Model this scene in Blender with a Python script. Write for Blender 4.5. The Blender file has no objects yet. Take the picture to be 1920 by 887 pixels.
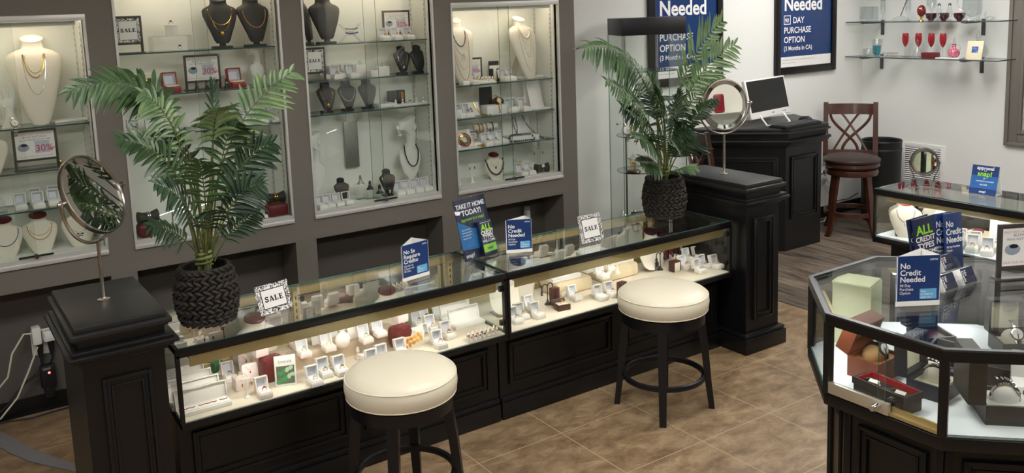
# Jewellery showroom: glass counters, built-in wall showcases, octagonal showcase, palms, stools, desk.
# All dimensions in metres; x runs along the counters, y towards the showcase wall, z up.
import bpy, bmesh, math, random
from math import sin, cos, pi, sqrt, radians
from mathutils import Vector, Matrix, Euler
sc = bpy.context.scene
COL = sc.collection
PI = math.pi
rnd = random.Random(7)

# ------------------------------------------------------------------ materials
def lin(c):
    return c/12.92 if c <= .04045 else ((c+.055)/1.055)**2.4
def rgb(r, g, b):
    return (lin(r/255), lin(g/255), lin(b/255), 1)
MATS = {}
def mat(name, col, rough=.5, metal=0., spec=.5, bump=None, var=None, emit=None, trans=0., ior=1.45, sheen=0., coat=0.):
    """bump=(scale, strength); var=(scale, second colour, low, high)"""
    if name in MATS: return MATS[name]
    m = bpy.data.materials.new(name); m.use_nodes = True
    nt = m.node_tree; b = nt.nodes['Principled BSDF']
    b.inputs['Base Color'].default_value = col
    b.inputs['Roughness'].default_value = rough
    b.inputs['Metallic'].default_value = metal
    b.inputs['Specular IOR Level'].default_value = spec
    b.inputs['IOR'].default_value = ior
    if trans: b.inputs['Transmission Weight'].default_value = trans
    if coat:
        b.inputs['Coat Weight'].default_value = coat; b.inputs['Coat Roughness'].default_value = .12
    if emit:
        b.inputs['Emission Color'].default_value = emit[0]; b.inputs['Emission Strength'].default_value = emit[1]
    tc = None
    if bump or var:
        tc = nt.nodes.new('ShaderNodeTexCoord')
    if var:
        n = nt.nodes.new('ShaderNodeTexNoise'); n.inputs['Scale'].default_value = var[0]; n.inputs['Detail'].default_value = 5
        nt.links.new(tc.outputs['Object'], n.inputs['Vector'])
        r = nt.nodes.new('ShaderNodeValToRGB'); r.color_ramp.elements[0].position = var[2]; r.color_ramp.elements[1].position = var[3]
        r.color_ramp.elements[0].color = col; r.color_ramp.elements[1].color = var[1]
        nt.links.new(n.outputs['Fac'], r.inputs['Fac']); nt.links.new(r.outputs['Color'], b.inputs['Base Color'])
    if bump:
        n = nt.nodes.new('ShaderNodeTexNoise'); n.inputs['Scale'].default_value = bump[0]; n.inputs['Detail'].default_value = 3
        nt.links.new(tc.outputs['Object'], n.inputs['Vector'])
        k = nt.nodes.new('ShaderNodeBump'); k.inputs['Strength'].default_value = bump[1]; k.inputs['Distance'].default_value = .002
        nt.links.new(n.outputs['Fac'], k.inputs['Height']); nt.links.new(k.outputs['Normal'], b.inputs['Normal'])
    MATS[name] = m
    return m
def thin_glass(name, tint, f0=.04, rough=0.):
    """clear pane: straight-through transmission with mirror reflection growing towards grazing angles"""
    m = bpy.data.materials.new(name); m.use_nodes = True; nt = m.node_tree; N = nt.nodes; L = nt.links
    N.clear()
    out = N.new('ShaderNodeOutputMaterial'); mix = N.new('ShaderNodeMixShader')
    tr = N.new('ShaderNodeBsdfTransparent'); tr.inputs['Color'].default_value = tint
    gl = N.new('ShaderNodeBsdfGlossy'); gl.inputs['Roughness'].default_value = rough
    ge = N.new('ShaderNodeNewGeometry'); dot = N.new('ShaderNodeVectorMath'); dot.operation = 'DOT_PRODUCT'
    L.new(ge.outputs['Normal'], dot.inputs[0]); L.new(ge.outputs['Incoming'], dot.inputs[1])
    def mth(op, a, b=None):
        n = N.new('ShaderNodeMath'); n.operation = op; n.use_clamp = False
        for i, v in enumerate((a, b)):
            if v is None: continue
            if isinstance(v, (int, float)): n.inputs[i].default_value = v
            else: L.new(v, n.inputs[i])
        return n.outputs[0]
    c = mth('ABSOLUTE', dot.outputs['Value']); k = mth('SUBTRACT', 1., c); k = mth('POWER', k, 5.)
    k = mth('MULTIPLY', k, 1-f0); k = mth('ADD', k, f0); k = mth('MINIMUM', k, 1.)
    L.new(k, mix.inputs['Fac']); L.new(tr.outputs[0], mix.inputs[1]); L.new(gl.outputs[0], mix.inputs[2]); L.new(mix.outputs[0], out.inputs['Surface'])
    MATS[name] = m
    return m
GLASS = thin_glass('clear_glass', (.975, .99, .98, 1))
GLASS_EDGE = mat('glass_edge', rgb(70, 120, 112), .15, 0, .6)
ACRYL = thin_glass('acrylic', (.96, .97, .97, 1), .06)
CRYSTAL = thin_glass('crystal', (.93, .95, .95, 1), .09)
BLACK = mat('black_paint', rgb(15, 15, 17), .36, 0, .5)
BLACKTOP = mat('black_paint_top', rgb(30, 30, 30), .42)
FRAMEBLK = mat('black_frame', rgb(18, 18, 19), .33)
CREAM = mat('cream_deck', rgb(226, 216, 198), .7, bump=(300, .1))
GOLD = mat('gold_rail', rgb(192, 174, 126), .4, .6)
GOLDP = mat('gold_jewellery', rgb(226, 178, 84), .18, 1)
SILVER = mat('silver_jewellery', rgb(214, 214, 214), .15, 1)
ALU = mat('brushed_aluminium', rgb(200, 200, 200), .35, .85)
ALUW = mat('pale_aluminium', rgb(215, 214, 210), .4, .35)
NICKEL = mat('brushed_nickel', rgb(190, 184, 174), .25, 1)
CHROME = mat('chrome', rgb(225, 225, 228), .08, 1)
MIRROR = mat('mirror_glass', rgb(235, 238, 238), .0, 1)
WALLW = mat('white_wall_paint', rgb(226, 226, 222), .85, bump=(160, .04))
WALLG = mat('grey_wall_paint', rgb(117, 112, 104), .8, bump=(160, .05))
CASEW = mat('case_white', rgb(232, 234, 226), .6)
TAN = mat('tan_panel', rgb(206, 196, 168), .5, var=(6, rgb(194, 182, 150), .4, .6))
WHITEL = mat('white_leatherette', rgb(236, 233, 228), .55, bump=(900, .08))
PINKL = mat('blush_leatherette', rgb(238, 224, 218), .55, bump=(900, .08))
LINING = mat('satin_lining', rgb(214, 215, 222), .4)
CREAML = mat('cream_linen', rgb(224, 217, 202), .8, bump=(500, .1))
BLACKV = mat('black_leatherette', rgb(36, 35, 35), .5, bump=(700, .06))
MAROON = mat('maroon_velvet', rgb(84, 22, 30), .3)
MAROONB = mat('maroon_block', rgb(104, 32, 36), .45)
BROWNB = mat('dark_brown_block', rgb(72, 40, 36), .4)
BEIGE = mat('beige_suede', rgb(202, 182, 158), .85)
BEIGEB = mat('beige_block', rgb(222, 205, 172), .7)
PAPER = mat('white_paper', rgb(238, 236, 232), .6)
INK = mat('black_ink', rgb(20, 18, 24), .6)
NAVY = mat('navy_print', rgb(26, 56, 112), .4)
NAVYD = mat('dark_navy_print', rgb(28, 38, 70), .4)
SKYB = mat('sky_blue_print', rgb(104, 176, 222), .4)
LIME = mat('lime_print', rgb(150, 214, 50), .45)
PINKINK = mat('red_print', rgb(196, 70, 100), .6)
PALEINK = mat('pale_print', rgb(196, 196, 212), .6)
GREYINK = mat('grey_print', rgb(110, 112, 130), .6)
WHITEINK = mat('white_print', rgb(240, 240, 240), .5)
SIGNF = mat('pewter_frame', rgb(78, 74, 70), .4, .4)
CHERRY = mat('cherry_wood', rgb(76, 40, 28), .32, var=(14, rgb(52, 28, 20), .4, .7), coat=.3)
BRNLEA = mat('brown_leather', rgb(50, 34, 30), .38, bump=(120, .15))
STOOLL = mat('cream_vinyl', rgb(228, 220, 198), .34, bump=(220, .06))
STOOLW = mat('black_wood', rgb(18, 18, 22), .35)
RUBBER = mat('dark_plastic', rgb(24, 24, 26), .5)
WHITEP = mat('white_plastic', rgb(230, 229, 225), .4)
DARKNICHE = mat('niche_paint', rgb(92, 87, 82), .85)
MANN = mat('mannequin_white', rgb(236, 236, 230), .5)
LED = mat('led_strip', (1, 1, 1, 1), emit=((1, .94, .87, 1), 13))
LEDC = mat('led_strip_cool', (1, 1, 1, 1), emit=((.93, .97, 1, 1), 20))
TROFF = mat('light_diffuser', (1, 1, 1, 1), emit=((1, .985, .955, 1), 10))
GEM = {k: mat('gem_'+k, rgb(*c), .08, 0, .9, coat=1) for k, c in dict(green=(24, 110, 70), olive=(110, 120, 30), yellow=(200, 170, 40),
        blue=(36, 40, 110), pink=(190, 60, 110), amber=(200, 120, 30), red=(150, 50, 40), clear=(225, 228, 232), grey=(120, 128, 120), dark=(50, 46, 52), teal=(60, 130, 140)).items()}

# ------------------------------------------------------------------ mesh building
class G:
    """collects shapes into one mesh; mi is the material index of what is added next"""
    def __init__(s):
        s.bm = bmesh.new(); s.mi = 0; s.M = Matrix()
    def _fin(s, geom_faces):
        for f in geom_faces: f.material_index = s.mi
    def add(s, verts, faces):
        vs = [s.bm.verts.new(s.M @ Vector(v)) for v in verts]
        out = []
        for f in faces:
            try: out.append(s.bm.faces.new([vs[i] for i in f]))
            except ValueError: pass
        s._fin(out); return vs, out
    def box(s, c, d, bev=0, rot=None, seg=2):
        x, y, z = (d[0]/2, d[1]/2, d[2]/2)
        R = Matrix.Translation(c) @ (rot.to_matrix().to_4x4() if isinstance(rot, Euler) else (rot.to_4x4() if rot else Matrix()))
        v = [R @ Vector(p) for p in ((-x,-y,-z),(x,-y,-z),(x,y,-z),(-x,y,-z),(-x,-y,z),(x,-y,z),(x,y,z),(-x,y,z))]
        vs, fs = s.add(v, [(3,2,1,0),(4,5,6,7),(0,1,5,4),(1,2,6,5),(2,3,7,6),(3,0,4,7)])
        if bev:
            es = list({e for f in fs for e in f.edges})
            r = bmesh.ops.bevel(s.bm, geom=es, offset=bev, segments=seg, affect='EDGES', profile=.5)
            s._fin(r['faces'])
        return fs
    def bx(s, x0, y0, z0, x1, y1, z1, bev=0):
        return s.box(((x0+x1)/2, (y0+y1)/2, (z0+z1)/2), (abs(x1-x0), abs(y1-y0), abs(z1-z0)), bev)
    def loft(s, rings, cap0=True, cap1=True, closed=True):
        """rings: list of equally long point lists"""
        n = len(rings[0]); vs = [[s.bm.verts.new(s.M @ Vector(p)) for p in r] for r in rings]; fs = []
        for a, b in zip(vs, vs[1:]):
            for i in range(n if closed else n-1):
                j = (i+1) % n
                fs.append(s.bm.faces.new((a[i], a[j], b[j], b[i])))
        if cap0: fs.append(s.bm.faces.new(list(reversed(vs[0]))))
        if cap1: fs.append(s.bm.faces.new(vs[-1]))
        s._fin(fs); return fs
    def lathe(s, prof, n=20, c=(0,0,0), cap0=True, cap1=True, sx=1, sy=1):
        return s.loft([[(c[0]+max(r, 1e-4)*cos(2*PI*i/n)*sx, c[1]+max(r, 1e-4)*sin(2*PI*i/n)*sy, c[2]+z) for i in range(n)] for r, z in prof], cap0, cap1)
    def prism(s, poly, z0, z1, bev=0):
        fs = s.loft([[(x, y, z0) for x, y in poly], [(x, y, z1) for x, y in poly]])
        if bev:
            r = bmesh.ops.bevel(s.bm, geom=list({e for f in fs for e in f.edges}), offset=bev, segments=2, affect='EDGES', profile=.5)
            s._fin(r['faces'])
        return fs
    def prism_y(s, poly, y0, y1):
        """polygon in the xz plane extruded along y"""
        return s.loft([[(x, y0, z) for x, z in reversed(poly)], [(x, y1, z) for x, z in reversed(poly)]])
    def tube(s, pts, r, n=8, closed=False, flat=1.):
        pts = [Vector(p) for p in pts]; N = len(pts); rr = r if isinstance(r, (list, tuple)) else [r]*N
        up = Vector((0, 0, 1)); rings = []; prev = None
        for i, p in enumerate(pts):
            if closed: t = pts[(i+1) % N]-pts[i-1]
            else: t = pts[min(i+1, N-1)]-pts[max(i-1, 0)]
            t.normalize()
            if prev is None:
                a = up.cross(t)
                if a.length < .1: a = Vector((1, 0, 0)).cross(t)
            else: a = prev-t*prev.dot(t)
            a.normalize(); prev = a; b = t.cross(a)
            rings.append([tuple(p+(a*cos(2*PI*k/n)+b*sin(2*PI*k/n)*flat)*rr[i]) for k in range(n)])
        if closed: rings.append(rings[0]); return s.loft(rings, False, False)
        return s.loft(rings)
    def ball(s, c, r, seg=10, rings=7, rot=None):
        r = (r, r, r) if isinstance(r, (int, float)) else r
        R = rot.to_matrix() if rot else Matrix.Identity(3)
        pr = []
        for k in range(rings+1):
            th = PI*k/rings
            pr.append([tuple(Vector(c)+R @ Vector((r[0]*max(sin(th), 1e-3)*cos(2*PI*i/seg), r[1]*max(sin(th), 1e-3)*sin(2*PI*i/seg), -r[2]*cos(th)))) for i in range(seg)])
        return s.loft(pr)
    def ring(s, c, R, r, n=20, m=6, axis='z', sx=1, sy=1):
        pts = []
        for i in range(n):
            a = 2*PI*i/n; u, v = R*cos(a)*sx, R*sin(a)*sy
            pts.append(Vector(c)+Vector({'z': (u, v, 0), 'y': (u, 0, v), 'x': (0, u, v)}[axis]))
        return s.tube(pts, r, m, True)
    def pane(s, x0, y0, z0, x1, y1, z1):
        """glass sheet: material 0 on the two big faces, 1 on the edges"""
        d = [abs(x1-x0), abs(y1-y0), abs(z1-z0)]; ax = d.index(min(d)); fs = s.bx(min(x0, x1), min(y0, y1), min(z0, z1), max(x0, x1), max(y0, y1), max(z0, z1))
        for f in fs:
            f.normal_update(); loc = s.M.to_3x3().inverted() @ f.normal
            f.material_index = s.mi if abs(loc[ax]) > .5*loc.length else s.mi+1
    def mesh(s, name, mats, sharp=40):
        me = bpy.data.meshes.new(name); bmesh.ops.recalc_face_normals(s.bm, faces=s.bm.faces[:])
        s.bm.to_mesh(me); s.bm.free()
        for m in (mats if isinstance(mats, (list, tuple)) else [mats]): me.materials.append(m)
        if len(me.polygons):
            me.polygons.foreach_set('use_smooth', [True]*len(me.polygons))
            me.set_sharp_from_angle(angle=radians(sharp))
        return me
def link(name, me, parent=None, loc=(0,0,0), rz=0, rot=None, scale=None):
    o = bpy.data.objects.new(name, me); COL.objects.link(o)
    if parent is not None: o.parent = parent
    o.location = loc; o.rotation_euler = rot if rot is not None else (0, 0, rz)
    if scale: o.scale = (scale,)*3 if isinstance(scale, (int, float)) else scale
    return o
def part(name, g, mats, parent, loc=(0,0,0), rz=0, rot=None, label=None):
    o = link(name, g.mesh(name, mats), parent, loc, rz, rot)
    if label: o['label'] = label
    return o
CACHE = {}
def cpart(name, key, build, mats, parent, loc=(0,0,0), rz=0, rot=None):
    """a part whose mesh is shared by every copy of its thing"""
    k = (name,)+tuple(key)
    if k not in CACHE:
        g = G(); build(g); CACHE[k] = g.mesh(name, mats)
    return link(name, CACHE[k], parent, loc, rz, rot)
def tag(o, label, cat, group=None):
    o['label'] = label; o['category'] = cat
    if group: o['group'] = group
    return o
def thing(name, label, cat, loc=(0,0,0), rz=0, group=None, scale=None, rot=None):
    return tag(link(name, None, None, loc, rz, rot, scale), label, cat, group)
def single(name, g, mats, label, cat, loc=(0,0,0), rz=0, group=None, rot=None):
    return tag(link(name, g.mesh(name, mats), None, loc, rz, rot), label, cat, group)
def struct(name, g, mats, parent=None):
    o = link(name, g.mesh(name, mats), parent)
    if parent is None: o['kind'] = 'structure'
    return o
ORD = 'first second third fourth fifth sixth seventh eighth ninth tenth eleventh twelfth thirteenth fourteenth fifteenth sixteenth'.split()
def lettering(name, lines, m, parent, loc=(0,0,0), rot=(0,0,0), bold=.0, depth=.0004):
    """lines: (text, size, x, z[, align]) on the local xz plane facing -y; one mesh"""
    bmx = bmesh.new()
    for ln in lines:
        t, size, x, z = ln[:4]; al = ln[4] if len(ln) > 4 else 'LEFT'; sx = ln[5] if len(ln) > 5 else 1
        cu = bpy.data.curves.new('t', 'FONT'); cu.body = t; cu.size = size; cu.align_x = al; cu.offset = bold*size; cu.resolution_u = 3
        o = bpy.data.objects.new('t', cu); COL.objects.link(o)
        dg = bpy.context.evaluated_depsgraph_get(); me = bpy.data.meshes.new_from_object(o.evaluated_get(dg))
        for v in me.vertices: v.co = Vector((x+v.co.x*sx, -depth, z+v.co.y))
        bmx.from_mesh(me)
        bpy.data.objects.remove(o); bpy.data.curves.remove(cu); bpy.data.meshes.remove(me)
    me = bpy.data.meshes.new(name); bmx.to_mesh(me); bmx.free(); me.materials.append(m)
    return link(name, me, parent, loc, rot=rot)
def serif_sale(g, w):
    """the word SALE in heavy slab serif strokes, w wide, centred on x, baseline z=0, on the local xz plane"""
    u = w/4.3; h = u*1.08; y = -.0006; t = u*.2; th = u*.1
    def q(a, b, k):                       # stroke from a to b of thickness k
        a, b = Vector((a[0], 0, a[1])), Vector((b[0], 0, b[1])); d = (b-a).normalized(); n = Vector((-d.z, 0, d.x))*k/2
        g.add([tuple(p+Vector((0, y, 0))) for p in (a+n, b+n, b-n, a-n)], [(0, 1, 2, 3)])
    t *= 1.35; th *= 1.25
    x = -w/2
    pts = [(x+u*.82, h*.78), (x+u*.62, h*.92), (x+u*.38, h*.92), (x+u*.18, h*.80), (x+u*.2, h*.64), (x+u*.48, h*.52), (x+u*.78, h*.38), (x+u*.78, h*.2), (x+u*.58, h*.08), (x+u*.33, h*.08), (x+u*.12, h*.25)]
    for a, b in zip(pts, pts[1:]): q(a, b, t*.9)
    q((x+u*.84, h*.70), (x+u*.84, h*.98), th*.7); q((x+u*.10, h*.04), (x+u*.10, h*.34), th*.7)
    x += u*1.05
    q((x+u*.12, 0), (x+u*.5, h), th); q((x+u*.9, 0), (x+u*.5, h), t*1.1); q((x+u*.25, h*.33), (x+u*.75, h*.33), th)
    q((x, th/2), (x+u*.32, th/2), th); q((x+u*.66, th/2), (x+u*1.05, th/2), th)
    x += u*1.12
    q((x+u*.3, 0), (x+u*.3, h), t*1.15); q((x+u*.08, th/2), (x+u*.85, th/2), th); q((x+u*.08, h-th/2), (x+u*.55, h-th/2), th); q((x+u*.82, 0), (x+u*.82, h*.34), th)
    x += u*1.05
    q((x+u*.3, 0), (x+u*.3, h), t*1.15); q((x+u*.06, th/2), (x+u*.9, th/2), th); q((x+u*.06, h-th/2), (x+u*.86, h-th/2), th); q((x+u*.3, h*.52), (x+u*.68, h*.52), th)
    q((x+u*.86, 0), (x+u*.86, h*.32), th); q((x+u*.82, h*.7), (x+u*.82, h), th); q((x+u*.68, h*.38), (x+u*.68, h*.66), th)

# ------------------------------------------------------------------ room shell
XR, YF, ZC = 5.04, 1.64, 2.75           # right wall, far wall, ceiling
YW = 1.42                               # face of the grey showcase wall
XL, YB = -4.3, -5.2
def tile_mat():
    m = bpy.data.materials.new('stone_tile'); m.use_nodes = True; nt = m.node_tree; N = nt.nodes; L = nt.links; b = N['Principled BSDF']
    tc = N.new('ShaderNodeTexCoord'); mp = N.new('ShaderNodeMapping'); mp.inputs['Location'].default_value = (.3048, .189, 0)
    L.new(tc.outputs['Object'], mp.inputs['Vector'])
    br = N.new('ShaderNodeTexBrick'); br.offset = 0; br.inputs['Scale'].default_value = 1; br.inputs['Brick Width'].default_value = .4525; br.inputs['Row Height'].default_value = .4525
    br.inputs['Mortar Size'].default_value = .0028; br.inputs['Mortar Smooth'].default_value = .2; br.inputs['Bias'].default_value = 0
    br.inputs['Color1'].default_value = (.95, .95, .95, 1); br.inputs['Color2'].default_value = (1.05, 1.05, 1.05, 1); br.inputs['Mortar'].default_value = (1, 1, 1, 1)
    L.new(mp.outputs[0], br.inputs['Vector'])
    n1 = N.new('ShaderNodeTexNoise'); n1.inputs['Scale'].default_value = 7; n1.inputs['Detail'].default_value = 9; n1.inputs['Roughness'].default_value = .72; n1.inputs['Distortion'].default_value = .4
    st = N.new('ShaderNodeMapping'); st.inputs['Scale'].default_value = (1, 1.7, 1); L.new(tc.outputs['Object'], st.inputs['Vector']); L.new(st.outputs[0], n1.inputs['Vector'])
    cr = N.new('ShaderNodeValToRGB'); e = cr.color_ramp.elements; e[0].position = .34; e[0].color = rgb(104, 83, 60); e[1].position = .68; e[1].color = rgb(168, 144, 113)
    k = cr.color_ramp.elements.new(.48); k.color = rgb(134, 110, 82); L.new(n1.outputs['Fac'], cr.inputs['Fac'])
    mu = N.new('ShaderNodeMixRGB'); mu.blend_type = 'MULTIPLY'; mu.inputs['Fac'].default_value = 1; L.new(cr.outputs[0], mu.inputs[1]); L.new(br.outputs['Color'], mu.inputs[2])
    mx = N.new('ShaderNodeMixRGB'); L.new(br.outputs['Fac'], mx.inputs['Fac']); L.new(mu.outputs[0], mx.inputs[1]); mx.inputs[2].default_value = rgb(172, 152, 124)
    L.new(mx.outputs[0], b.inputs['Base Color']); b.inputs['Roughness'].default_value = .45
    bp = N.new('ShaderNodeBump'); bp.inputs['Strength'].default_value = .25; bp.inputs['Distance'].default_value = .004
    ad = N.new('ShaderNodeMath'); ad.operation = 'SUBTRACT'; L.new(n1.outputs['Fac'], ad.inputs[0]); L.new(br.outputs['Fac'], ad.inputs[1]); L.new(ad.outputs[0], bp.inputs['Height']); L.new(bp.outputs[0], b.inputs['Normal'])
    return m
def plank_mat():
    m = bpy.data.materials.new('grey_brown_planks'); m.use_nodes = True; nt = m.node_tree; N = nt.nodes; L = nt.links; b = N['Principled BSDF']
    tc = N.new('ShaderNodeTexCoord'); mp = N.new('ShaderNodeMapping'); mp.inputs['Rotation'].default_value = (0, 0, PI/2); L.new(tc.outputs['Object'], mp.inputs['Vector'])
    br = N.new('ShaderNodeTexBrick'); br.offset = .37; br.inputs['Scale'].default_value = 1; br.inputs['Brick Width'].default_value = 1.2; br.inputs['Row Height'].default_value = .15
    br.inputs['Mortar Size'].default_value = .0012; br.inputs['Color1'].default_value = (.75, .75, .75, 1); br.inputs['Color2'].default_value = (1.15, 1.15, 1.15, 1); br.inputs['Mortar'].default_value = (.3, .3, .3, 1)
    L.new(mp.outputs[0], br.inputs['Vector'])
    st = N.new('ShaderNodeMapping'); st.inputs['Scale'].default_value = (9, 1.1, 1); L.new(tc.outputs['Object'], st.inputs['Vector'])
    n1 = N.new('ShaderNodeTexNoise'); n1.inputs['Scale'].default_value = 2.2; n1.inputs['Detail'].default_value = 8; n1.inputs['Roughness'].default_value = .65; L.new(st.outputs[0], n1.inputs['Vector'])
    cr = N.new('ShaderNodeValToRGB'); e = cr.color_ramp.elements; e[0].position = .36; e[0].color = rgb(66, 54, 46); e[1].position = .66; e[1].color = rgb(138, 124, 110); L.new(n1.outputs['Fac'], cr.inputs['Fac'])
    mu = N.new('ShaderNodeMixRGB'); mu.blend_type = 'MULTIPLY'; mu.inputs['Fac'].default_value = 1; L.new(cr.outputs[0], mu.inputs[1]); L.new(br.outputs['Color'], mu.inputs[2])
    L.new(mu.outputs[0], b.inputs['Base Color']); b.inputs['Roughness'].default_value = .4
    return m
g = G(); g.bx(XL, YB, -.05, 2.385, YF+.3, 0); struct('floor', g, tile_mat())
g = G(); g.bx(2.385, YB, -.05, XR+.1, YF+.3, 0); struct('floor.001', g, plank_mat())
g = G(); g.bx(2.372, YB, 0, 2.398, YF, .004, .0015); struct('trim_1', g, mat('threshold_metal', rgb(120, 112, 100), .4, .6))
g = G(); g.bx(XL, YB, ZC, XR+.1, YF+.4, ZC+.06); struct('ceiling', g, mat('ceiling_white', rgb(226, 224, 220), .9, bump=(120, .1)))
g = G(); g.bx(1.50, YF, 0, XR+.1, YF+.1, ZC); struct('wall_far', g, WALLW)
g = G(); g.bx(XR, YB, 0, XR+.1, .2, .74); g.bx(XR, YB, 2.1, XR+.1, .2, ZC); g.bx(XR, .2, 0, XR+.1, YF+.1, ZC); g.bx(XR, YB, .74, XR+.1, -.9, 2.1); struct('wall_right', g, WALLW)
g = G(); g.bx(XL-.1, YB, 0, XL, YF+.3, ZC); struct('wall_left', g, WALLG)
g = G(); g.bx(XL, YB-.1, 0, XR+.1, YB, ZC); struct('wall_front', g, WALLG)
# grey wall: piers, bands and the knee niches
OPEN = [(-2.27, -1.44, 2.0), (-1.316, -.475, 2.24), (-.353, .471, 2.24), (.592, 1.415, 2.0)]
ZS = .817; ZN = .697
g = G()
xs = [XL]+[v for o in OPEN for v in o[:2]]+[1.545]
for i in range(0, len(xs), 2): g.bx(xs[i], YW, 0, xs[i+1], 1.75, ZC)
for x0, x1, zt in OPEN:
    g.bx(x0, YW, ZN, x1, 1.75, ZS); g.bx(x0, YW, zt, x1, 1.75, ZC)
struct('wall_back', g, WALLG)
g = G()
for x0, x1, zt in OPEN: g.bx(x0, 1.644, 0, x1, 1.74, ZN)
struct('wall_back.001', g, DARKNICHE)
g = G()
for x0, x1, zt in OPEN: g.bx(x0, 1.63, 0, x1, 1.644, .09, .003)
struct('baseboard_back', g, BLACK)
g = G(); g.bx(1.545, YF-.014, 0, XR, YF, .1, .003); struct('baseboard_far', g, BLACK)
g = G(); g.bx(XR-.014, YB, 0, XR, YF-.014, .1, .003); struct('baseboard_right', g, BLACK)
# window in the right wall with a moulded grey surround
w = bpy.data.objects.new('window_1', None); COL.objects.link(w); w['kind'] = 'structure'
g = G()
def surround(g, y0, y1, z0, z1, x):
    for d, dx in ((0, .03), (.03, .018), (.1, .028)):
        t = .03 if d != .03 else .07
        a, b, c, e = y0+d, y1-d, z0+d, z1-d
        g.bx(x-dx, a, c, x, a+t, e, .004); g.bx(x-dx, b-t, c, x, b, e, .004); g.bx(x-dx, a+t, c, x, b-t, c+t, .004); g.bx(x-dx, a+t, e-t, x, b-t, e, .004)
surround(g, -1.0, .335, .735, 2.2, XR); part('window_frame', g, mat('grey_trim', rgb(118, 112, 105), .5), w)
g = G(); g.pane(XR+.03, -.9, .84, XR+.036, .2, 2.1); part('pane', g, [GLASS, GLASS_EDGE], w)
g = G(); g.bx(XR+.1, -1.2, .5, XR+.16, .5, 2.4); part('backing', g, mat('dark_room_beyond', rgb(30, 38, 34), .8), w)
# ceiling light panels
for k, (x, y) in enumerate([(-2.7, -3.4), (.0, -3.4), (2.9, -3.4), (-2.7, -.9), (.0, -.9), (2.9, -.9), (3.6, .6)]):
    t = thing('ceiling_light', 'recessed fluorescent ceiling panel over the showroom floor', 'light', (x, y, ZC), 0, 'fluorescent ceiling panels')
    cpart('frame', (1,), lambda g: [g.bx(*b) for b in ((-.62, -.32, -.02, .62, -.29, 0), (-.62, .29, -.02, .62, .32, 0), (-.62, -.29, -.02, -.59, .29, 0), (.59, -.29, -.02, .62, .29, 0), (-.01, -.29, -.02, .01, .29, 0))], WHITEP, t)
    cpart('diffuser', (1,), lambda g: g.bx(-.59, -.29, -.01, .59, .29, -.002), TROFF, t)

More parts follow.
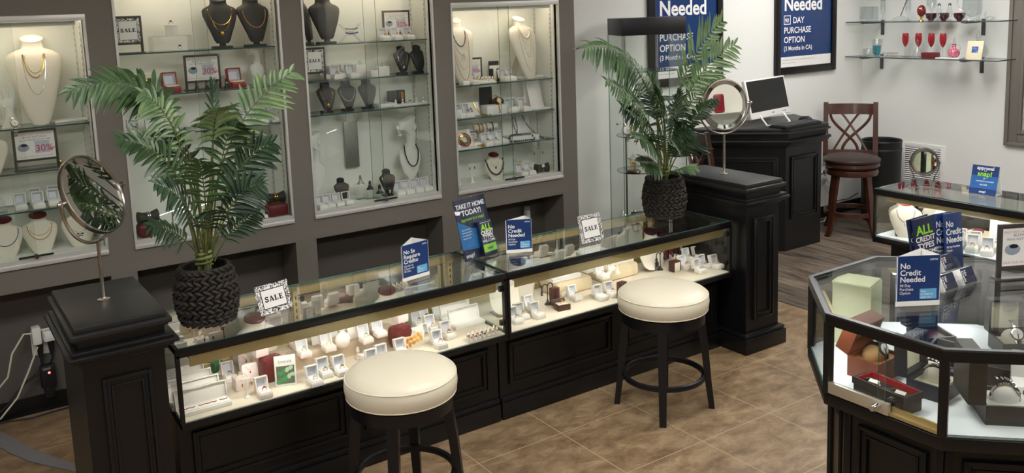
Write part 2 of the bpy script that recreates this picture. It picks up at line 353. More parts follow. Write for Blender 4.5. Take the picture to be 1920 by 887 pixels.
# ------------------------------------------------------------------ built-in wall showcases
YBK = 1.70
CASES = []
def wall_case(x0, x1, zt, shelves, label, seam):
    t = thing('wall_showcase', label, 'display case', (0, 0, 0), 0, 'built-in wall showcases')
    z0 = ZS
    g = G(); g.bx(x0+.012, YBK, z0+.02, x1-.012, YBK+.015, zt-.002); part('back_panel', g, CASEW, t)
    for a, b in ((x0+.002, x0+.012), (x1-.012, x1-.002)):
        g = G(); g.bx(a, YW+.012, z0+.02, b, YBK+.015, zt-.002); part('side_panel', g, CASEW, t)
    g = G(); g.bx(x0+.012, YW+.012, z0+.004, x1-.012, YBK+.015, z0+.034); part('deck', g, CASEW, t)
    g = G(); g.bx(x0+.012, YW+.05, zt-.03, x1-.012, YBK, zt-.002); part('top_panel', g, CASEW, t)
    g = G()                                             # aluminium surround and door tracks
    g.bx(x0, YW-.012, z0-.006, x1, YW+.034, z0+.014, .002); g.bx(x0, YW-.006, z0+.014, x1, YW+.0, z0+.036); g.bx(x0, YW+.03, z0+.014, x1, YW+.036, z0+.034)
    g.bx(x0, YW-.008, zt-.03, x1, YW+.036, zt, .002)
    g.bx(x0, YW-.006, z0+.014, x0+.012, YW+.036, zt-.03); g.bx(x1-.012, YW-.006, z0+.014, x1, YW+.036, zt-.03)
    part('frame', g, ALUW, t)
    g = G()
    for px in (x0+.016, x1-.016):
        for py in (YW+.075, YBK-.03):
            g.bx(px-.004 if px < (x0+x1)/2 else px-.002, py-.008, z0+.04, px+.002 if px < (x0+x1)/2 else px+.004, py+.008, zt-.04)
    g.mi = 1
    for px in (x0+.0185, x1-.0185):
        for py in (YW+.075, YBK-.03):
            z = z0+.07
            while z < zt-.06:
                g.box((px, py, z), (.0015, .003, .012)); z += .03
    part('shelf_standard', g, [ALUW, RUBBER], t)
    for z in shelves:
        g = G(); g.pane(x0+.02, YW+.05, z-.007, x1-.02, YBK-.012, z); s = part('shelf', g, [GLASS, mat('shelf_edge', rgb(58, 92, 92), .15)], t)
        g = G()
        for px in (x0+.016, x1-.016): g.bx(px-.004, YW+.085, z-.018, px+.004, YBK-.03, z-.0075)
        part('bracket', g, ALUW, s)
    for k, (a, b, y) in enumerate(((x0+.008, seam+.035, YW+.002), (seam-.035, x1-.008, YW+.016))):
        g = G(); g.pane(a, y, z0+.016, b, y+.006, zt-.012); part('glass_door', g, [GLASS, GLASS_EDGE], t)
    g = G(); g.box((seam+.03, YW-.012, z0+.045), (.15, .007, .01), .002); g.mi = 1
    g.tube([(seam+.03, YW-.026, z0+.045), (seam+.03, YW+.0, z0+.045)], .011, 12); part('lock', g, [RUBBER, NICKEL], t)
    g = G(); g.bx(x0+.04, YW+.038, zt-.052, x1-.04, YW+.046, zt-.031); g.mi = 1; g.bx(x0+.05, YW+.0462, zt-.050, x1-.05, YW+.050, zt-.034); part('light_strip', g, [ALUW, mat('added_header_tube', (1, 1, 1, 1), emit=((1, .86, .72, 1), 10))], t)  # unseen tube added behind the header to brighten the case top
    g = G()
    for px in (x0+(x1-x0)*.27, x0+(x1-x0)*.73):
        g.lathe([(.035, 0), (.035, .012), (.03, .012)], 20, (px, 1.57, zt-.044)); g.mi = 1; g.lathe([(.026, -.002), (.026, .001)], 20, (px, 1.57, zt-.044)); g.mi = 0
    part('puck_light', g, [ALUW, mat('puck_glow', (1, 1, 1, 1), emit=((1, .74, .46, 1), 9))], t)
    for px in (x0+(x1-x0)*.27, x0+(x1-x0)*.73):
        l = bpy.data.lights.new('puck_spot', 'SPOT'); l.energy = PUCK; l.color = (1, .70, .46); l.spot_size = radians(140); l.spot_blend = .9; l.shadow_soft_size = .025
        o = link('puck_spot', l, t, (px, 1.57, zt-.05))
    for px in (x0+.0085, x1-.0085):
        g = G(); g.bx(px-.004, YW+.0365, z0+.06, px+.004, YW+.040, zt-.06); g.mi = 1; g.bx(px-.003, YW+.0402, z0+.07, px+.003, YW+.043, zt-.07); part('light_strip', g, [ALUW, FILL_TUBE], t)  # unseen side tubes added behind the stiles to lift the case interior
    CASES.append((x0, x1, zt)); return t
PUCK = .35
FILL_TUBE = mat('added_case_tube', (1, 1, 1, 1), emit=((.98, 1, .95, 1), 85))
wall_case(*OPEN[0], (1.473, 1.26, 1.073), 'grey wall showcase with large cream necklace bust, partly out of frame', -1.79)
wall_case(*OPEN[1], (1.797, 1.581, 1.375), 'wall showcase behind the tall palm, two black busts on its top shelf', -.90)
wall_case(*OPEN[2], (1.79, 1.582, 1.392), 'wall showcase with small black busts and white mannequin head in the bottom', .06)
wall_case(*OPEN[3], (1.485, 1.277, 1.078), 'wall showcase nearest the glass tower, cream pearl busts on top shelf', .985)

# ------------------------------------------------------------------ low glass counters
ZT, ZD = .752, .465
def rect_ring(g, x0, x1, z0, z1, w, y0, y1, bev=.003):
    g.bx(x0, y0, z0, x0+w, y1, z1, bev); g.bx(x1-w, y0, z0, x1, y1, z1, bev); g.bx(x0+w, y0, z0, x1-w, y1, z0+w, bev); g.bx(x0+w, y0, z1-w, x1-w, y1, z1, bev)
def panel_mould(g, x0, x1, z0, z1, y):
    """stepped picture-frame moulding around a recessed field, standing out from plane y towards -y"""
    for d, t, p in ((0, .012, .014), (.012, .014, .008), (.026, .008, .011)):
        a, b, c, e = x0+d, x1-d, z0+d, z1-d
        g.bx(a, y-p, c, a+t, y+.004, e, .002); g.bx(b-t, y-p, c, b, y+.004, e, .002); g.bx(a+t, y-p, c, b-t, y+.004, c+t, .002); g.bx(a+t, y-p, e-t, b-t, y+.004, e, .002)
def plinth(g, x0, x1, yf, h=.105, proj=.018, yb=None):
    g.bx(x0, yf-proj, 0, x1, yf+.01, h-.02, .002); g.bx(x0, yf-proj*.6, h-.02, x1, yf+.01, h-.008, .003); g.bx(x0, yf-proj*.85, h-.008, x1, yf+.01, h+.006, .003)
def counter(x0, x1, label, posts):
    t = thing('glass_counter', label, 'counter', (0, 0, 0), 0, 'low jewellery counters')
    D = .487; f = .0
    # cabinet
    g = G(); g.bx(x0+.003, .102, .0, x1-.003, D-.02, .435); part('cabinet', g, BLACK, t)
    m = (x0+x1)/2
    g = G(); plinth(g, x0+.003, x1-.003, .102); part('plinth', g, BLACK, t)
    for a, b in ((x0+.055, m-.04), (m+.04, x1-.055)):
        g = G(); panel_mould(g, a, b, .165, .375, .102); part('panel_moulding', g, BLACK, t)
    # case
    g = G(); g.bx(x0, f, .432, x1, D, ZD-.008, .003); part('case_base', g, FRAMEBLK, t)
    g = G(); g.bx(x0+.012, f+.008, ZD-.008, x1-.012, D-.03, ZD, .002); part('deck', g, CREAM, t)
    g = G(); g.bx(x0, f, ZT-.036, x1, f+.014, ZT, .002); g.bx(x0, f+.014, ZT-.026, x0+.014, D, ZT, .002); g.bx(x1-.014, f+.022, ZT-.026, x1, D, ZT, .002)
    g.bx(x0, f, ZD-.01, x0+.014, f+.022, ZT-.026); g.bx(x1-.014, f, ZD-.01, x1, f+.022, ZT-.026)
    part('case_frame', g, FRAMEBLK, t)
    g = G(); g.pane(x0+.012, f+.004, ZT-.004, x1-.012, D, ZT+.002); part('glass_top', g, [GLASS, GLASS_EDGE], t)
    g = G(); g.pane(x0+.012, f+.005, ZD-.004, x1-.012, f+.010, ZT-.02); part('front_glass', g, [GLASS, GLASS_EDGE], t)
    for a in (x0+.004, x1-.009):
        g = G(); g.pane(a, f+.02, ZD, a+.005, D-.02, ZT-.026); part('side_glass', g, [GLASS, GLASS_EDGE], t)
    # gold light channel under the front edge, lamp on its rear side
    g = G(); g.bx(x0+.05, f+.014, ZT-.082, x1-.05, f+.020, ZT-.028, .002); g.bx(x0+.05, f+.020, ZT-.052, x1-.05, f+.092, ZT-.046); r = part('light_channel', g, GOLD, t)
    g = G(); g.loft([[(x_, f+.022, ZT-.0525), (x_, f+.022, ZT-.064), (x_, f+.0355, ZT-.0525)] for x_ in (x0+.07, x1-.07)]); part('lamp', g, LED, r)
    # rear: gold rails, sliding panels, slotted posts
    g = G(); g.bx(x0+.014, D-.035, ZT-.04, x1-.014, D-.003, ZT-.006, .002); g.bx(x0+.014, D-.035, ZD, x1-.014, D-.003, ZD+.03, .002)
    part('rear_rail', g, GOLD, t)
    for k, (a, b) in enumerate(((x0+.02, m+.03), (m-.03, x1-.02))):
        y = D-.028+.012*k
        g = G(); g.bx(a, y, ZD+.028, b, y+.007, ZT-.05); part('rear_door', g, MIRROR, t, label='mirrored sliding rear door')
    for px in posts:
        g = G(); g.bx(px-.012, D-.07, ZD, px+.012, D-.036, ZT-.006, .002); g.mi = 1
        for k in range(8): g.bx(px-.003, D-.0715, ZD+.03+k*.03, px+.003, D-.0695, ZD+.045+k*.03)
        part('post', g, [GOLD, RUBBER], t)
    g = G()
    for zz in (ZT-.075, ZD+.05): g.bx(x1-.03, f+.012, zz-.012, x1-.006, f+.03, zz+.012, .002)
    part('corner_clip', g, RUBBER, t)
    return t
counter(-1.474, -.002, 'longer-filled glass jewellery counter beside the front stool, palm standing on it', (-.855, -.06))
counter(.002, 1.498, 'glass jewellery counter against the wide black pedestal, SALE sign standing on it', (1.30,))

# ------------------------------------------------------------------ black pedestals
def pedestal(x0, x1, y0, y1, label, cap_ov):
    """x0..x1, y0..y1: the body"""
    t = thing('pedestal', label, 'pedestal', (0, 0, 0), 0, 'black pedestals at the counter ends')
    def slab(g, o, z0, z1, b=.003): g.bx(x0-o, y0-o, z0, x1+o, y1+o, z1, b)
    g = G(); slab(g, 0, 0, .94, 0); part('body', g, BLACK, t)
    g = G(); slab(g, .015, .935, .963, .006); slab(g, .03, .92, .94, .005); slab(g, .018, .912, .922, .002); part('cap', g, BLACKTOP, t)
    g = G(); slab(g, .006, .883, .912, 0); slab(g, .032, .866, .883, .005); slab(g, .046, .852, .868, .006); slab(g, .03, .842, .853, .003); slab(g, .012, .826, .843, .004); part('collar_moulding', g, BLACK, t)
    g = G(); slab(g, .034, 0, .085, .003); slab(g, .024, .085, .098, .004); slab(g, .028, .096, .108, .004); part('plinth', g, BLACK, t)
    w = x1-x0
    g = G(); panel_mould(g, x0+.055, x1-.05, .18, .765, y0); part('panel_moulding', g, BLACK, t)
    return t
pedestal(-1.805, -1.541, -.15, .35, 'near black pedestal carrying the round mirror beside the outlet', 0)
pedestal(1.535, 1.805, -.07, .50, 'wide black pedestal carrying the round mirror in front of the desk', 0)

# ------------------------------------------------------------------ kinds of goods
def ring_box(loc, rz, label, group, gem=None, shell='white', s=1., metal='gold', cat='ring box'):
    """hinged box standing open; lid at the back, ring in the slot"""
    sm = {'white': WHITEL, 'blush': PINKL, 'red': mat('red_leatherette', rgb(150, 34, 34), .4), 'brown': BROWNB, 'glass': ACRYL}[shell]
    t = thing('ring_box', label, cat, loc, rz, group, s)
    def base(g): g.box((0, 0, .0115), (.052, .056, .023), .005)
    def lid(g):
        R = Euler((radians(-14), 0, 0)); g.M = Matrix.Translation((0, .028, .021)) @ R.to_matrix().to_4x4()
        g.box((0, .016, .026), (.052, .006, .052), .003)
        for x in (-.0235, .0235): g.box((x, .004, .026), (.005, .024, .052), .002)
        g.box((0, .004, .0495), (.047, .024, .005), .002); g.box((0, .004, .0025), (.047, .024, .005), .002)
    def lining(g):
        R = Euler((radians(-14), 0, 0)); g.M = Matrix.Translation((0, .028, .021)) @ R.to_matrix().to_4x4()
        g.loft([[(-.021, -.004, .005), (.021, -.004, .005), (.021, -.004, .047), (-.021, -.004, .047)], [(-.015, .011, .012), (.015, .011, .012), (.015, .011, .041), (-.015, .011, .041)]], False, True)
        for x in (-.009, 0, .009): g.box((x, .0112, .026), (.0012, .001, .028))
    def pad(g):
        g.box((0, -.002, .024), (.043, .044, .004), .0015); g.box((0, -.012, .0255), (.042, .017, .003), .001); g.box((0, .009, .0255), (.042, .017, .003), .001)
    cpart('base', (shell, 'rb'), base, sm, t); l = cpart('lid', (shell, 'rb'), lid, sm, t)
    cpart('lining', ('rb',), lining, LINING if shell != 'red' else CREAML, l); cpart('pad', (shell, 'rb'), pad, PAPER if shell not in ('red', 'brown') else CREAML, t)
    if gem:
        r = cpart('ring', (metal, 'rb'), lambda g: g.ring((0, -.0015, .029), .0095, .0013, 18, 5, 'y'), GOLDP if metal == 'gold' else SILVER, t)
        cpart('gem', (gem, 'rb'), lambda g: (g.lathe([(.0, -.003), (.0062, .002), (.0045, .005), (.0, .0052)], 8, (0, -.0015, .039)), [g.ball((x, -.0015, .0385), .002, 6, 4) for x in (-.0075, .0075)]), GEM[gem], r)
    return t
def ring_row(where, group, items, shell='white', s=1., rz=0., metal='gold'):
    """items: (x, y, z, gem[, rz]) from left to right; labels count along the row"""
    for i, it in enumerate(items):
        gem = it[3]; stone = {None: 'open empty', 'clear': 'clear-stone'}.get(gem, (gem or '')+'-stone')
        ring_box(it[:3], it[4] if len(it) > 4 else rz, f'{stone} {shell} ring box, {ORD[i]} from left {where}', group, gem, shell, s, metal)
# bust profiles: (height fraction, half width, half depth, depth offset), widths as fractions of height
BUST = dict(
    slim=[(.10, .12, .06, -.10), (.16, .16, .07, -.10), (.3, .21, .08, -.085), (.5, .29, .09, -.05), (.68, .345, .10, 0), (.77, .35, .10, .03), (.82, .31, .10, .05), (.86, .23, .10, .07), (.89, .18, .10, .08), (.94, .165, .11, .09), (1.0, .165, .125, .10)],
    short=[(.0, .2, .06, -.16), (.04, .24, .075, -.155), (.25, .34, .10, -.10), (.5, .44, .12, -.03), (.65, .46, .13, .02), (.74, .42, .13, .05), (.80, .32, .13, .08), (.84, .235, .13, .09), (.90, .205, .135, .10), (1.0, .215, .16, .11)],
    long=[(.0, .04, .03, -.16), (.015, .08, .045, -.16), (.1, .125, .055, -.145), (.3, .185, .07, -.10), (.5, .24, .08, -.05), (.68, .285, .085, 0), (.75, .288, .085, .015), (.80, .26, .085, .03), (.835, .19, .08, .05), (.86, .125, .075, .06), (.91, .108, .075, .065), (.965, .112, .085, .07)])
class Bust:
    def __init__(s, kind, h): s.k, s.h = kind, h
    def at(s, f):
        P = BUST[s.k]; f = min(max(f, P[0][0]), P[-1][0])
        for a, b in zip(P, P[1:]):
            if a[0] <= f <= b[0]:
                u = (f-a[0])/max(b[0]-a[0], 1e-6); return [a[i]+(b[i]-a[i])*u for i in (1, 2, 3)]
    def front(s, x, z, off=.002):
        hw, hd, yo = s.at(z/s.h); q = min(abs(x)/(hw*s.h), .999)
        return (yo-hd*(1-q**2.2)**.5)*s.h-off
def bust(loc, rz, h, kind, body, label, group, cap=None, foot=None, capmat=None, foot_w=.4):
    t = thing('necklace_bust', label, 'necklace bust', loc, rz, group)
    def form(g):
        n = 28; rings = []
        P = BUST[kind]
        for f, hw, hd, yo in P:
            r = []
            tilt = (.5 if f == P[-1][0] else .22 if f > P[-3][0] else 0)
            for i in range(n):
                a = 2*PI*i/n; c, q = cos(a), sin(a)
                x = hw*(abs(c)**.9)*(1 if c >= 0 else -1); y = hd*(abs(q)**.9)*(1 if q >= 0 else -1)
                r.append((x*h, (yo+y)*h, (f+tilt*y)*h))
            rings.append(r)
        g.loft(rings)
    cpart('form', (kind, h, body.name), form, body, t)
    f, hw, hd, yo = BUST[kind][-1]
    def capg(g):
        g.M = Matrix.Translation((0, yo*h, f*h)) @ Euler((radians(26), 0, 0)).to_matrix().to_4x4()
        g.lathe([(hw*h*1.0, -.002), (hw*h*1.07, .001), (hw*h*1.05, .005), (hw*h*.9, .009), (0, .0105)], 24, sy=hd/hw*1.08)
    cpart('cap', (kind, h, (capmat or body).name), capg, capmat or body, t)
    if foot:
        def fg(g):
            w = foot_w*h/2
            g.box((0, -.08*h+.02, .006), (2*w, .3*h if kind != 'short' else .4*h, .012), .004)
            if kind == 'slim': g.box((0, -.09*h, .06*h), (.13*h, .06*h, .12*h), .004)
        cpart('foot', (kind, h, foot.name), fg, foot, t)
    if kind in ('short', 'long'):
        def strut(g): g.add([(-.06*h, .02*h, .55*h), (.06*h, .02*h, .55*h), (.09*h, .26*h, 0), (-.09*h, .26*h, 0), (-.06*h, .028*h, .55*h), (.06*h, .028*h, .55*h), (.09*h, .268*h, 0), (-.09*h, .268*h, 0)], [(0, 1, 2, 3), (7, 6, 5, 4), (0, 4, 5, 1), (1, 5, 6, 2), (2, 6, 7, 3), (3, 7, 4, 0)])
        cpart('easel_back', (kind, h, body.name), strut, body, t)
    b = Bust(kind, h); b.loc, b.rz = loc, rz
    return b
def necklace(b, a, ztop, drop, r, m, label, style='chain', pend=None, pendm=None, group=None, cat='necklace', pw=1.):
    """hangs over the front of bust b from (+-a, ztop) down by drop; fractions of the bust's height"""
    h = b.h; pts = []; n = 40 if style == 'chain' else max(12, int(2.6*drop*h/(r*2.05))+int(1.2*a*h/r))
    for i in range(n+1):
        s = -1+2*i/n; th = s*PI/2
        x = a*h*(sin(th) if pw == 1 else (abs(s)**pw)*(1 if s > 0 else -1)); z = (ztop-drop*max(cos(th), 0)**(1 if pw == 1 else 1.3))*h
        pts.append((x, b.front(x, z, r*1.05), z))
    g = G()
    if style == 'chain': g.tube(pts, r, 5)
    else:
        for i, p in enumerate(pts):
            k = r*(1 if style == 'beads' else (.65+.7*((i*7) % 5)/5)); g.ball(p, (k, k*.9, k), 7, 5)
        g.tube(pts, r*.25, 4)
    if pend:
        g.mi = 1 if pendm else 0; x, y, z = pts[n//2]; z -= pend*.9; y = b.front(0, z, r+pend*.15)
        if style == 'butterfly' or cat == 'butterfly necklace':
            for sg in (-1, 1):
                g.ball((sg*pend*.65, y, z+pend*.35), (pend*.6, .0012, pend*.5), 8, 5, Euler((0, sg*-.5, 0))); g.ball((sg*pend*.5, y, z-pend*.35), (pend*.42, .0012, pend*.4), 8, 5)
            g.ball((0, y, z), (.001, .0014, pend*.7), 6, 5); cat = 'necklace'
        else:
            g.ball((0, y, z), (pend*.75, pend*.3, pend), 10, 6)
            g.ring((0, y, z+pend*.9), pend*.25, r*.6, 10, 5, 'y')
    return single('necklace', g, [m]+([pendm] if pendm else []), label, cat, b.loc, b.rz, group)
def easel_frame(loc, rz, w, h, leg, name, label, cat, group, post=.012, base=True, lean=0):
    """upright pewter frame on two posts with a thin foot; returns the thing; panel field is w x h, lifted by leg"""
    t = thing(name, label, cat, loc, rz, group)
    g = G(); p = post
    g.bx(-w/2-p, -.006, 0.002, -w/2, .006, leg+h+p, .0015); g.bx(w/2, -.006, .002, w/2+p, .006, leg+h+p, .0015)
    g.bx(-w/2, -.006, leg+h, w/2, .006, leg+h+p, .0015); g.bx(-w/2, -.006, leg-p, w/2, .006, leg, .0015)
    part('frame', g, SIGNF, t)
    g = G(); g.bx(-w/2-p-.004, -.028, 0, w/2+p+.004, .028, .004, .001); part('foot', g, SIGNF, t)
    return t
def sale_damask():
    m = bpy.data.materials.new('damask_print'); m.use_nodes = True; nt = m.node_tree; N = nt.nodes; L = nt.links; b = N['Principled BSDF']
    tc = N.new('ShaderNodeTexCoord'); n = N.new('ShaderNodeTexNoise'); n.inputs['Scale'].default_value = 105; n.inputs['Detail'].default_value = 1.5; n.inputs['Distortion'].default_value = 2.2
    L.new(tc.outputs['Object'], n.inputs['Vector']); r = N.new('ShaderNodeValToRGB'); r.color_ramp.interpolation = 'CONSTANT'; r.color_ramp.elements[0].color = (.015, .013, .02, 1); r.color_ramp.elements[1].position = .5; r.color_ramp.elements[1].color = rgb(240, 240, 238)
    L.new(n.outputs['Fac'], r.inputs['Fac']); L.new(r.outputs[0], b.inputs['Base Color']); b.inputs['Roughness'].default_value = .4
    return m
DAMASK = sale_damask()
def sale_card(parent, w, h, z0, y=-.0065, mrg=.16):
    g = G(); g.bx(-w/2, y, z0, w/2, y+.002, z0+h); part('card', g, DAMASK, parent)
    g = G(); k = mrg*w; y2 = y-.0006
    g.bx(-w/2+k*.86, y2, z0+k*.86, w/2-k*.86, y, z0+h-k*.86); g.mi = 1; g.bx(-w/2+k, y2-.0004, z0+k, w/2-k, y2, z0+h-k); part('field', g, [INK, PAPER], parent)
    g = G(); g.M = Matrix.Translation((0, y2-.0006, z0+h/2-w*.08)); serif_sale(g, (w-2*k)*.88); part('lettering', g, INK, parent)
def thirty_sign(loc, rz, w, h, leg, label, group='framed discount signs', head=('BLOW OUT SALE!!', 'ALL WATCHES IN THIS CASE'), post=.012):
    t = easel_frame(loc, rz, w, h, leg, 'discount_sign', label, 'sign', group, post)
    y = -.005
    g = G(); g.bx(-w/2, y, leg, w/2, y+.002, leg+h); part('paper', g, PAPER, t)
    g = G(); g.bx(-.02*w, y-.0006, leg+.2*h, .36*w, y, leg+.66*h); part('tint_box', g, PALEINK, t)
    rows = [('SALE! '*6, .058*w, -.48*w, leg+.88*h), ('SALE! '*6, .058*w, -.48*w, leg+.06*h)]
    lettering('discount_lettering', [('30%', .27*w, -.01*w, leg+.26*h), ('OFF', .11*w, .36*w, leg+.3*h, 'LEFT', .75)], PINKINK, t, (0, y-.0003, 0), bold=.004)
    lettering('border_lettering', rows, mat('pink_print', rgb(206, 130, 150), .6), t, (0, y, 0))
    lettering('lettering', [(head[0], .075*w, 0, leg+.78*h, 'CENTER'), (head[1], .062*w, 0, leg+.68*h, 'CENTER')], GREYINK, t, (0, y, 0))
    g = G(); g.ball((-.31*w, y-.0004, leg+.44*h), (.15*w, .0008, .15*h), 14, 6); g.mi = 1; g.ball((-.29*w, y-.0008, leg+.52*h), (.09*w, .0008, .06*h), 10, 5); part('watch_picture', g, [mat('grey_blue_print', rgb(150, 160, 178), .6), INK], t)
    return t
def sale_stand(loc, rz, w, h, leg, label):
    t = easel_frame(loc, rz, w, h, leg, 'sale_sign', label, 'sign', 'framed sale signs'); sale_card(t, w, h, leg, -.0065, .12); return t
def trifold(loc, rz, w, h, label, head, sub, small_h=.036):
    """three-sided printed card tent: blue faces, white foot band, white inside"""
    t = thing('trifold_sign', label, 'sign', loc, rz, 'three-sided navy counter signs')
    d = w*.62; z1 = .1*h
    for k, (a, b) in enumerate((((-w/2, 0), (w/2, 0)), ((w/2, 0), (w*.36, d)), ((w*.36, d), (-w/2, 0)))):
        a, b = Vector(a), Vector(b); n = Vector((b-a).orthogonal()).normalized()
        if n.dot((a+b)/2-Vector((w*.12, d*.33))) < 0: n.negate()
        g = G()
        for zz0, zz1, mi in ((0, z1, 1), (z1, h, 0)):
            q = [(a.x, a.y), (b.x, b.y), (b.x-n.x*.0012, b.y-n.y*.0012), (a.x-n.x*.0012, a.y-n.y*.0012)]
            g.mi = mi; g.loft([[(x, y, zz0) for x, y in q], [(x, y, zz1) for x, y in q]])
            g.mi = 1; q2 = [(x-n.x*.0013, y-n.y*.0013) for x, y in q]; g.loft([[(x, y, zz0) for x, y in q2], [(x, y, zz1 if mi else h-.0008) for x, y in q2]])
        part('face', g, [NAVY, PAPER], t)
    s = h/.168; lh = .0205*s; z = h-.042*s
    lines = [(w_, .026*s, -w/2+.012*s, z-i*.0225*s) for i, w_ in enumerate(head)]
    lettering('headline', lines, WHITEINK, t, bold=.022)
    z -= len(head)*.0225*s-.007*s
    lettering('lettering', [(w_, .0125*s, -w/2+.012*s, z-i*.0125*s) for i, w_ in enumerate(sub)]+[('acima', .0115*s, w/2-.01*s, h-.016*s, 'RIGHT')]+[('Terms and conditions apply. See store for details.', .0036*s, -w/2+.012*s, z1*.45)], WHITEINK, t, bold=.012)
    g = G(); g.bx(w*.04, -.0008, z1+.006*s, w*.42, 0, z1+.04*s); st = part('sticker', g, SKYB, t)
    lettering('sticker_lettering', [('Text', .0085*s, w*.06, z1+.029*s), ('to 22462 to', .0085*s, w*.06, z1+.0195*s), ('apply now', .0085*s, w*.06, z1+.010*s)], WHITEINK, st, (0, -.001, 0), bold=.01)
    return t
def table_mirror(loc, rz, R, zc, tilt, normal_rz, label):
    """round mirror in a U yoke on a thin post; normal_rz turns the yoke, tilt tips the glass back"""
    t = thing('round_mirror', label, 'mirror', loc, normal_rz, 'round mirrors on posts')
    g = G(); g.lathe([(.022, 0), (.022, .004), (.009, .007), (.0065, .012), (.0065, zc-R-.024), (.009, zc-R-.02)], 20); part('post', g, NICKEL, t)
    g = G(); yr = R+.022
    g.tube([(yr*sin(a), 0, zc-yr*cos(a)) for a in [(-94+188*i/36)*PI/180 for i in range(37)]], .006, 8, flat=1.); part('yoke', g, NICKEL, t)
    for s in (-1, 1):
        g = G(); g.tube([(s*(R-.002), 0, zc), (s*(yr+.006), 0, zc)], .005, 10); g.ball((s*(yr+.01), 0, zc), .0085, 10, 7); part('pivot', g, NICKEL, t)
    g = G(); g.M = Euler((PI/2, 0, 0)).to_matrix().to_4x4()
    g.lathe([(R-.012, -.009), (R, -.009), (R+.002, 0), (R, .009), (R-.006, .0095), (R-.007, .005), (R-.014, .004)], 48, cap0=False, cap1=False); g.lathe([(R-.012, -.009), (R-.012, -.0092)], 48); part('rim', g, NICKEL, t, (0, 0, zc), rot=(tilt, 0, 0))
    g = G(); g.M = Euler((PI/2, 0, 0)).to_matrix().to_4x4()
    g.lathe([(R-.004, .0035), (R-.006, .005), (R-.03, .0085)], 48, cap0=True, cap1=True); o = link('glass', g.mesh('glass', MIRROR, 3), t, (0, 0, zc), rot=(tilt, 0, 0))
    return t
def stool(loc, rz, label):
    t = thing('bar_stool', label, 'stool', loc, rz, 'round cream stools')
    R = .214
    def seat(g): g.lathe([(R-.03, .494), (R-.006, .498), (R+.002, .511), (R+.006, .54), (R+.003, .569), (R-.003, .577), (R-.012, .588), (R-.05, .602), (R-.12, .609), (0, .611)], 56)
    cpart('seat', ('st',), seat, STOOLL, t)
    cpart('piping', ('st',), lambda g: (g.ring((0, 0, .574), R+.0012, .0028, 64, 6), g.ring((0, 0, .503), R-.001, .0025, 64, 6)), STOOLL, t)
    cpart('apron', ('st',), lambda g: g.lathe([(R-.03, .44), (R-.014, .44), (R-.014, .49), (R-.03, .495)], 48), STOOLW, t)
    for k in range(4):
        a = PI/4+k*PI/2
        def leg(g):
            rings = []
            for z, r, w in ((0, .232, .016), (.15, .214, .0185), (.3, .2, .0205), (.47, .178, .022)):
                rings.append([(r-w, -w, z), (r+w*.7, -w, z), (r+w*.7, w, z), (r-w, w, z)])
            g.loft(rings)
        cpart('leg', ('st',), leg, STOOLW, t, rz=a)
    cpart('foot_ring', ('st',), lambda g: g.tube([((.192)*cos(2*PI*i/48), .192*sin(2*PI*i/48), .165) for i in range(48)], .0125, 8, True, 1.25), STOOLW, t)
    return t
def pad(loc, rz, w, d, h, m, name, label, cat, group=None):
    g = G(); g.box((0, 0, h/2), (w, d, h), min(h, w, d)*.25); return single(name, g, m, label, cat, loc, rz, group)
def mannequin(loc, rz, h, label, stand=True, mirror=1):
    """earring head: long neck, jaw, face cut off at the eyes, ear, draped pointed bust"""
    t = thing('mannequin_head', label, 'display head', loc, rz, 'white earring heads')
    def form(g):
        S = [(.0, .01, .01, 0), (.06, .045, .02, 0), (.16, .13, .04, 0), (.3, .17, .055, .0), (.4, .185, .06, .01), (.47, .17, .06, .02), (.52, .10, .06, .03), (.56, .078, .065, .04), (.66, .07, .068, .04), (.73, .075, .08, .02), (.76, .085, .12, -.03), (.80, .085, .16, -.06), (.85, .09, .175, -.065), (.9, .095, .18, -.06), (.96, .095, .175, -.05), (1.0, .09, .165, -.04)]
        rings = []
        for f, hw, hd, yo in S:
            rings.append([(hw*h*cos(2*PI*i/28), (yo+hd*sin(2*PI*i/28))*h, (f+(.07*sin(2*PI*i/28) if .5 > f > .38 else 0)+(.06*-sin(2*PI*i/28) if .7 < f < .83 else 0)+(.04*sin(2*PI*i/28) if f > .95 else 0))*h) for i in range(28)])
        rings = [[(x*cos(w_)-y*sin(w_), x*sin(w_)+y*cos(w_), z) for x, y, z in r] for r, w_ in zip(rings, [-1.25*min(max((q[0]-.5)/.2, 0), 1) for q in S])]
        g.loft(rings); g.M = Matrix.Rotation(-1.25, 4, 'Z')
        g.ball((0, -.245*h, .885*h), (.018*h, .03*h, .045*h), 8, 6, Euler((.35, 0, 0)))                       # nose
        g.ball((0, -.222*h, .825*h), (.03*h, .02*h, .012*h), 8, 5); g.ball((0, -.216*h, .802*h), (.026*h, .02*h, .012*h), 8, 5)
        g.ball((0, -.2*h, .765*h), (.035*h, .03*h, .022*h), 8, 5)
    cpart('form', ('mann', h), form, MANN, t)
    def ear(g):
        g.M = Matrix.Rotation(-1.25, 4, 'Z')
        for s in (-1, 1):
            g.ring((s*.094*h, .03*h, .88*h), .035*h, .011*h, 14, 6, 'x', .7, 1.3); g.ball((s*.092*h, .032*h, .875*h), (.008*h, .02*h, .035*h), 8, 5)
    cpart('ear', ('mann', h), ear, MANN, t)
    return t
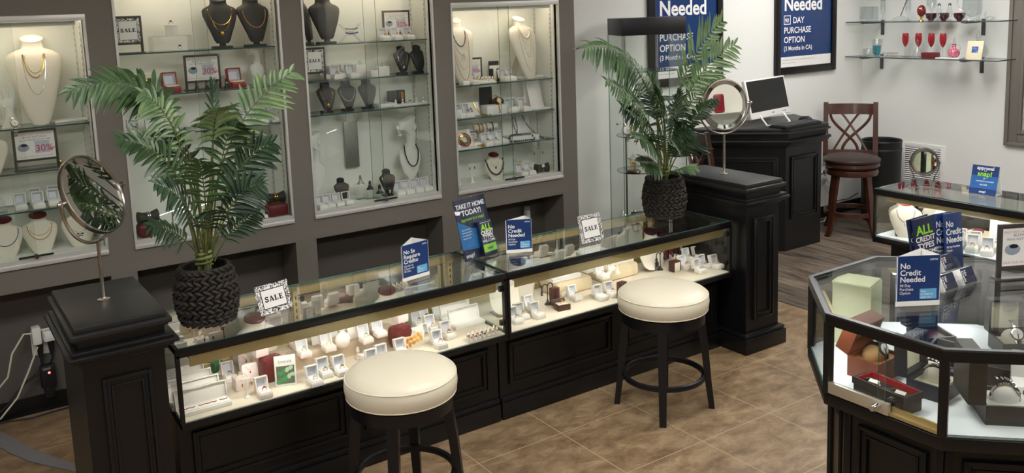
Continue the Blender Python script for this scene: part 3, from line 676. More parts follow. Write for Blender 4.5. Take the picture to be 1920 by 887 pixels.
def earring_stand(loc, rz, h, m, label, group, droop=False, w=.045, ear=None):
    t = thing('earring_stand', label, 'earring stand', loc, rz, group)
    g = G(); g.lathe([(h*.16, 0), (h*.16, .003), (h*.07, h*.12), (.0025, h*.3), (.0022, h)], 14)
    if not droop: g.box((0, 0, h), (w, .004, .008), .001)
    part('stand', g, m, t)
    if droop:
        for s in (-1, 1):
            g = G(); pts = [(0, 0, h*.8)]+[(s*(w*.4-w*.4*cos(a)), 0, h*.86+w*.42*sin(a)) for a in [PI*i/10 for i in range(11)]]+[(s*w*.82, 0, h*.72)]
            g.tube(pts, .0028, 7); g.ball((s*w*.84, -.002, h*.64), (.009, .006, .014), 10, 7); part('arm', g, m, t)
    for s in (-1, 1):
        g = G(); x = s*(w*.42 if not droop else w*.84); z = h-.012 if not droop else h*.63
        g.ball((x, -.006, z-(.0 if droop else .008)), (.0035, .0035, .0035 if droop else .009), 8, 6); part('earring', g, ear or GOLDP, t)
    return t
def finger_tray(loc, rz, n, rows, gems, label, clear=False, w=.024):
    t = thing('ring_tray', label, 'ring tray', loc, rz, None)
    W = n*w+.012; D = rows*w+.012
    g = G(); g.box((0, 0, .006), (W, D, .012), .003); part('tray', g, ACRYL if clear else WHITEL, t)
    k = 0
    for j in range(rows):
        for i in range(n):
            x, y = (i-(n-1)/2)*w, (j-(rows-1)/2)*w
            c = cpart('cone', ('ft',), lambda g: g.lathe([(.0085, .010), (.0075, .02), (.0045, .036), (.003, .041), (0, .043)], 12), WHITEL, t, (x, y, 0))
            gm = gems[k % len(gems)]; k += 1
            if gm:
                r = cpart('ring', ('ft', gm), lambda g: (g.ring((0, 0, .027), .0075, .0014, 14, 5), g.ball((0, -.0085, .028), (.005, .003, .005), 8, 5)), GEM[gm] if gm != 'gold' else GOLDP, t, (x, y, 0))
    return t
def watch(g, c, r, s=1):
    """round watch lying tilted towards the viewer; material 0 metal, 1 dial"""
    g.M = Matrix.Translation(c) @ Euler((radians(60), 0, 0)).to_matrix().to_4x4(); g.mi = 0
    g.lathe([(r, -.003), (r*1.08, 0), (r, .004), (r*.85, .0045)], 22); g.mi = 1; g.lathe([(r*.84, .0046), (r*.84, .005)], 22); g.mi = 2
    g.box((0, r*.25, .0054), (.0012, r*.6, .0006)); g.box((r*.18, 0, .0054), (r*.4, .0012, .0006)); g.mi = 0
    g.box((r*1.12, 0, 0), (.004, .005, .005), .001)
    for sg in (-1, 1):
        for k in range(5): g.box((0, sg*(r+.004+k*.007), -.002-.0035*k*k*.5), (r*1.05-.001*k, .0065, .003), .001, Euler((sg*-.22*k, 0, 0)))
    g.M = Matrix()

# ------------------------------------------------------------------ inside the left counter
def bracelet_box(loc, rz, w, label, group, line=False):
    t = thing('bracelet_box', label, 'jewellery box', loc, rz, group)
    cpart('base', ('bb', w), lambda g: g.box((0, -.004, .009), (w, .058, .018), .003), WHITEL, t)
    cpart('lid', ('bb', w), lambda g: (setattr(g, 'M', Matrix.Translation((0, .024, .016)) @ Euler((radians(-12), 0, 0)).to_matrix().to_4x4()), g.box((0, .006, .034), (w, .004, .068), .002), g.box((0, 0, .066), (w, .014, .005), .002), g.box((0, 0, .002), (w, .014, .005), .002), g.box((-w/2+.0025, 0, .034), (.005, .014, .068), .002), g.box((w/2-.0025, 0, .034), (.005, .014, .068), .002)), WHITEL, t)
    cpart('pad', ('bb', w), lambda g: g.box((0, -.006, .019), (w-.014, .042, .004), .001), PAPER, t)
    return t
for i, (x, y) in enumerate(((-1.372, .075), (-1.378, .155), (-1.384, .238), (-1.392, .32))):
    bracelet_box((x, y, ZD), .0, .20, ('open white bracelet box holding a red-stone bracelet, nearest the black pedestal' if i == 0 else f'open long white bracelet box, {ORD[i]} back from the red-stone bracelet'), 'bracelet boxes by the pedestal')
g = G()
for i in range(34):
    x = -.085+i*.005+(.012 if i > 10 else 0)+(.012 if i > 24 else 0)
    if abs(x) < .09: g.ball((x, .002*sin(i*1.3), 0), (.003, .002, .002), 6, 4)
single('bracelet', g, mat('red_gold', rgb(190, 96, 76), .2, .7), 'thin red-stone bracelet lying in the front bracelet box', 'bracelet', (-1.372, .07, ZD+.0225))
GR = 'ring boxes in the left counter'
ring_row('beside the bracelet boxes in left counter', GR, [(*(-1.206, 0.284, 0.465), 'blue'), (*(-1.144, 0.037, 0.465), 'pink')], 'blush')
ring_row('between the picture cards in left counter', GR, [(*(-0.940, 0.016, 0.465), 'clear'), (*(-0.873, 0.071, 0.465), 'grey'), (*(-0.809, 0.048, 0.465), 'olive')])
ring_row('on the beige curved riser', 'ring boxes on the curved riser', [(*(-0.905, 0.303, 0.530), None), (*(-0.918, 0.183, 0.530), 'green'), (*(-0.809, 0.178, 0.530), 'yellow'), (*(-0.642, 0.161, 0.530), 'green'), (*(-0.560, 0.193, 0.530), None)], 'blush')
ring_row('behind the front stool seat', GR, [(*(-0.671, 0.023, 0.465), None), (*(-0.611, 0.048, 0.465), None), (*(-0.514, 0.061, 0.465), None)])
ring_row('right of the orange picture card', GR, [(*(-0.349, 0.154, 0.465), 'red'), (*(-0.266, 0.243, 0.465), 'amber'), (*(-0.338, 0.045, 0.465), 'amber'), (*(-0.249, 0.123, 0.465), 'red')])
ring_row('behind the orange picture card', GR, [(*(-0.278, 0.411, 0.465), None), (*(-0.282, 0.349, 0.465), 'dark'), (*(-0.226, 0.378, 0.465), 'dark'), (*(-0.209, 0.502, 0.465), None)])
# blocks and risers
def cube_ring_box(loc, rz, label, gem, group):
    t = thing('ring_cube', label, 'ring stand', loc, rz, group)
    cpart('cube', ('rc',), lambda g: g.box((0, 0, .026), (.056, .056, .052), .004), PINKL, t)
    cpart('slot_pad', ('rc',), lambda g: (g.box((0, -.006, .0525), (.032, .014, .003), .001), g.box((0, .01, .0525), (.032, .014, .003), .001)), PAPER, t)
    if gem: cpart('ring', ('rc', gem), lambda g: (g.ring((0, .002, .057), .0095, .0016, 18, 5, 'y'), g.ball((0, .002, .067), (.006, .004, .004), 8, 5)), GEM[gem] if gem != 'gold' else GOLDP, t)
pad((-1.058, 0.192, 0.465), .1, .095, .09, .10, MAROONB, 'display_block', 'maroon cube riser carrying a white ring cube, beside green picture card', 'display block')
cube_ring_box((-1.093, .226, .566), .1, 'white ring cube without a ring on the first maroon block', None, 'white ring cubes')
cube_ring_box((-1.194, 0.180, 0.465), .0, 'white ring cube holding a rose gold ring, beside the bracelet boxes', 'gold', 'white ring cubes')
pad((-0.471, 0.170, 0.465), .1, .095, .09, .10, MAROONB, 'display_block', 'maroon cube riser carrying an amber ring, behind orange picture card', 'display block')
cube_ring_box((-.447, .213, .566), .1, 'white ring cube holding an amber ring, on second maroon block', 'amber', 'white ring cubes')
g = G()
poly = [(.27+.06*cos(a), -.0+.075*sin(a)) for a in [(-90+180*i/12)*PI/180 for i in range(13)]]+[(-.27+.06*cos(a), .0+.075*sin(a)) for a in [(90+180*i/12)*PI/180 for i in range(13)]]
g.prism(poly, 0, .065, .002); single('riser', g, BEIGE, 'long round-ended beige suede riser carrying ring boxes', 'display riser', (-.78, .285, ZD), .02)
def picture_card(loc, rz, w, h, label, title, cols, sub=None):
    t = thing('picture_card', label, 'picture card', loc, rz, 'gemstone picture cards')
    R = (radians(-10), 0, 0)
    g = G(); g.bx(-w/2, 0, 0, w/2, .004, h, .001); part('card', g, PAPER, t, rot=R)
    g = G(); g.box((-w*.3, .002, h+.004), (w*.25, .006, .008), .001); g.box((w*.25, .002, h+.006), (w*.3, .006, .012), .001); part('clip', g, ACRYL, t, rot=R)
    g = G(); rr = random.Random(len(title))
    g.bx(-w*.42, -.0006, h*.08, w*.42, -.0001, h*.66); part('picture', g, mat('picture_ground_'+title, rgb(*cols[0]), .5), t, rot=R)
    g = G()
    for k in range(9):
        g.mi = k % 2; g.ball((w*(-.33+.66*((k*5) % 9)/8), -.0008, h*(.16+.42*((k*7) % 9)/8)), (w*.1, .0006, h*.09), 8, 4, Euler((0, rr.random()*3, 0)))
    part('gem_picture', g, [mat('gem_print_a'+title, rgb(*cols[1]), .4), mat('gem_print_b'+title, rgb(*cols[2]), .4)], t, rot=R)
    lettering('lettering', [(title, h*.13, 0, h*.76, 'CENTER')]+([(sub, h*.06, 0, h*.69, 'CENTER')] if sub else []), GREYINK, t, rot=R)
picture_card((-1.039, 0.082, 0.465), -.32, .085, .125, 'upright card printed with green gems and the word Emerald', 'Emerald', ((96, 110, 92), (70, 150, 92), (186, 214, 184)))
picture_card((-0.430, 0.120, 0.465), .12, .125, .09, 'upright card printed with orange gems and the word Citrine', 'Citrine', ((232, 222, 196), (206, 134, 36), (228, 170, 70)), 'a touch of sunshine')
earring_stand((-1.201, 0.076, 0.465), 0, .075, WHITEL, 'white earring stand in front of the pink pads, left counter', 'white earring stands')
earring_stand((-1.215, 0.389, 0.465), 0, .13, WHITEL, 'tall white earring stand behind the blue-stone ring box', 'white earring stands', ear=GEM['teal'])
for k, (p, lab) in enumerate((((-1.142, 0.218, 0.465), 'front'), ((-1.119, 0.340, 0.465), 'middle'), ((-1.112, 0.439, 0.465), 'rear'))):
    t = thing('pendant_pad', f'rounded blush pendant pad, {lab} of three beside the maroon block', 'pendant pad', p, 0, 'blush pendant pads')
    cpart('pad', ('pp',), lambda g: g.box((0, 0, .04), (.066, .008, .08), .008, Euler((radians(-14), 0, 0))), PINKL, t)
    cpart('strut', ('pp',), lambda g: g.box((0, .022, .03), (.02, .004, .064), .001, Euler((radians(22), 0, 0))), PINKL, t)
    cpart('pendant', ('pp',), lambda g: (g.tube([(-.018, .004, .07), (0, -.004, .05), (.018, .004, .07)], .0006, 4), g.ball((0, -.0055, .045), (.003, .002, .005), 8, 6)), GEM['pink'], t)
# small items on the riser
g = G(); g.lathe([(.022, 0), (.031, .012), (.034, .035), (.026, .055), (.012, .066), (.010, .072), (.016, .076), (.0, .077)], 20, sy=.7); single('necklace_stand', g, PINKL, 'small blush vase-shaped pendant form on the beige riser', 'pendant form', (-0.744, 0.180, 0.530))
for k, (u, v) in enumerate(((594, 645), (622, 632), (662, 634))):
    t = thing('pendant_pad', ['narrow white pendant pad at the riser’s near end', 'wedge pendant pad behind yellow-stone ring box', 'upright white pendant pad behind the vase-shaped form'][k], 'pendant pad', ((-0.822, 0.284, 0.530), (-0.736, 0.321, 0.530), (-0.667, 0.247, 0.530))[k], 0)
    g = G(); g.box((0, 0, .036), (.05, .005, .072), .001, Euler((radians(-16), 0, 0))); part('pad', g, WHITEL, t)
    g = G(); g.box((0, .018, .03), (.03, .004, .06), .001, Euler((radians(18), 0, 0))); part('strut', g, WHITEL, t)
for k, p in enumerate(((-0.817, 0.140, 0.465), (-0.780, 0.125, 0.465), (-0.682, 0.166, 0.465))):
    t = thing('ring_finger', ['white ring finger behind the olive-stone ring box', 'second white ring finger, beside the olive-stone box', 'white ring finger wearing a gold ring near the stool'][k], 'ring stand', p, 0, 'white ring fingers')
    cpart('finger', ('rf',), lambda g: (g.box((0, 0, .004), (.03, .03, .008), .002), g.lathe([(.009, .006), (.0085, .03), (.008, .045), (.005, .052), (0, .054)], 12, sy=.8)), WHITEL, t)
    cpart('ring', ('rf',), lambda g: g.ring((0, 0, .03), .0098, .0014, 16, 5), GOLDP, t)
pad((-0.638, 0.162, 0.465), .25, .10, .045, .022, WHITEL, 'tray', 'flat white ring tray partly behind the front stool', 'tray')
# long necklace boxes at the right end
k = 0
for col, (x0, y0, w, n) in enumerate(((-.094, .215, .166, 3),)):
    for j in range(n):
        k += 1
        bracelet_box((x0+.004*j, y0+j*.088, ZD), .02, w, f'open long white necklace box behind the ring cones, {ORD[j]} from the front', 'long white boxes by the counter seam')
finger_tray((-0.128, 0.024, 0.465), .04, 7, 2, ['amber', 'red', 'gold', 'dark', 'yellow', 'amber', 'gold', 'red', 'gold', 'amber', 'dark', 'gold', 'amber', 'yellow'], 'clear tray of white ring cones at the right end of left counter', True)
pad((-0.128, 0.278, 0.465), .05, .06, .045, .02, WHITEL, 'tray', 'small white tray with a loose ring, left of the ring cones', 'tray')
# busts under the glass top
NB = 'white necklace busts with maroon tops'
bust((-1.053, .371, ZD), -.05, .205, 'short', CREAML, 'white necklace bust with maroon top beside the palm pot, left counter', NB, True, None, MAROON)
bust((-.424, .364, ZD), .0, .198, 'short', CREAML, 'white necklace bust with maroon top below the Spanish sign', NB, True, None, MAROON)
pad((-1.22, .41, ZD), .1, .05, .05, .05, mat('green_reflection', rgb(30, 120, 76), .6), 'gift_box', 'small green block standing in for a reflection below the palm pot', 'gift box')  # green block modelled in place of a reflection in the rear door
# ------------------------------------------------------------------ inside the right counter
t = thing('neck_collar', 'pale curved necklace collar at the near end of right counter', 'necklace stand', (.135, .21, ZD), -.12)
g = G()
poly = [(-.075, .115), (.085, .125), (.082, .07)]+[(.078*cos(a), .05+.062*sin(a)) for a in [-PI*i/14 for i in range(1, 14)]]+[(-.08, .07)]
g.M = Matrix.Translation((0, .0, .012)) @ Euler((radians(-22), 0, 0)).to_matrix().to_4x4(); g.prism_y(poly, 0, .004); part('collar', g, CREAML, t)
g = G(); g.box((0, .03, .004), (.12, .09, .008), .002); part('foot', g, BROWNB, t)
g = G(); g.box((0, .06, .05), (.05, .006, .1), .001, Euler((radians(14), 0, 0))); part('strut', g, CREAML, t)
BT = 'black drooping earring stands'
earring_stand((0.379, 0.208, 0.465), .1, .105, BLACKV, 'black two-armed earring stand beside the small brown boxes', BT, True, .045, GEM['clear'])
earring_stand((1.220, 0.276, 0.465), .1, .10, BLACKV, 'black two-armed earring stand in front of the ivory collar', BT, True, .04, BLACKV)
earring_stand((1.347, 0.278, 0.465), .1, .11, BLACKV, 'black two-armed earring stand next to the ring box group', BT, True, .04, BLACKV)
GC = 'ring boxes in the right counter'
ring_row('in the near corner of right counter', GC, [(*(0.104, 0.085, 0.465), 'grey'), (*(0.162, 0.114, 0.465), 'grey'), (*(0.263, 0.180, 0.465), None), (*(0.228, 0.078, 0.465), 'clear')])
ring_row('around the black earring stand, right counter', GC, [(*(0.529, 0.397, 0.465), 'amber'), (*(0.532, 0.278, 0.465), 'dark'), (*(0.530, 0.168, 0.465), 'olive')])
ring_row('in front of the beige block', GC, [(*(0.635, 0.090, 0.465), None), (*(0.712, 0.092, 0.465), 'amber')])
ring_row('on the beige blocks', 'ring boxes on the beige blocks', [(*(0.731, 0.319, 0.540), 'yellow'), (*(0.720, 0.177, 0.540), 'yellow'), (*(0.836, 0.267, 0.540), 'olive')])
ring_row('front row of the corner group', 'corner group of ring boxes', [(*(1.345, 0.196, 0.465), 'amber'), (*(1.347, 0.087, 0.465), 'clear'), (*(1.485, 0.089, 0.465), 'amber')])
ring_row('second row of the corner group', 'corner group of ring boxes', [(*(1.465, 0.290, 0.465), 'amber'), (*(1.433, 0.134, 0.465), 'clear'), (*(1.584, 0.215, 0.465), None), (*(1.599, 0.130, 0.465), None)])
ring_row('third row of the corner group', 'corner group of ring boxes', [(*(1.434, 0.376, 0.465), None), (*(1.554, 0.391, 0.465), None), (*(1.545, 0.279, 0.465), None), (*(1.722, 0.306, 0.465), None), (*(1.752, 0.249, 0.465), 'red')])
ring_row('rear row of the corner group', 'corner group of ring boxes', [(*(1.639, 0.378, 0.465), None), (*(1.715, 0.407, 0.465), None), (*(1.811, 0.419, 0.465), None)])
t = thing('ring_box', 'low dark brown ring box standing open with cream lining', 'ring box', (0.391, 0.103, 0.465), -.15)
g = G(); g.box((0, 0, .015), (.07, .052, .03), .003); part('base', g, BROWNB, t)
g = G(); g.box((0, 0, .0305), (.058, .04, .004), .001); part('pad', g, CREAML, t)
g = G(); g.box((-.0, .04, .03), (.07, .028, .02), .003, Euler((radians(60), 0, 0))); part('lid', g, BROWNB, t)
g = G(); g.ring((0, 0, .038), .0095, .0015, 16, 5, 'y'); g.ball((0, 0, .049), (.005, .004, .003), 8, 5); part('ring', g, GOLDP, t)
for p, lab in (((0.406, 0.185, 0.465), 'tall dark brown closed box behind the open brown ring box'), ((0.725, 0.037, 0.465), 'dark brown upright frame box beside the second stool')):
    t = thing('gift_box', lab, 'gift box', p, .2, 'dark brown upright boxes')
    g = G(); g.box((0, 0, .045), (.045, .034, .09), .003); part('box', g, BROWNB, t)
    g = G(); g.box((.004, -.0175, .045), (.03, .002, .07), .001); part('panel', g, BROWNB if 'closed' in lab else GEM['grey'], t)
t = thing('ring_stand', 'maroon-topped ring stand with grey front near the corner group', 'ring stand', (1.267, 0.209, 0.465), .05)
g = G(); g.box((0, 0, .03), (.06, .04, .06), .003); part('block', g, BROWNB, t)
g = G(); g.box((0, -.0205, .027), (.042, .002, .05), .001); part('front', g, CREAML, t)
g = G(); g.ring((0, 0, .066), .009, .002, 16, 5, 'y'); part('ring', g, GOLDP, t)
bl = 'beige suede blocks'
pad((.595, .33, ZD), .0, .24, .15, .075, BEIGEB, 'display_block', 'beige block with flat white box, behind the dark-stone ring box', 'display block', bl)
pad((.94, .36, ZD), .0, .26, .15, .075, BEIGEB, 'display_block', 'beige block carrying the second flat white box, behind the stool', 'display block', bl)
for x, y, lab in ((.555, .325, 'flat closed white box on the near beige block'), (.965, .37, 'flat closed white box on the far beige block')):
    t = thing('flat_box', lab, 'jewellery box', (x, y, .541), -.05, 'flat white boxes')
    cpart('base', ('fb',), lambda g: g.box((0, 0, .008), (.18, .115, .016), .004), WHITEL, t); cpart('lid', ('fb',), lambda g: (g.box((0, 0, .019), (.184, .119, .010), .004), g.box((0, 0, .0235), (.165, .1, .003), .001)), WHITEL, t)
t = thing('pendant_cone', 'beige cone ring holder between the flat boxes', 'ring stand', (0.831, 0.195, 0.540), 0)
g = G(); g.lathe([(.018, 0), (.017, .006), (.006, .03), (.0025, .05), (.0022, .085)], 14); part('cone', g, CREAML, t)
pad((0.778, 0.202, 0.540), .7, .09, .022, .016, WHITEL, 'bracelet_stand', 'slim white bracelet ramp on the beige block', 'tray')
t = thing('photo_card', 'clear-framed card printed with a brown gem swirl', 'picture card', (1.207, 0.485, 0.465), .1)
g = G(); g.box((0, 0, .05), (.10, .006, .10), .001); part('frame', g, PAPER, t)
g = G()
for q in range(5): g.ring((.01, -.0035, .055), .006+q*.007, .0022, 24, 4, 'y')
part('picture', g, mat('brown_print', rgb(120, 70, 56), .5), t)
t = thing('neck_collar', 'ivory curved necklace collar behind black earring stands', 'necklace stand', (1.17, .27, ZD), .05)
g = G(); g.M = Matrix.Translation((0, .0, .012)) @ Euler((radians(-22), 0, 0)).to_matrix().to_4x4(); poly = [(-.085, .13), (.075, .14), (.078, .07)]+[(.07*cos(a), .05+.05*sin(a)) for a in [-PI*i/14 for i in range(1, 14)]]; g.prism_y(poly, 0, .004); part('collar', g, CREAML, t)
g = G(); g.box((0, .06, .05), (.05, .006, .1), .001, Euler((radians(14), 0, 0))); part('strut', g, CREAML, t)
g = G(); g.box((0.02, .0, .03), (.03, .002, .045), .0008); part('tag', g, GEM['dark'], t)
for x, lab in ((1.36, 'near'), (1.445, 'far')): pad((x, .42, ZD), 0, .08, .05, .15, MAROONB, 'gift_box', f'{lab} of two upright maroon boxes at the rear of right counter', 'gift box', 'maroon boxes in the right counter')
bust((.325, .364, ZD), 0, .195, 'short', CREAML, 'white bust with dark navy top below the trifold sign, right counter', 'busts in the right counter', True, None, mat('navy_top', rgb(36, 32, 52), .3))
bust((1.25, .364, ZD), .1, .195, 'short', CREAML, 'white bust with plum top below the second palm', 'busts in the right counter', True, None, mat('plum_top', rgb(56, 26, 34), .3))
# ------------------------------------------------------------------ on top of the counters
trifold((-.361, .20, ZT+.002), math.atan2(.216-(.188), -.282-(-.435)), .156, .166, 'navy trifold sign reading No Se Requiere Crédito', ('No Se', 'Requiere', 'Crédito'), ('Opción de', 'Compra de', '90 Días'))
trifold((.242, .245, ZT+.002), -.42, .132, .168, 'navy trifold sign reading No Credit Needed on the right counter', ('No', 'Credit', 'Needed'), ('90 Day', 'Purchase', 'Option'))
def sale_plate(loc, rz, w, h, lean, label):
    t = thing('sale_card', label, 'sign', loc, rz, 'acrylic sale cards'); 
    g = G(); g.bx(-w/2-.004, -.0045, 0, w/2+.004, .0045, h+.006, .001); g.bx(-w/2-.004, 0, 0, w/2+.004, .07, .004, .001)
    R = (radians(-lean), 0, 0); part('holder', g, [ACRYL], t, rot=(0, 0, 0) if lean == 0 else R)
    g = G(); g.bx(-w/2, -.0052, .004, w/2, -.0046, .004+h); part('card', g, DAMASK, t, rot=R)
    g = G(); k = .15*w; g.bx(-w/2+k*.85, -.0058, .004+k*.85, w/2-k*.85, -.0053, .004+h-k*.85); g.mi = 1; g.bx(-w/2+k, -.0063, .004+k, w/2-k, -.0059, .004+h-k); part('field', g, [INK, PAPER], t, rot=R)
    g = G(); g.M = Matrix.Translation((0, -.0064, .004+h/2-w*.08)); serif_sale(g, (w-2*k)*.84); part('lettering', g, INK, t, rot=R)
    return t
sale_plate((-1.03, .156, ZT+.003), .22, .150, .118, 20, 'damask-bordered SALE card next to the taller palm')
sale_plate((.635, .151, ZT+.003), .06, .155, .14, 14, 'damask-bordered SALE card on the right counter')
# brochure display
t = thing('brochure_display', 'clear slanted brochure holder with navy TAKE IT HOME TODAY poster', 'brochure holder', (.045, .285, ZT+.003), .24)
W_, H_ = .222, .305; R = (radians(-14), 0, 0)
g = G(); g.bx(-W_/2, 0, 0, W_/2, .003, H_, .0008); part('holder', g, ACRYL, t, rot=R)
g = G(); g.bx(-W_/2+.003, .0035, .004, W_/2-.003, .005, H_-.003); p = part('poster', g, NAVYD, t, rot=R)
g = G(); g.prism_y([(-W_/2+.004, .06), (-W_/2+.11, .05), (W_/2-.01, .075), (W_/2-.01, .15), (-W_/2+.1, .15), (-W_/2+.004, .2)], .0028, .0034); part('blue_wave', g, mat('mid_blue_print', rgb(44, 110, 168), .4), p)
lettering('headline', [('TAKE IT HOME', .032, 0, H_-.05, 'CENTER', .92), ('TODAY!', .036, 0, H_-.085, 'CENTER')], WHITEINK, p, (0, .0026, 0), bold=.025)
lettering('green_lettering', [('approval in a snap!', .021, .0, H_-.112, 'CENTER')], LIME, p, (0, .0026, 0), bold=.008)
lettering('lettering', [('Apply in minutes', .009, -.09, .15), ('Checking account', .009, -.09, .136), ('Government ID', .009, -.09, .122), ('Steady income', .009, -.09, .108), ('snap!', .028, -.095, .018)], WHITEINK, p, (0, .0026, 0), bold=.008)
g = G(); g.bx(.0, -.032, .0, .1, -.029, .10); g.bx(.0, -.032, 0, .003, 0, .1); g.bx(.097, -.032, 0, .1, 0, .1); g.bx(0, -.032, 0, .1, 0, .003); part('pocket', g, ACRYL, t, rot=R)
b = thing('brochure', 'stack of navy and lime brochures in the holder pocket, ALL CREDIT TYPES', 'brochure', (.045, .285, ZT+.003), .24, None, None, (radians(-14), 0, .24))
g = G(); g.bx(.006, -.024, .006, .094, -.006, .175, .001); part('pages', g, NAVYD, b)
g = G(); g.bx(.006, -.0247, .022, .094, -.0241, .06); part('green_band', g, LIME, b)
lettering('lettering', [('ALL', .044, .05, .128, 'CENTER')], LIME, b, (0, -.0246, 0), bold=.03)
lettering('lettering', [('CREDIT', .025, .05, .108, 'CENTER'), ('TYPES', .027, .05, .087, 'CENTER'), ('WELCOME', .018, .05, .07, 'CENTER'), ('Checking Account, Government ID', .005, .05, .165, 'CENTER')], WHITEINK, b, (0, -.0246, 0), bold=.025)
lettering('lettering', [('snap!', .02, .05, .034, 'CENTER')], NAVYD, b, (0, -.0249, 0), bold=.02)
# round mirrors on the pedestals
table_mirror((-1.678, .109, .963), 0, .149, .39, radians(-24), .80, 'round tilting mirror reflecting palm leaves, on the near pedestal')
table_mirror((1.672, .214, .963), 0, .146, .405, radians(-4), -.274, 'round mirror on the wide pedestal before the desk')
stool((.722, -.268, 0), .0, 'backless cream-topped round stool nearer the wide pedestal, legs fully in view')
stool((-.725, -.33, 0), .12, 'large cream-topped round stool in front of the longer-filled counter')

# ------------------------------------------------------------------ goods in the wall showcases
D0 = .851                                         # showcase decks
def T3(p, dy=0): return (p[0], p[1]+dy, p[2])
BB = 'black necklace busts on glass shelves'
CB = 'cream busts on the showcase decks'
# --- showcase 1
b = bust((-1.66, 1.585, 1.473), -.1, .43, 'long', CREAML, 'tall tapering cream necklace bust with three gold chains, leftmost showcase', 'tall cream busts')
necklace(b, .105, .80, .26, .0022, GOLDP, 'thick gold rope chain on the tall cream bust, leftmost showcase', group=None)
necklace(b, .09, .79, .20, .0012, GOLDP, 'fine gold chain, highest on the tall cream bust, leftmost showcase')
necklace(b, .115, .80, .45, .001, SILVER, 'long thin silver chain hanging low on the tall cream bust')
t = thing('hand_display', 'white open hand display beside the tall cream bust', 'hand display', (-1.79, 1.56, 1.473), .3)
g = G(); g.lathe([(.045, 0), (.038, .01), (.024, .05), (.02, .08), (.026, .105), (.03, .125), (.024, .14)], 16, sy=.6)
for x, dx, l in ((-.018, -.022, .07), (-.007, -.008, .085), (.006, .008, .088), (.018, .022, .07)): g.tube([(x, 0, .13), (x+dx*.5, -.005, .13+l*.5), (x+dx, -.016, .13+l)], [.0075, .0065, .004], 8)
g.tube([(-.02, 0, .10), (-.05, -.01, .13), (-.07, -.016, .165)], [.009, .0075, .0045], 8); part('hand', g, MANN, t)
t = thing('bangle_stand', 'clear stand with gold bangles beside the white hand', 'bangle stand', (-1.885, 1.55, 1.473), 0)
g = G(); g.tube([(-.06, 0, .07), (.06, 0, .07)], .03, 16); g.box((0, 0, .03), (.02, .03, .06), .002); part('stand', g, ACRYL, t)
for x in (-.035, 0, .03): part('bangle', (lambda g: (g.ring((x, 0, .068), .036, .005, 22, 6, 'x'), g)[1])(G()), GOLDP, t)
pad((-1.875, 1.50, 1.473), 0, .06, .05, .04, WHITEL, 'flat_box', 'small white box under the gold bangles', 'jewellery box')
g = G(); watch(g, (0, 0, .022), .018); single('wristwatch', g, [SILVER, PAPER, INK], 'small silver wristwatch lying before the white hand', 'watch', (-1.78, 1.50, 1.473), .2)
pad((-1.53, 1.60, 1.473), .2, .16, .07, .012, WHITEL, 'tray', 'flat white pad behind the tall cream bust', 'tray')
thirty_sign((-1.70, 1.53, 1.26), .0, .17, .13, .055, 'pewter-framed 30 percent off sign below the tall cream bust')
b = bust((-1.905, 1.54, 1.26), .0, .20, 'short', CREAML, 'small cream bust with dark foot cut by the photo edge, middle shelf', 'cream busts at the photo edge', True, MAROON, CREAML)
pad((-1.60, 1.56, 1.26), 0, .02, .02, .03, GOLDP, 'trinket_box', 'tiny gold box at the right end of the sign shelf', 'trinket')
ring_row('front row above the maroon-topped busts', 'ring boxes in the leftmost showcase', [(-1.79, 1.53, 1.073, None), (-1.715, 1.515, 1.073, None), (-1.645, 1.525, 1.073, None)], 'white', 1.05)
ring_row('rear row above the maroon-topped busts', 'ring boxes in the leftmost showcase', [(-1.715, 1.62, 1.073, None), (-1.63, 1.63, 1.073, None), (-1.565, 1.57, 1.073, None)], 'white', 1.05)
pad((-1.90, 1.55, 1.073), 0, .10, .08, .012, ACRYL, 'tray', 'clear flat tray at the photo edge, ring box shelf', 'tray')
pad((-1.90, 1.56, 1.0855), 0, .09, .07, .05, ACRYL, 'clear_box', 'clear box stacked on the flat tray at the photo edge', 'jewellery box')
for k, (x, lab) in enumerate(((-1.872, 'cream bust with dark bead necklace, first of three maroon-topped on the deck'), (-1.72, 'cream bust with two gold chains, middle of three maroon-topped on the deck'), (-1.545, 'cream bust with butterfly pendant, behind the round mirror'))):
    b = bust((x, 1.555, D0), 0, .175, 'short', CREAML, lab, CB, MAROON, None, MAROON)
    if k == 0: necklace(b, .34, .74, .42, .0022, GEM['blue'], 'string of dark beads on the first maroon-topped bust', 'odd')
    if k == 1:
        necklace(b, .28, .76, .28, .001, GOLDP, 'short gold chain on the middle maroon-topped bust'); necklace(b, .31, .76, .40, .0022, GOLDP, 'bright gold link chain on the middle maroon-topped bust', 'odd')
    if k == 2: necklace(b, .30, .76, .36, .0008, SILVER, 'fine chain with a silver butterfly pendant behind the mirror', 'chain', .014, None, None, 'butterfly necklace')
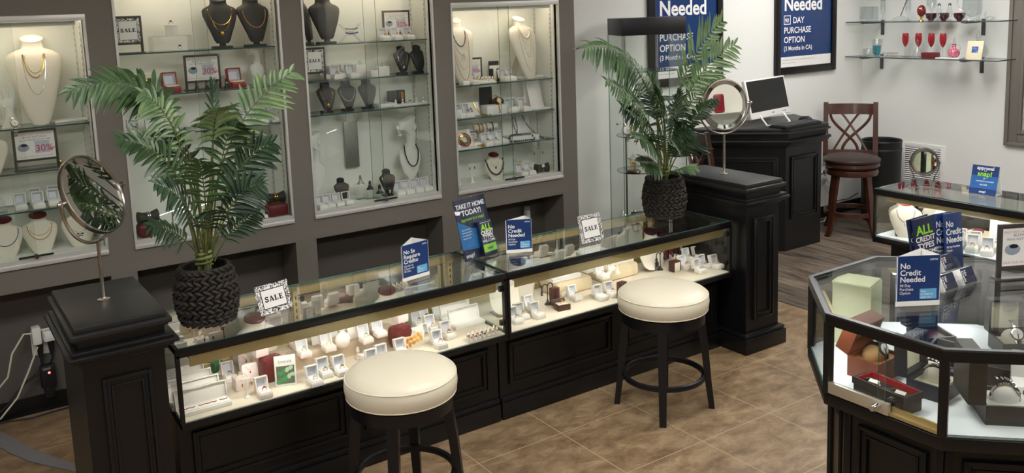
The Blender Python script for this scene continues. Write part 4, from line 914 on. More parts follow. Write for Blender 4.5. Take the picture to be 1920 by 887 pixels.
# --- showcase 2
sale_stand((-1.232, 1.52, 1.797), .0, .112, .12, .055, 'pewter-framed SALE sign on the top shelf, showcase behind tall palm')
t = thing('riser', 'clear acrylic riser box left of the black busts', 'display riser', (-1.02, 1.56, 1.797), 0)
g = G(); a = .10
for bxx in ((-a, -.04, .075, a, .05, .079), (-a, -.04, 0, -a+.003, .05, .075), (a-.003, -.04, 0, a, .05, .075)): g.bx(*bxx)
part('box', g, ACRYL, t)
for (x, y, z, h, r, lab, gm) in ((-1.005, 1.585, 1.876, .055, .034, 'white drum with a red-stone ring on the acrylic riser', 'red'), (-.99, 1.50, 1.797, .008, .038, 'flat white disc with a blue ring before the acrylic riser', 'blue')):
    t = thing('ring_stand', lab, 'ring stand', (x, y, z), 0)
    g = G(); g.lathe([(r*.9, 0), (r*.9, h-.006), (r, h-.005), (r, h)], 24); part('drum', g, WHITEL, t)
    g = G(); g.ring((0, 0, h+.009), .009, .0015, 16, 5, 'y'); g.mi = 1; g.box((0, 0, h+.019), (.012, .01, .01), .002); part('ring', g, [SILVER, GEM[gm]], t)
b = bust((-.755, 1.56, 1.797), -.12, .26, 'slim', BLACKV, 'black bust wearing gold chains and a pendant, behind the tall palm', BB, True, BLACKV)
necklace(b, .24, .80, .32, .0018, GOLDP, 'gold double chain on the black bust behind the tall palm'); necklace(b, .20, .80, .46, .001, GOLDP, 'long gold chain with a round pendant, black bust behind palm', 'chain', .012, GOLDP)
b = bust((-.575, 1.56, 1.797), .1, .26, 'slim', BLACKV, 'black bust wearing an amber bead necklace, by the grey pier', BB, True, BLACKV)
necklace(b, .25, .76, .36, .0022, GEM['amber'], 'amber bead necklace on the black bust by the grey pier', 'odd')
thirty_sign((-.862, 1.59, 1.581), .0, .165, .125, .05, 'pewter-framed 30 percent off sign above the tall palm')
for x, lab in ((-1.04, 'open red ring box left of the 30 percent off sign'), (-.70, 'open red ring box with orange front, right of the 30 percent off sign')): ring_box((x, 1.53, 1.581), 0, lab, 'red ring boxes', None, 'red', 1.45)
t = thing('watch_box', 'open cream watch box holding a gold watch, above the palm leaves', 'watch box', (-1.155, 1.55, 1.581), .1)
g = G(); g.box((0, 0, .03), (.075, .06, .06), .004); g.box((0, .035, .075), (.075, .008, .06), .002); part('box', g, CREAML, t)
g = G(); g.box((.002, -.031, .045), (.055, .002, .05), .001); part('liner', g, BROWNB, t)
g = G(); watch(g, (0, -.035, .045), .02); part('watch', g, [GOLDP, PAPER, INK], t)
for k in range(4):
    t = thing('ring_finger', f'black ring finger wearing a silver ring, {ORD[k]} from left below the sign', 'ring stand', (-.915+k*.052, 1.525, 1.581), 0, 'black ring fingers by the sign')
    cpart('finger', ('bf',), lambda g: (g.lathe([(.016, 0), (.014, .006), (.009, .02), (.006, .052), (0, .056)], 12)), BLACKV, t); cpart('ring', ('bf',), lambda g: (g.ring((0, 0, .03), .009, .0016, 16, 5), g.ball((0, -.0095, .031), (.005, .003, .005), 8, 5)), SILVER, t)
mannequin((-.56, 1.60, 1.585), .0, .215, 'white faceless earring head on the shelf below the amber bead bust')
ring_row('on the shelf left of palm stems', 'ring boxes on the palm showcase shelf', [(-1.24, 1.53, 1.375, 'red'), (-1.15, 1.535, 1.375, 'amber'), (-1.05, 1.54, 1.375, 'amber')], 'white', 1.15)
ring_row('on the shelf right of palm leaves', 'ring boxes on the palm showcase shelf', [(-.665, 1.52, 1.375, None), (-.60, 1.58, 1.375, None), (-.575, 1.52, 1.375, 'red'), (-.535, 1.59, 1.375, None), (-.505, 1.52, 1.375, None)], 'white', 1.05)
pad((-.80, 1.55, 1.375), .2, .10, .05, .05, BLACKV, 'gift_box', 'black box half hidden by the palm on the third shelf', 'gift box')
for x, y, lab in ((-1.225, 1.50, 'maroon block carrying a black cuff, behind the round mirror'), (-.545, 1.50, 'maroon block carrying a black bracelet pillow, by the pier')):
    pad((x, y, D0), .0, .115, .09, .07, MAROONB, 'display_block', lab, 'display block', 'maroon blocks on the palm showcase deck')
def pillow(loc, rz, w, label, gm=GOLDP, group='black bracelet pillows', dial=False):
    t = thing('bracelet_pillow', label, 'bracelet pillow', loc, rz, group)
    g = G(); n = 14; rings = []
    for k in range(9):
        u = -1+2*k/8; s = 1-.28*(1-abs(u)**1.5) if True else 1
        rings.append([(u*w/2, .028*s*cos(2*PI*i/n), .03+.03*s*sin(2*PI*i/n)*(1.0+.15*abs(u))) for i in range(n)])
    g.loft(rings); part('pillow', g, BLACKV, t)
    g = G()
    for dx in ((-.006, .004) if not dial else (0,)): g.ring((dx, 0, .03), .025, .0035, 24, 6, 'x')
    if dial: g.mi = 1; g.ball((0, -.021, .047), (.012, .006, .012), 12, 6)
    part('bracelet', g, [gm, PAPER], t)
pillow((-.545, 1.50, D0+.071), 0, .10, 'black pillow wearing a gold cuff on the maroon block by the pier')
pillow((-1.225, 1.50, D0+.071), .2, .10, 'black pillow wearing a silver cuff on the maroon block behind the mirror', SILVER)
t = thing('ring_tray', 'white tray of silver rings in front of the left maroon block', 'ring tray', (-1.16, 1.475, D0), 0)
g = G(); g.box((0, 0, .01), (.12, .05, .02), .003); part('tray', g, WHITEL, t)
for k in range(6): cpart('ring', ('rt6',), lambda g: g.ring((0, 0, .026), .009, .0018, 14, 5, 'y'), SILVER, t, (-.04+.04*(k % 3), -.012+.022*(k//3), 0))
for x, lab in ((-1.09, 'chrome T-bar bracelet stand with clear balls, nearer the mirror'), (-.97, 'chrome T-bar bracelet stand with clear balls, behind palm stems')):
    t = thing('bar_stand', lab, 'bracelet stand', (x, 1.56, D0), 0, 'T-bar stands behind the palm')
    cpart('post', ('tb',), lambda g: (g.lathe([(.03, 0), (.028, .004), (.004, .012), (.0035, .17)], 16), g.tube([(-.09, -.02, .085), (.09, .01, .115)], .0035, 8)), CHROME, t)
    cpart('ball', ('tb',), lambda g: (g.ball((0, 0, .18), .014, 12, 8), g.ball((-.095, -.02, .085), .012, 12, 8)), CRYSTAL, t)
t = thing('draped_stand', 'white angular necklace stand with dark cord, right of palm stems', 'necklace stand', (-.735, 1.57, D0), .1)
g = G(); g.prism_y([(-.05, 0), (.02, 0), (.085, .27), (.07, .28), (-.06, .17)], -.012, .0); part('stand', g, MANN, t)
g = G(); g.tube([(.078, -.014, .27), (.05, -.016, .19), (.02, -.016, .12), (-.02, -.016, .10)], .0025, 6); part('cord', g, RUBBER, t)
pad((-.69, 1.49, D0), .1, .17, .06, .018, WHITEL, 'tray', 'flat white pad on the deck right of the palm stems', 'tray')
# --- showcase 3
b = bust((-.278, 1.585, 1.79), 1.0, .27, 'slim', BLACKV, 'black bust cut by the pier edge, top shelf of the central showcase', BB, True, BLACKV)
b = bust((-.16, 1.56, 1.79), -.1, .26, 'slim', BLACKV, 'bare black bust beside the clear bracelet diamond, top shelf', BB, True, BLACKV)
t = thing('bracelet_diamond', 'clear diamond-shaped stand with dark bracelets, top shelf', 'bracelet stand', (.0, 1.58, 1.79), 0)
g = G()
for s in (-1, 1): g.box((s*.033, 0, .075), (.003, .04, .095), 0, Euler((0, s*.785, 0))); g.box((s*.033, 0, .034+.0), (.003, .04, .092), 0, Euler((0, -s*.785, 0)))
part('stand', g, ACRYL, t)
for z in (.06, .085): part('bracelet', (lambda g: (g.tube([(.04*sin(a), -.024, z-.008*cos(a)) for a in [-1.4+.14*i for i in range(21)]], .0045, 6), g)[1])(G()), GEM['blue'] if z < .07 else SILVER, t)
thirty_sign((.315, 1.60, 1.79), .0, .16, .12, .045, 'pewter-framed 30 percent off sign behind three ring boxes, central showcase')
ring_row('before the 30 percent sign, central showcase', 'ring boxes in the central showcase', [(.195, 1.51, 1.79, 'amber'), (.272, 1.51, 1.79, 'amber'), (.352, 1.51, 1.79, 'amber')], 'white', 1.05)
sale_stand((-.255, 1.52, 1.582), .0, .105, .125, .055, 'pewter-framed SALE sign on the middle shelf of the central showcase')
ring_row('right of the SALE sign, central showcase', 'ring boxes in the central showcase', [(-.155, 1.60, 1.582, None), (-.115, 1.54, 1.582, 'amber'), (-.06, 1.62, 1.582, None), (-.01, 1.55, 1.582, None)], 'white', 1.1)
for x, y, h, w, lab in ((.055, 1.60, .075, .07, 'tall white block with a silver ring, central showcase'), (.115, 1.52, .04, .085, 'low wide white block with a silver ring, central showcase'), (.18, 1.56, .055, .075, 'white block with a silver ring nearest the small black busts')):
    t = thing('ring_stand', lab, 'ring stand', (x, y, 1.582), .05, 'white ring blocks')
    g = G(); g.box((0, 0, h/2), (w, w*.8, h), .003); part('block', g, WHITEL, t)
    g = G(); g.ring((0, -.01, h+.009), .009, .0018, 16, 5, 'y'); g.ball((0, -.01, h+.019), (.006, .004, .004), 8, 5); part('ring', g, SILVER, t)
b = bust((.315, 1.55, 1.582), -.1, .155, 'slim', BLACKV, 'small black bust wearing a silver chain, below the 30 percent sign', BB, True, BLACKV); necklace(b, .2, .84, .52, .0012, SILVER, 'silver chain with a drop pendant, middle shelf of central showcase', 'chain', .009, SILVER)
bust((.425, 1.55, 1.582), .05, .155, 'slim', BLACKV, 'small bare black bust at the right end of the middle shelf', BB, True, BLACKV)
b = bust((-.185, 1.55, 1.392), .0, .165, 'slim', BLACKV, 'small black bust with gold disc pendant, third shelf', BB, True, BLACKV); necklace(b, .22, .84, .5, .001, GOLDP, 'gold chain with disc pendant on a small black bust', 'chain', .011, GOLDP)
b = bust((-.055, 1.55, 1.392), .0, .165, 'slim', BLACKV, 'small black bust with silver link chain, third shelf', BB, True, BLACKV); necklace(b, .28, .8, .44, .0016, SILVER, 'silver link chain on the middle small black bust', 'odd')
bust((.075, 1.55, 1.392), .0, .165, 'slim', BLACKV, 'small bare black bust beside the white tray, third shelf', BB, True, BLACKV)
pad((.185, 1.56, 1.392), .0, .11, .09, .025, WHITEL, 'tray', 'low white tray right of the small black busts', 'tray')
g = G(); g.ring((0, 0, .010), .009, .002, 14, 5, 'y'); single('finger_ring', g, SILVER, 'silver ring standing on the low white tray', 'ring', (.185, 1.55, 1.417), 0)
for x, gm, lab in ((.26, None, 'black upright box behind the white ring cones'), (.315, 'amber', 'second black upright box, holding an amber watch strap')):
    t = thing('watch_box', lab, 'watch box', (x, 1.60, 1.392), .15, 'black watch boxes on the third shelf'); g = G(); g.box((0, 0, .045), (.05, .04, .09), .003); part('box', g, BLACKV, t)
    if gm: g = G(); g.box((.003, -.0215, .045), (.016, .004, .07), .0015); part('strap', g, GEM[gm], t)
finger_tray((.345, 1.535, 1.392), .0, 5, 1, [None, 'grey', 'teal', 'clear', 'grey'], 'white tray with five ring cones, right end of third shelf', False, .047)
mannequin((-.262, 1.60, D0+.06), .1, .36, 'white faceless earring head cut by the pier, central showcase deck')
pad((-.275, 1.59, D0), 0, .08, .07, .056, WHITEL, 'display_block', 'white plinth block under the left faceless head', 'display block')
t = thing('mesh_purse', 'silver metal-mesh purse strip hanging on teal ribbons', 'purse', (.01, 1.675, 1.03), 0)
def mesh_m():
    m = bpy.data.materials.new('metal_mesh'); m.use_nodes = True; nt = m.node_tree; b_ = nt.nodes['Principled BSDF']; b_.inputs['Metallic'].default_value = .7; b_.inputs['Roughness'].default_value = .35
    tc = nt.nodes.new('ShaderNodeTexCoord'); mp = nt.nodes.new('ShaderNodeMapping'); mp.inputs['Rotation'].default_value = (0, .8, 0); nt.links.new(tc.outputs['Object'], mp.inputs['Vector'])
    c = nt.nodes.new('ShaderNodeTexChecker'); c.inputs['Scale'].default_value = 220; c.inputs['Color1'].default_value = rgb(190, 190, 184); c.inputs['Color2'].default_value = rgb(130, 132, 128); nt.links.new(mp.outputs[0], c.inputs['Vector']); nt.links.new(c.outputs[0], b_.inputs['Base Color']); return m
g = G(); g.box((0, 0, .14), (.088, .006, .28), .002); part('mesh', g, mesh_m(), t)
g = G()
for s in (-1, 1): g.tube([(s*.04, 0, .275), (s*.022, .003, .33), (s*.006, .006, .356)], .004, 6, flat=.3)
part('ribbon', g, mat('teal_ribbon', rgb(150, 200, 186), .4), t)
bust((-.13, 1.54, D0), .0, .135, 'slim', BLACKV, 'small black bust behind the front ring boxes, showcase deck', BB, True, BLACKV)
ring_row('front row on the central showcase deck', 'ring boxes on the central showcase deck', [(-.285, 1.475, D0, None), (-.235, 1.478, D0, None), (-.178, 1.48, D0, None), (-.118, 1.482, D0, None)], 'white', 1.0, .1)
for k, (x, y, h) in enumerate(((.01, 1.58, .09), (.055, 1.545, .055), (.10, 1.51, .03))):
    t = thing('riser', f'clear acrylic step carrying a black ring finger, {["tallest", "middle", "lowest"][k]} of three', 'display riser', (x, y, D0), 0, 'acrylic steps'); g = G(); g.box((0, 0, h/2), (.07, .05, h), .001); part('block', g, ACRYL, t)
    t = thing('ring_finger', f'black ring finger on the {["tallest", "middle", "lowest"][k]} acrylic step', 'ring stand', (x, y, D0+h), 0, 'black ring fingers on steps')
    g = G(); g.lathe([(.02, 0), (.018, .005), (.009, .018), (.006, .05), (0, .054)], 12, sx=1.2); part('finger', g, BLACKV if k else GEM['grey'], t); g = G(); g.ring((0, 0, .03), .009, .0016, 14, 5); part('ring', g, SILVER, t)
b = bust((.165, 1.53, D0), .0, .15, 'slim', BLACKV, 'small black bust with silver teardrop pendant, right of acrylic steps', BB, True, BLACKV); necklace(b, .25, .83, .56, .001, SILVER, 'silver chain with an open teardrop pendant, showcase deck', 'chain', .009, SILVER)
ring_row('row below the large faceless head', 'ring boxes on the central showcase deck', [(.232, 1.505, D0, None), (.295, 1.507, D0, None), (.36, 1.51, D0, None), (.425, 1.512, D0, None)], 'white', 1.1, .0)
mannequin((.365, 1.60, D0+.05), .0, .40, 'large white faceless head wearing a dark cord necklace, showcase deck')
g = G(); pts = []
for i in range(31):
    a = -PI/2+PI*i/30; pts.append((.046*sin(a), -.018-.022*cos(a), .205-.10*cos(a)))
g.tube([(-.04, .0, .235)]+pts+[(.04, .0, .235)], .0035, 8); single('necklace', g, RUBBER, 'dark cord necklace around the large faceless head', 'necklace', (.365, 1.60, D0+.05), 0)
g = G(); g.lathe([(.04, 0), (.038, .006), (.012, .012), (.011, .06)], 18); single('display_post', g, MANN, 'white round post under the large faceless head', 'display stand', (.365, 1.60, D0), 0)
# --- showcase 4
TB = 'tall cream busts'
b = bust((.722, 1.575, 1.485), .05, .42, 'long', CREAML, 'tall cream bust with layered pearls and gold strands, left in pearl showcase', TB, False)
PEARL = mat('pearl', rgb(240, 226, 206), .2, coat=.5)
necklace(b, .11, .82, .24, .0035, GEM['dark'], 'dark twisted bead strand on the left pearl bust', 'odd'); necklace(b, .12, .80, .34, .0032, PEARL, 'pale bead strand with a crystal pendant, left pearl bust', 'beads', .022, CRYSTAL)
necklace(b, .135, .80, .56, .002, PEARL, 'cream cord strand on the left pearl bust'); necklace(b, .15, .78, .70, .0024, mat('peach_bead', rgb(214, 170, 136), .3), 'longest peach bead strand on the left pearl bust', 'odd')
b = bust((1.225, 1.575, 1.485), .18, .41, 'long', CREAML, 'tall cream bust with choker and long pearl string, nearest the glass tower', TB, False)
necklace(b, .11, .84, .17, .0055, PEARL, 'chunky pearl and brown bead choker, right pearl bust', 'beads'); necklace(b, .12, .82, .25, .0034, PEARL, 'pearl collar below the choker, right pearl bust', 'beads')
necklace(b, .10, .82, .46, .0009, SILVER, 'fine silver chain on the right pearl bust'); necklace(b, .14, .80, .66, .0034, PEARL, 'long pearl string down the right pearl bust', 'beads')
thirty_sign((.855, 1.63, 1.485), .0, .135, .115, .035, 'pewter-framed 30 percent off sign between the pearl busts')
for x, lab in ((.745, 'black and white watch box beside the left pearl bust'), (1.035, 'black and white watch box beside the right pearl bust')):
    t = thing('watch_box', lab, 'watch box', (x, 1.63, 1.485), -.15, 'black watch boxes between the pearl busts')
    g = G(); g.box((0, .015, .065), (.07, .02, .13), .003); part('box', g, BLACKV, t); g = G(); g.box((0, .002, .09), (.075, .014, .02), .002); g.box((.0, -.0, .045), (.022, .012, .08), .002); part('collar', g, WHITEL, t)
ring_row('below the left pearl bust and the sign', 'ring boxes on the pearl shelf', [(.72, 1.50, 1.485, None), (.79, 1.49, 1.485, 'amber')], 'white', 1.0)
ring_row('between the sign and the right pearl bust', 'ring boxes on the pearl shelf', [(1.045, 1.515, 1.485, 'amber'), (1.095, 1.53, 1.485, 'amber')], 'white', 1.1)
finger_tray((.89, 1.535, 1.485), .0, 5, 2, ['gold', 'grey', 'gold', 'clear', 'gold'], 'white tray of gold rings on cones between the pearl busts', False, .027)
pad((1.30, 1.60, 1.485), .0, .18, .06, .014, WHITEL, 'tray', 'flat white pad behind the right pearl bust', 'tray')
pad((.67, 1.52, 1.277), 0, .05, .06, .06, PAPER, 'gift_box', 'white box with gold edge by the pier, second shelf', 'gift box')
ring_row('at the pier, second pearl showcase shelf', 'ring boxes on the second pearl showcase shelf', [(.705, 1.52, 1.277, None), (.745, 1.515, 1.277, 'grey')], 'white', 1.2)
t = thing('earring_easel', 'white easel pad with purple earrings and draped gold bracelet', 'earring stand', (.81, 1.56, 1.277), -.1)
g = G(); g.box((0, 0, .045), (.09, .006, .09), .002, Euler((radians(-20), 0, 0))); g.box((0, .03, .04), (.05, .004, .08), .001, Euler((radians(25), 0, 0))); part('easel', g, WHITEL, t)
g = G()
for q in ((-.02, .05), (-.012, .035)): g.ball((q[0], -.012, q[1]), .006, 8, 6)
part('earring', g, GEM['dark'], t); g = G(); g.tube([(.01, .008, .09), (.02, -.012, .05), (.035, -.028, .02), (.07, -.04, .004), (.11, -.04, .004)], .003, 6); part('bracelet', g, GOLDP, t)
t = thing('watch_box', 'white box with tall black lid holding a charm watch', 'watch box', (.965, 1.55, 1.277), -.05)
g = G(); g.box((0, 0, .03), (.15, .09, .06), .004); part('base', g, PAPER, t); g = G(); g.box((-.03, .05, .115), (.09, .016, .12), .003); part('lid', g, BLACKV, t, label='black upright lid')
g = G(); g.ball((.05, .03, .075), (.045, .02, .03), 14, 8); part('cushion', g, BROWNB, t); g = G(); watch(g, (.035, -.01, .085), .018); part('watch', g, [GOLDP, PAPER, INK], t)
g = G(); g.tube([(0, -.02, .068), (.012, -.044, .06), (.016, -.05, .03), (.016, -.05, .008)], .004, 6); part('charm_strap', g, GOLDP, t)
ring_row('right of the black-lidded box', 'ring boxes on the second pearl showcase shelf', [(1.09, 1.53, 1.277, None), (1.145, 1.56, 1.277, None), (1.185, 1.51, 1.277, 'amber')], 'white', 1.2)
t = thing('pendant_easel', 'tall blank white sloping pendant easel, second shelf', 'pendant stand', (1.31, 1.57, 1.277), -.15)
g = G(); g.box((0, 0, .10), (.10, .006, .20), .003, Euler((radians(-22), 0, 0))); part('slope', g, WHITEL, t); g = G(); g.box((.0, .05, .10), (.12, .008, .19), .006); g.box((0, 0, .006), (.17, .14, .012), .004); part('back', g, WHITEL, t)
t = thing('bangle_wedge', 'white wedge stand hung with pink and gold bangles', 'bangle stand', (.72, 1.56, 1.078), -.05)
g = G(); g.prism_y([(-.10, 0), (.11, 0), (.11, .012), (-.10, .012)], -.06, .06); g.box((0, 0, .06), (.14, .006, .12), .002, Euler((radians(-30), 0, 0))); part('wedge', g, WHITEL, t)
g = G(); g.box((-.0, .03, .12), (.09, .04, .04), .002); part('acrylic_block', g, ACRYL, t)
for k, (r, m) in enumerate(((.045, mat('copper_bangle', rgb(190, 120, 96), .25, .9)), (.034, GOLDP), (.025, SILVER))):
    g = G(); g.M = Matrix.Translation((0.01, -.012, .055)) @ Euler((radians(60), 0, 0)).to_matrix().to_4x4(); g.ring((0, 0, .004*k), r, .0042, 30, 7); part('bangle', g, m, t)
g = G(); rr = random.Random(3)
for k in range(11): g.ball((-.03+.006*k, .01*sin(k*1.9), .008+.004*(k % 3)), .006, 7, 5)
single('brooch', g, GOLDP, 'clustered gold brooch lying by the bangle wedge', 'brooch', (.835, 1.50, 1.078), 0)
t = thing('bracelet_bar', 'white roll bar carrying gold and dark bracelets', 'bracelet stand', (.925, 1.60, 1.078), -.1)
g = G(); g.tube([(-.085, 0, .115), (.085, 0, .115)], .019, 18); g.box((0, 0, .05), (.02, .02, .1), .003); g.box((0, 0, .005), (.09, .06, .01), .003); part('roll', g, WHITEL, t)
for x, m in ((-.055, GOLDP), (-.03, GOLDP), (.0, SILVER), (.045, GEM['dark'])): part('bracelet', (lambda g: (g.ring((x, 0, .105), .027, .004, 22, 6, 'x', 1, 1.2), g)[1])(G()), m, t)
ring_row('before the bracelet bar, third shelf', 'ring boxes on the bracelet bar shelf', [(.815, 1.55, 1.078, 'amber'), (.88, 1.505, 1.078, 'red'), (.945, 1.51, 1.078, 'red'), (1.01, 1.52, 1.078, 'amber')], 'white', 1.15)
t = thing('pearl_box', 'open white presentation box spilling black bead strands', 'jewellery box', (1.19, 1.575, 1.078), -.12)
g = G(); g.box((0, 0, .018), (.21, .13, .036), .005); part('base', g, WHITEL, t); g = G(); g.box((0, .07, .09), (.21, .014, .12), .006, Euler((radians(-8), 0, 0))); part('lid', g, WHITEL, t)
def strand(pts, r, lab):
    g = G(); P = [Vector(p) for p in pts]; out = []
    for i in range(len(P)-1):
        p0, p1, p2, p3 = P[max(i-1, 0)], P[i], P[i+1], P[min(i+2, len(P)-1)]
        n = max(2, int((p2-p1).length/(r*1.9)))
        for k in range(n):
            u = k/n; out.append(.5*((2*p1)+(p2-p0)*u+(2*p0-5*p1+4*p2-p3)*u*u+(3*p1-p0-3*p2+p3)*u**3))
    for p in out: g.ball(p, r, 7, 5)
    single('bead_strand', g, GEM['dark'], lab, 'necklace', (1.19, 1.575, 1.078), -.12, 'black bead strands')
strand([(.045, .055, .155), (.06, .03, .10), (.09, -.02, .045), (.13, -.075, .006), (.17, -.09, .006)], .005, 'black bead strand trailing from the lid to the shelf edge')
strand([(-.03, .062, .15), (-.034, .04, .10), (-.02, .02, .045), (-.008, .04, .09), (-.012, .062, .15)], .005, 'black bead loop hung over the lid of the presentation box')
strand([(-.13, -.06, .008), (-.09, -.03, .042), (-.02, -.035, .042), (.04, -.06, .04), (.06, -.078, .008), (-.0, -.085, .008), (-.09, -.075, .008), (-.13, -.06, .012), (-.08, -.045, .044), (.03, -.055, .044)], .006, 'coiled black bead strand across the front of the presentation box')
earring_stand((.765, 1.53, D0), .0, .115, WHITEL, 'slim white earring post with dark drops, pearl showcase deck', 'white earring posts', ear=GEM['dark'])
b = bust((.945, 1.535, D0), -.25, .155, 'short', CREAML, 'cream bust with plum top and heavy black beads, deck', CB, True, MAROON, MAROON)
necklace(b, .38, .84, .62, .0062, GEM['dark'], 'heavy black bead necklace on the plum-topped bust', 'beads'); necklace(b, .16, .8, .25, .0007, GOLDP, 'fine chain with a gold cross pendant, plum-topped bust', 'chain', .009, GOLDP)
ring_row('beside the black watch pillow, deck', 'ring boxes on the pearl showcase deck', [(1.135, 1.49, D0, 'dark'), (1.20, 1.49, D0, 'red')], 'white', 1.1)
pillow((1.30, 1.50, D0), -.1, .095, 'black pillow wearing a gold wristwatch, pearl showcase deck', GOLDP, 'watch pillows', True)
t = thing('pin_stand', 'small clear stand holding a gold flower pin', 'brooch stand', (1.17, 1.60, D0), .1)
g = G(); g.box((0, 0, .05), (.06, .004, .1), .001, Euler((-.5, 0, .4))); part('stand', g, ACRYL, t); g = G()
for k in range(6): g.ball((.025+.011*cos(k), -.005, .07+.011*sin(k)), .005, 7, 5)
part('pin', g, GOLDP, t)
earring_stand((1.345, 1.60, D0), .0, .135, WHITEL, 'low white T-bar with two dark earrings, deck corner', 'white earring posts', False, .085, GEM['dark'])
g = G(); g.box((0, 0, .04), (.035, .003, .08), .001, Euler((-.25, 0, .5))); single('earring_card', g, PAPER, 'small white earring card leaning at the deck corner by the pier', 'earring card', (.645, 1.50, D0), 0)

# ------------------------------------------------------------------ palms in woven pots
def leaf_mat(name, a, b):
    m = bpy.data.materials.new(name); m.use_nodes = True; nt = m.node_tree; N = nt.nodes; L = nt.links; bs = N['Principled BSDF']
    tc = N.new('ShaderNodeTexCoord'); n = N.new('ShaderNodeTexNoise'); n.inputs['Scale'].default_value = 9; L.new(tc.outputs['Object'], n.inputs['Vector'])
    r = N.new('ShaderNodeValToRGB'); r.color_ramp.elements[0].color = a; r.color_ramp.elements[1].color = b; r.color_ramp.elements[0].position = .38; r.color_ramp.elements[1].position = .62
    L.new(n.outputs['Fac'], r.inputs['Fac']); L.new(r.outputs[0], bs.inputs['Base Color']); bs.inputs['Roughness'].default_value = .42; bs.inputs['Specular IOR Level'].default_value = .5
    return m
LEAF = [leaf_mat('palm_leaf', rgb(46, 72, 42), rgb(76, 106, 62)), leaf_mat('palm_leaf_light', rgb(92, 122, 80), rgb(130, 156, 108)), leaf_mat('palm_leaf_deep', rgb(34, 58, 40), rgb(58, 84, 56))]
STEM = mat('palm_stem', rgb(112, 120, 66), .5, var=(30, rgb(84, 92, 50), .4, .6))
WOVEN = mat('woven_fibre', rgb(50, 43, 38), .75, var=(60, rgb(26, 23, 22), .35, .65), bump=(160, .5))
def woven_pot(g):
    rows = 12; H = .225; n = 24
    prof = lambda u: .083+.036*sin(PI*(.16+.72*u))**1.1 if u < .85 else .083+.036*sin(PI*(.16+.72*.85))**1.1-.010*(u-.85)/.15
    for j in range(rows):
        u = (j+.5)/rows; R = prof(u)
        for i in range(n):
            a = 2*PI*(i+.37*j*j)/n; k = ((i*37+j*91+i*j*13) % 17)/17
            c = Vector((R*cos(a), R*sin(a), H*u+.002*(k-.5)))
            rot = Euler((0, (.5 if j % 2 else -.5)*(.7+.6*k), a+PI/2)).to_matrix()
            pr = []; rx, ry, rz_ = .0205, .0095+.003*k, .0092
            for q in range(6):
                th = PI*q/5; pr.append([tuple(c+rot @ Vector((-rx*cos(th), ry*max(sin(th), .02)*cos(2*PI*w/6), rz_*max(sin(th), .02)*sin(2*PI*w/6)))) for w in range(6)])
            g.loft(pr)
    g.lathe([(.07, 0), (prof(.1)-.004, .02), (prof(.5)-.004, .11), (prof(.97)-.004, H-.004), (prof(.97)-.012, H-.004), (prof(.6)-.014, .15), (0, .15)], 30)
    g.ring((0, 0, H-.002), prof(1)-.003, .0065, 40, 6)
def bez(a, b, c, u): return a*(1-u)**2+b*2*u*(1-u)+c*u*u
def frond(parent, base, mid, tip, nl=14, L=0.126, wid=.013, droop=.25, nrm=(-.3, -.6, .75), start=.3, m=0, up=0):
    """pinnate leaf: a bending midrib with paired narrow leaflets; points relative to the plant"""
    base, mid, tip = Vector(base), Vector(mid), Vector(tip); n0 = Vector(nrm).normalized()
    g = G(); g.mi = 1
    g.tube([bez(base, mid, tip, k/12) for k in range(13)], [.0042-.0033*k/12 for k in range(13)], 6); g.mi = 0
    nl = max(8, int(nl*1.0))
    for i in range(nl):
        u = start+(1-start)*((i+.5)/nl)**.92; p = bez(base, mid, tip, u); t = (bez(base, mid, tip, min(u+.02, 1))-bez(base, mid, tip, u-.02)).normalized()
        s = n0.cross(t).normalized(); nn = t.cross(s).normalized(); v = (i+.5)/nl
        ln = L*(.62+.55*sin(PI*min(v*1.05+.08, 1)))*(1 if v < .9 else .8)
        for sg in (-1, 1):
            k = rnd.random(); fw = .6+.5*v+.5*(k-.5); d = (s*sg+t*fw+nn*(.12*(k-.3)+up)).normalized(); l = ln*(.82+.38*rnd.random())
            W = 1.5*wid*(.8+.35*rnd.random()); dr = droop*(.4+1.2*rnd.random()); wdir = d.cross(nn).normalized(); rows_ = []
            for q, ww in ((0, .3), (.2, .8), (.45, 1.), (.72, .78), (.9, .38), (1, .04)):
                c = p+d*l*q+Vector((0, 0, -dr*l*q*q)); hw = W*.5*ww
                rows_.append((c-wdir*hw+nn*hw*.35, c-nn*hw*.1, c+wdir*hw+nn*hw*.35))
            vs, fs = g.add([x for r in rows_ for x in r], [f for r in range(5) for f in ((3*r, 3*r+1, 3*r+4, 3*r+3), (3*r+1, 3*r+2, 3*r+5, 3*r+4))])
    return part('frond', g, [LEAF[m], STEM], parent)
def palm(loc, label, spec, stems):
    t = thing('potted_palm', label, 'potted plant', loc, 0, 'artificial palms')
    cpart('pot', ('woven',), woven_pot, WOVEN, t)
    g = G(); g.lathe([(.088, .19), (0, .195)], 24); part('soil', g, mat('dark_moss', rgb(46, 44, 40), .9, bump=(90, .6)), t)
    g = G()
    for a, b_, c in stems: g.tube([bez(Vector(a), Vector(b_), Vector(c), k/8) for k in range(9)], [.0062-.0026*k/8 for k in range(9)], 7)
    part('stem', g, STEM, t)
    g = G(); g.tube([(.032*cos(a*1.0), .026*sin(a), .225+.0032*a/1.0) for a in [i*.35 for i in range(64)]], .006, 6, flat=.55); part('tie', g, mat('leaf_wrap', rgb(120, 132, 70), .6), t)
    for s in spec:
        P = [tuple(Vector(q)-Vector(loc)) for q in s[:3]]; frond(t, *P, **s[3])
    return t
PL = (-1.277, .258, ZT+.003)
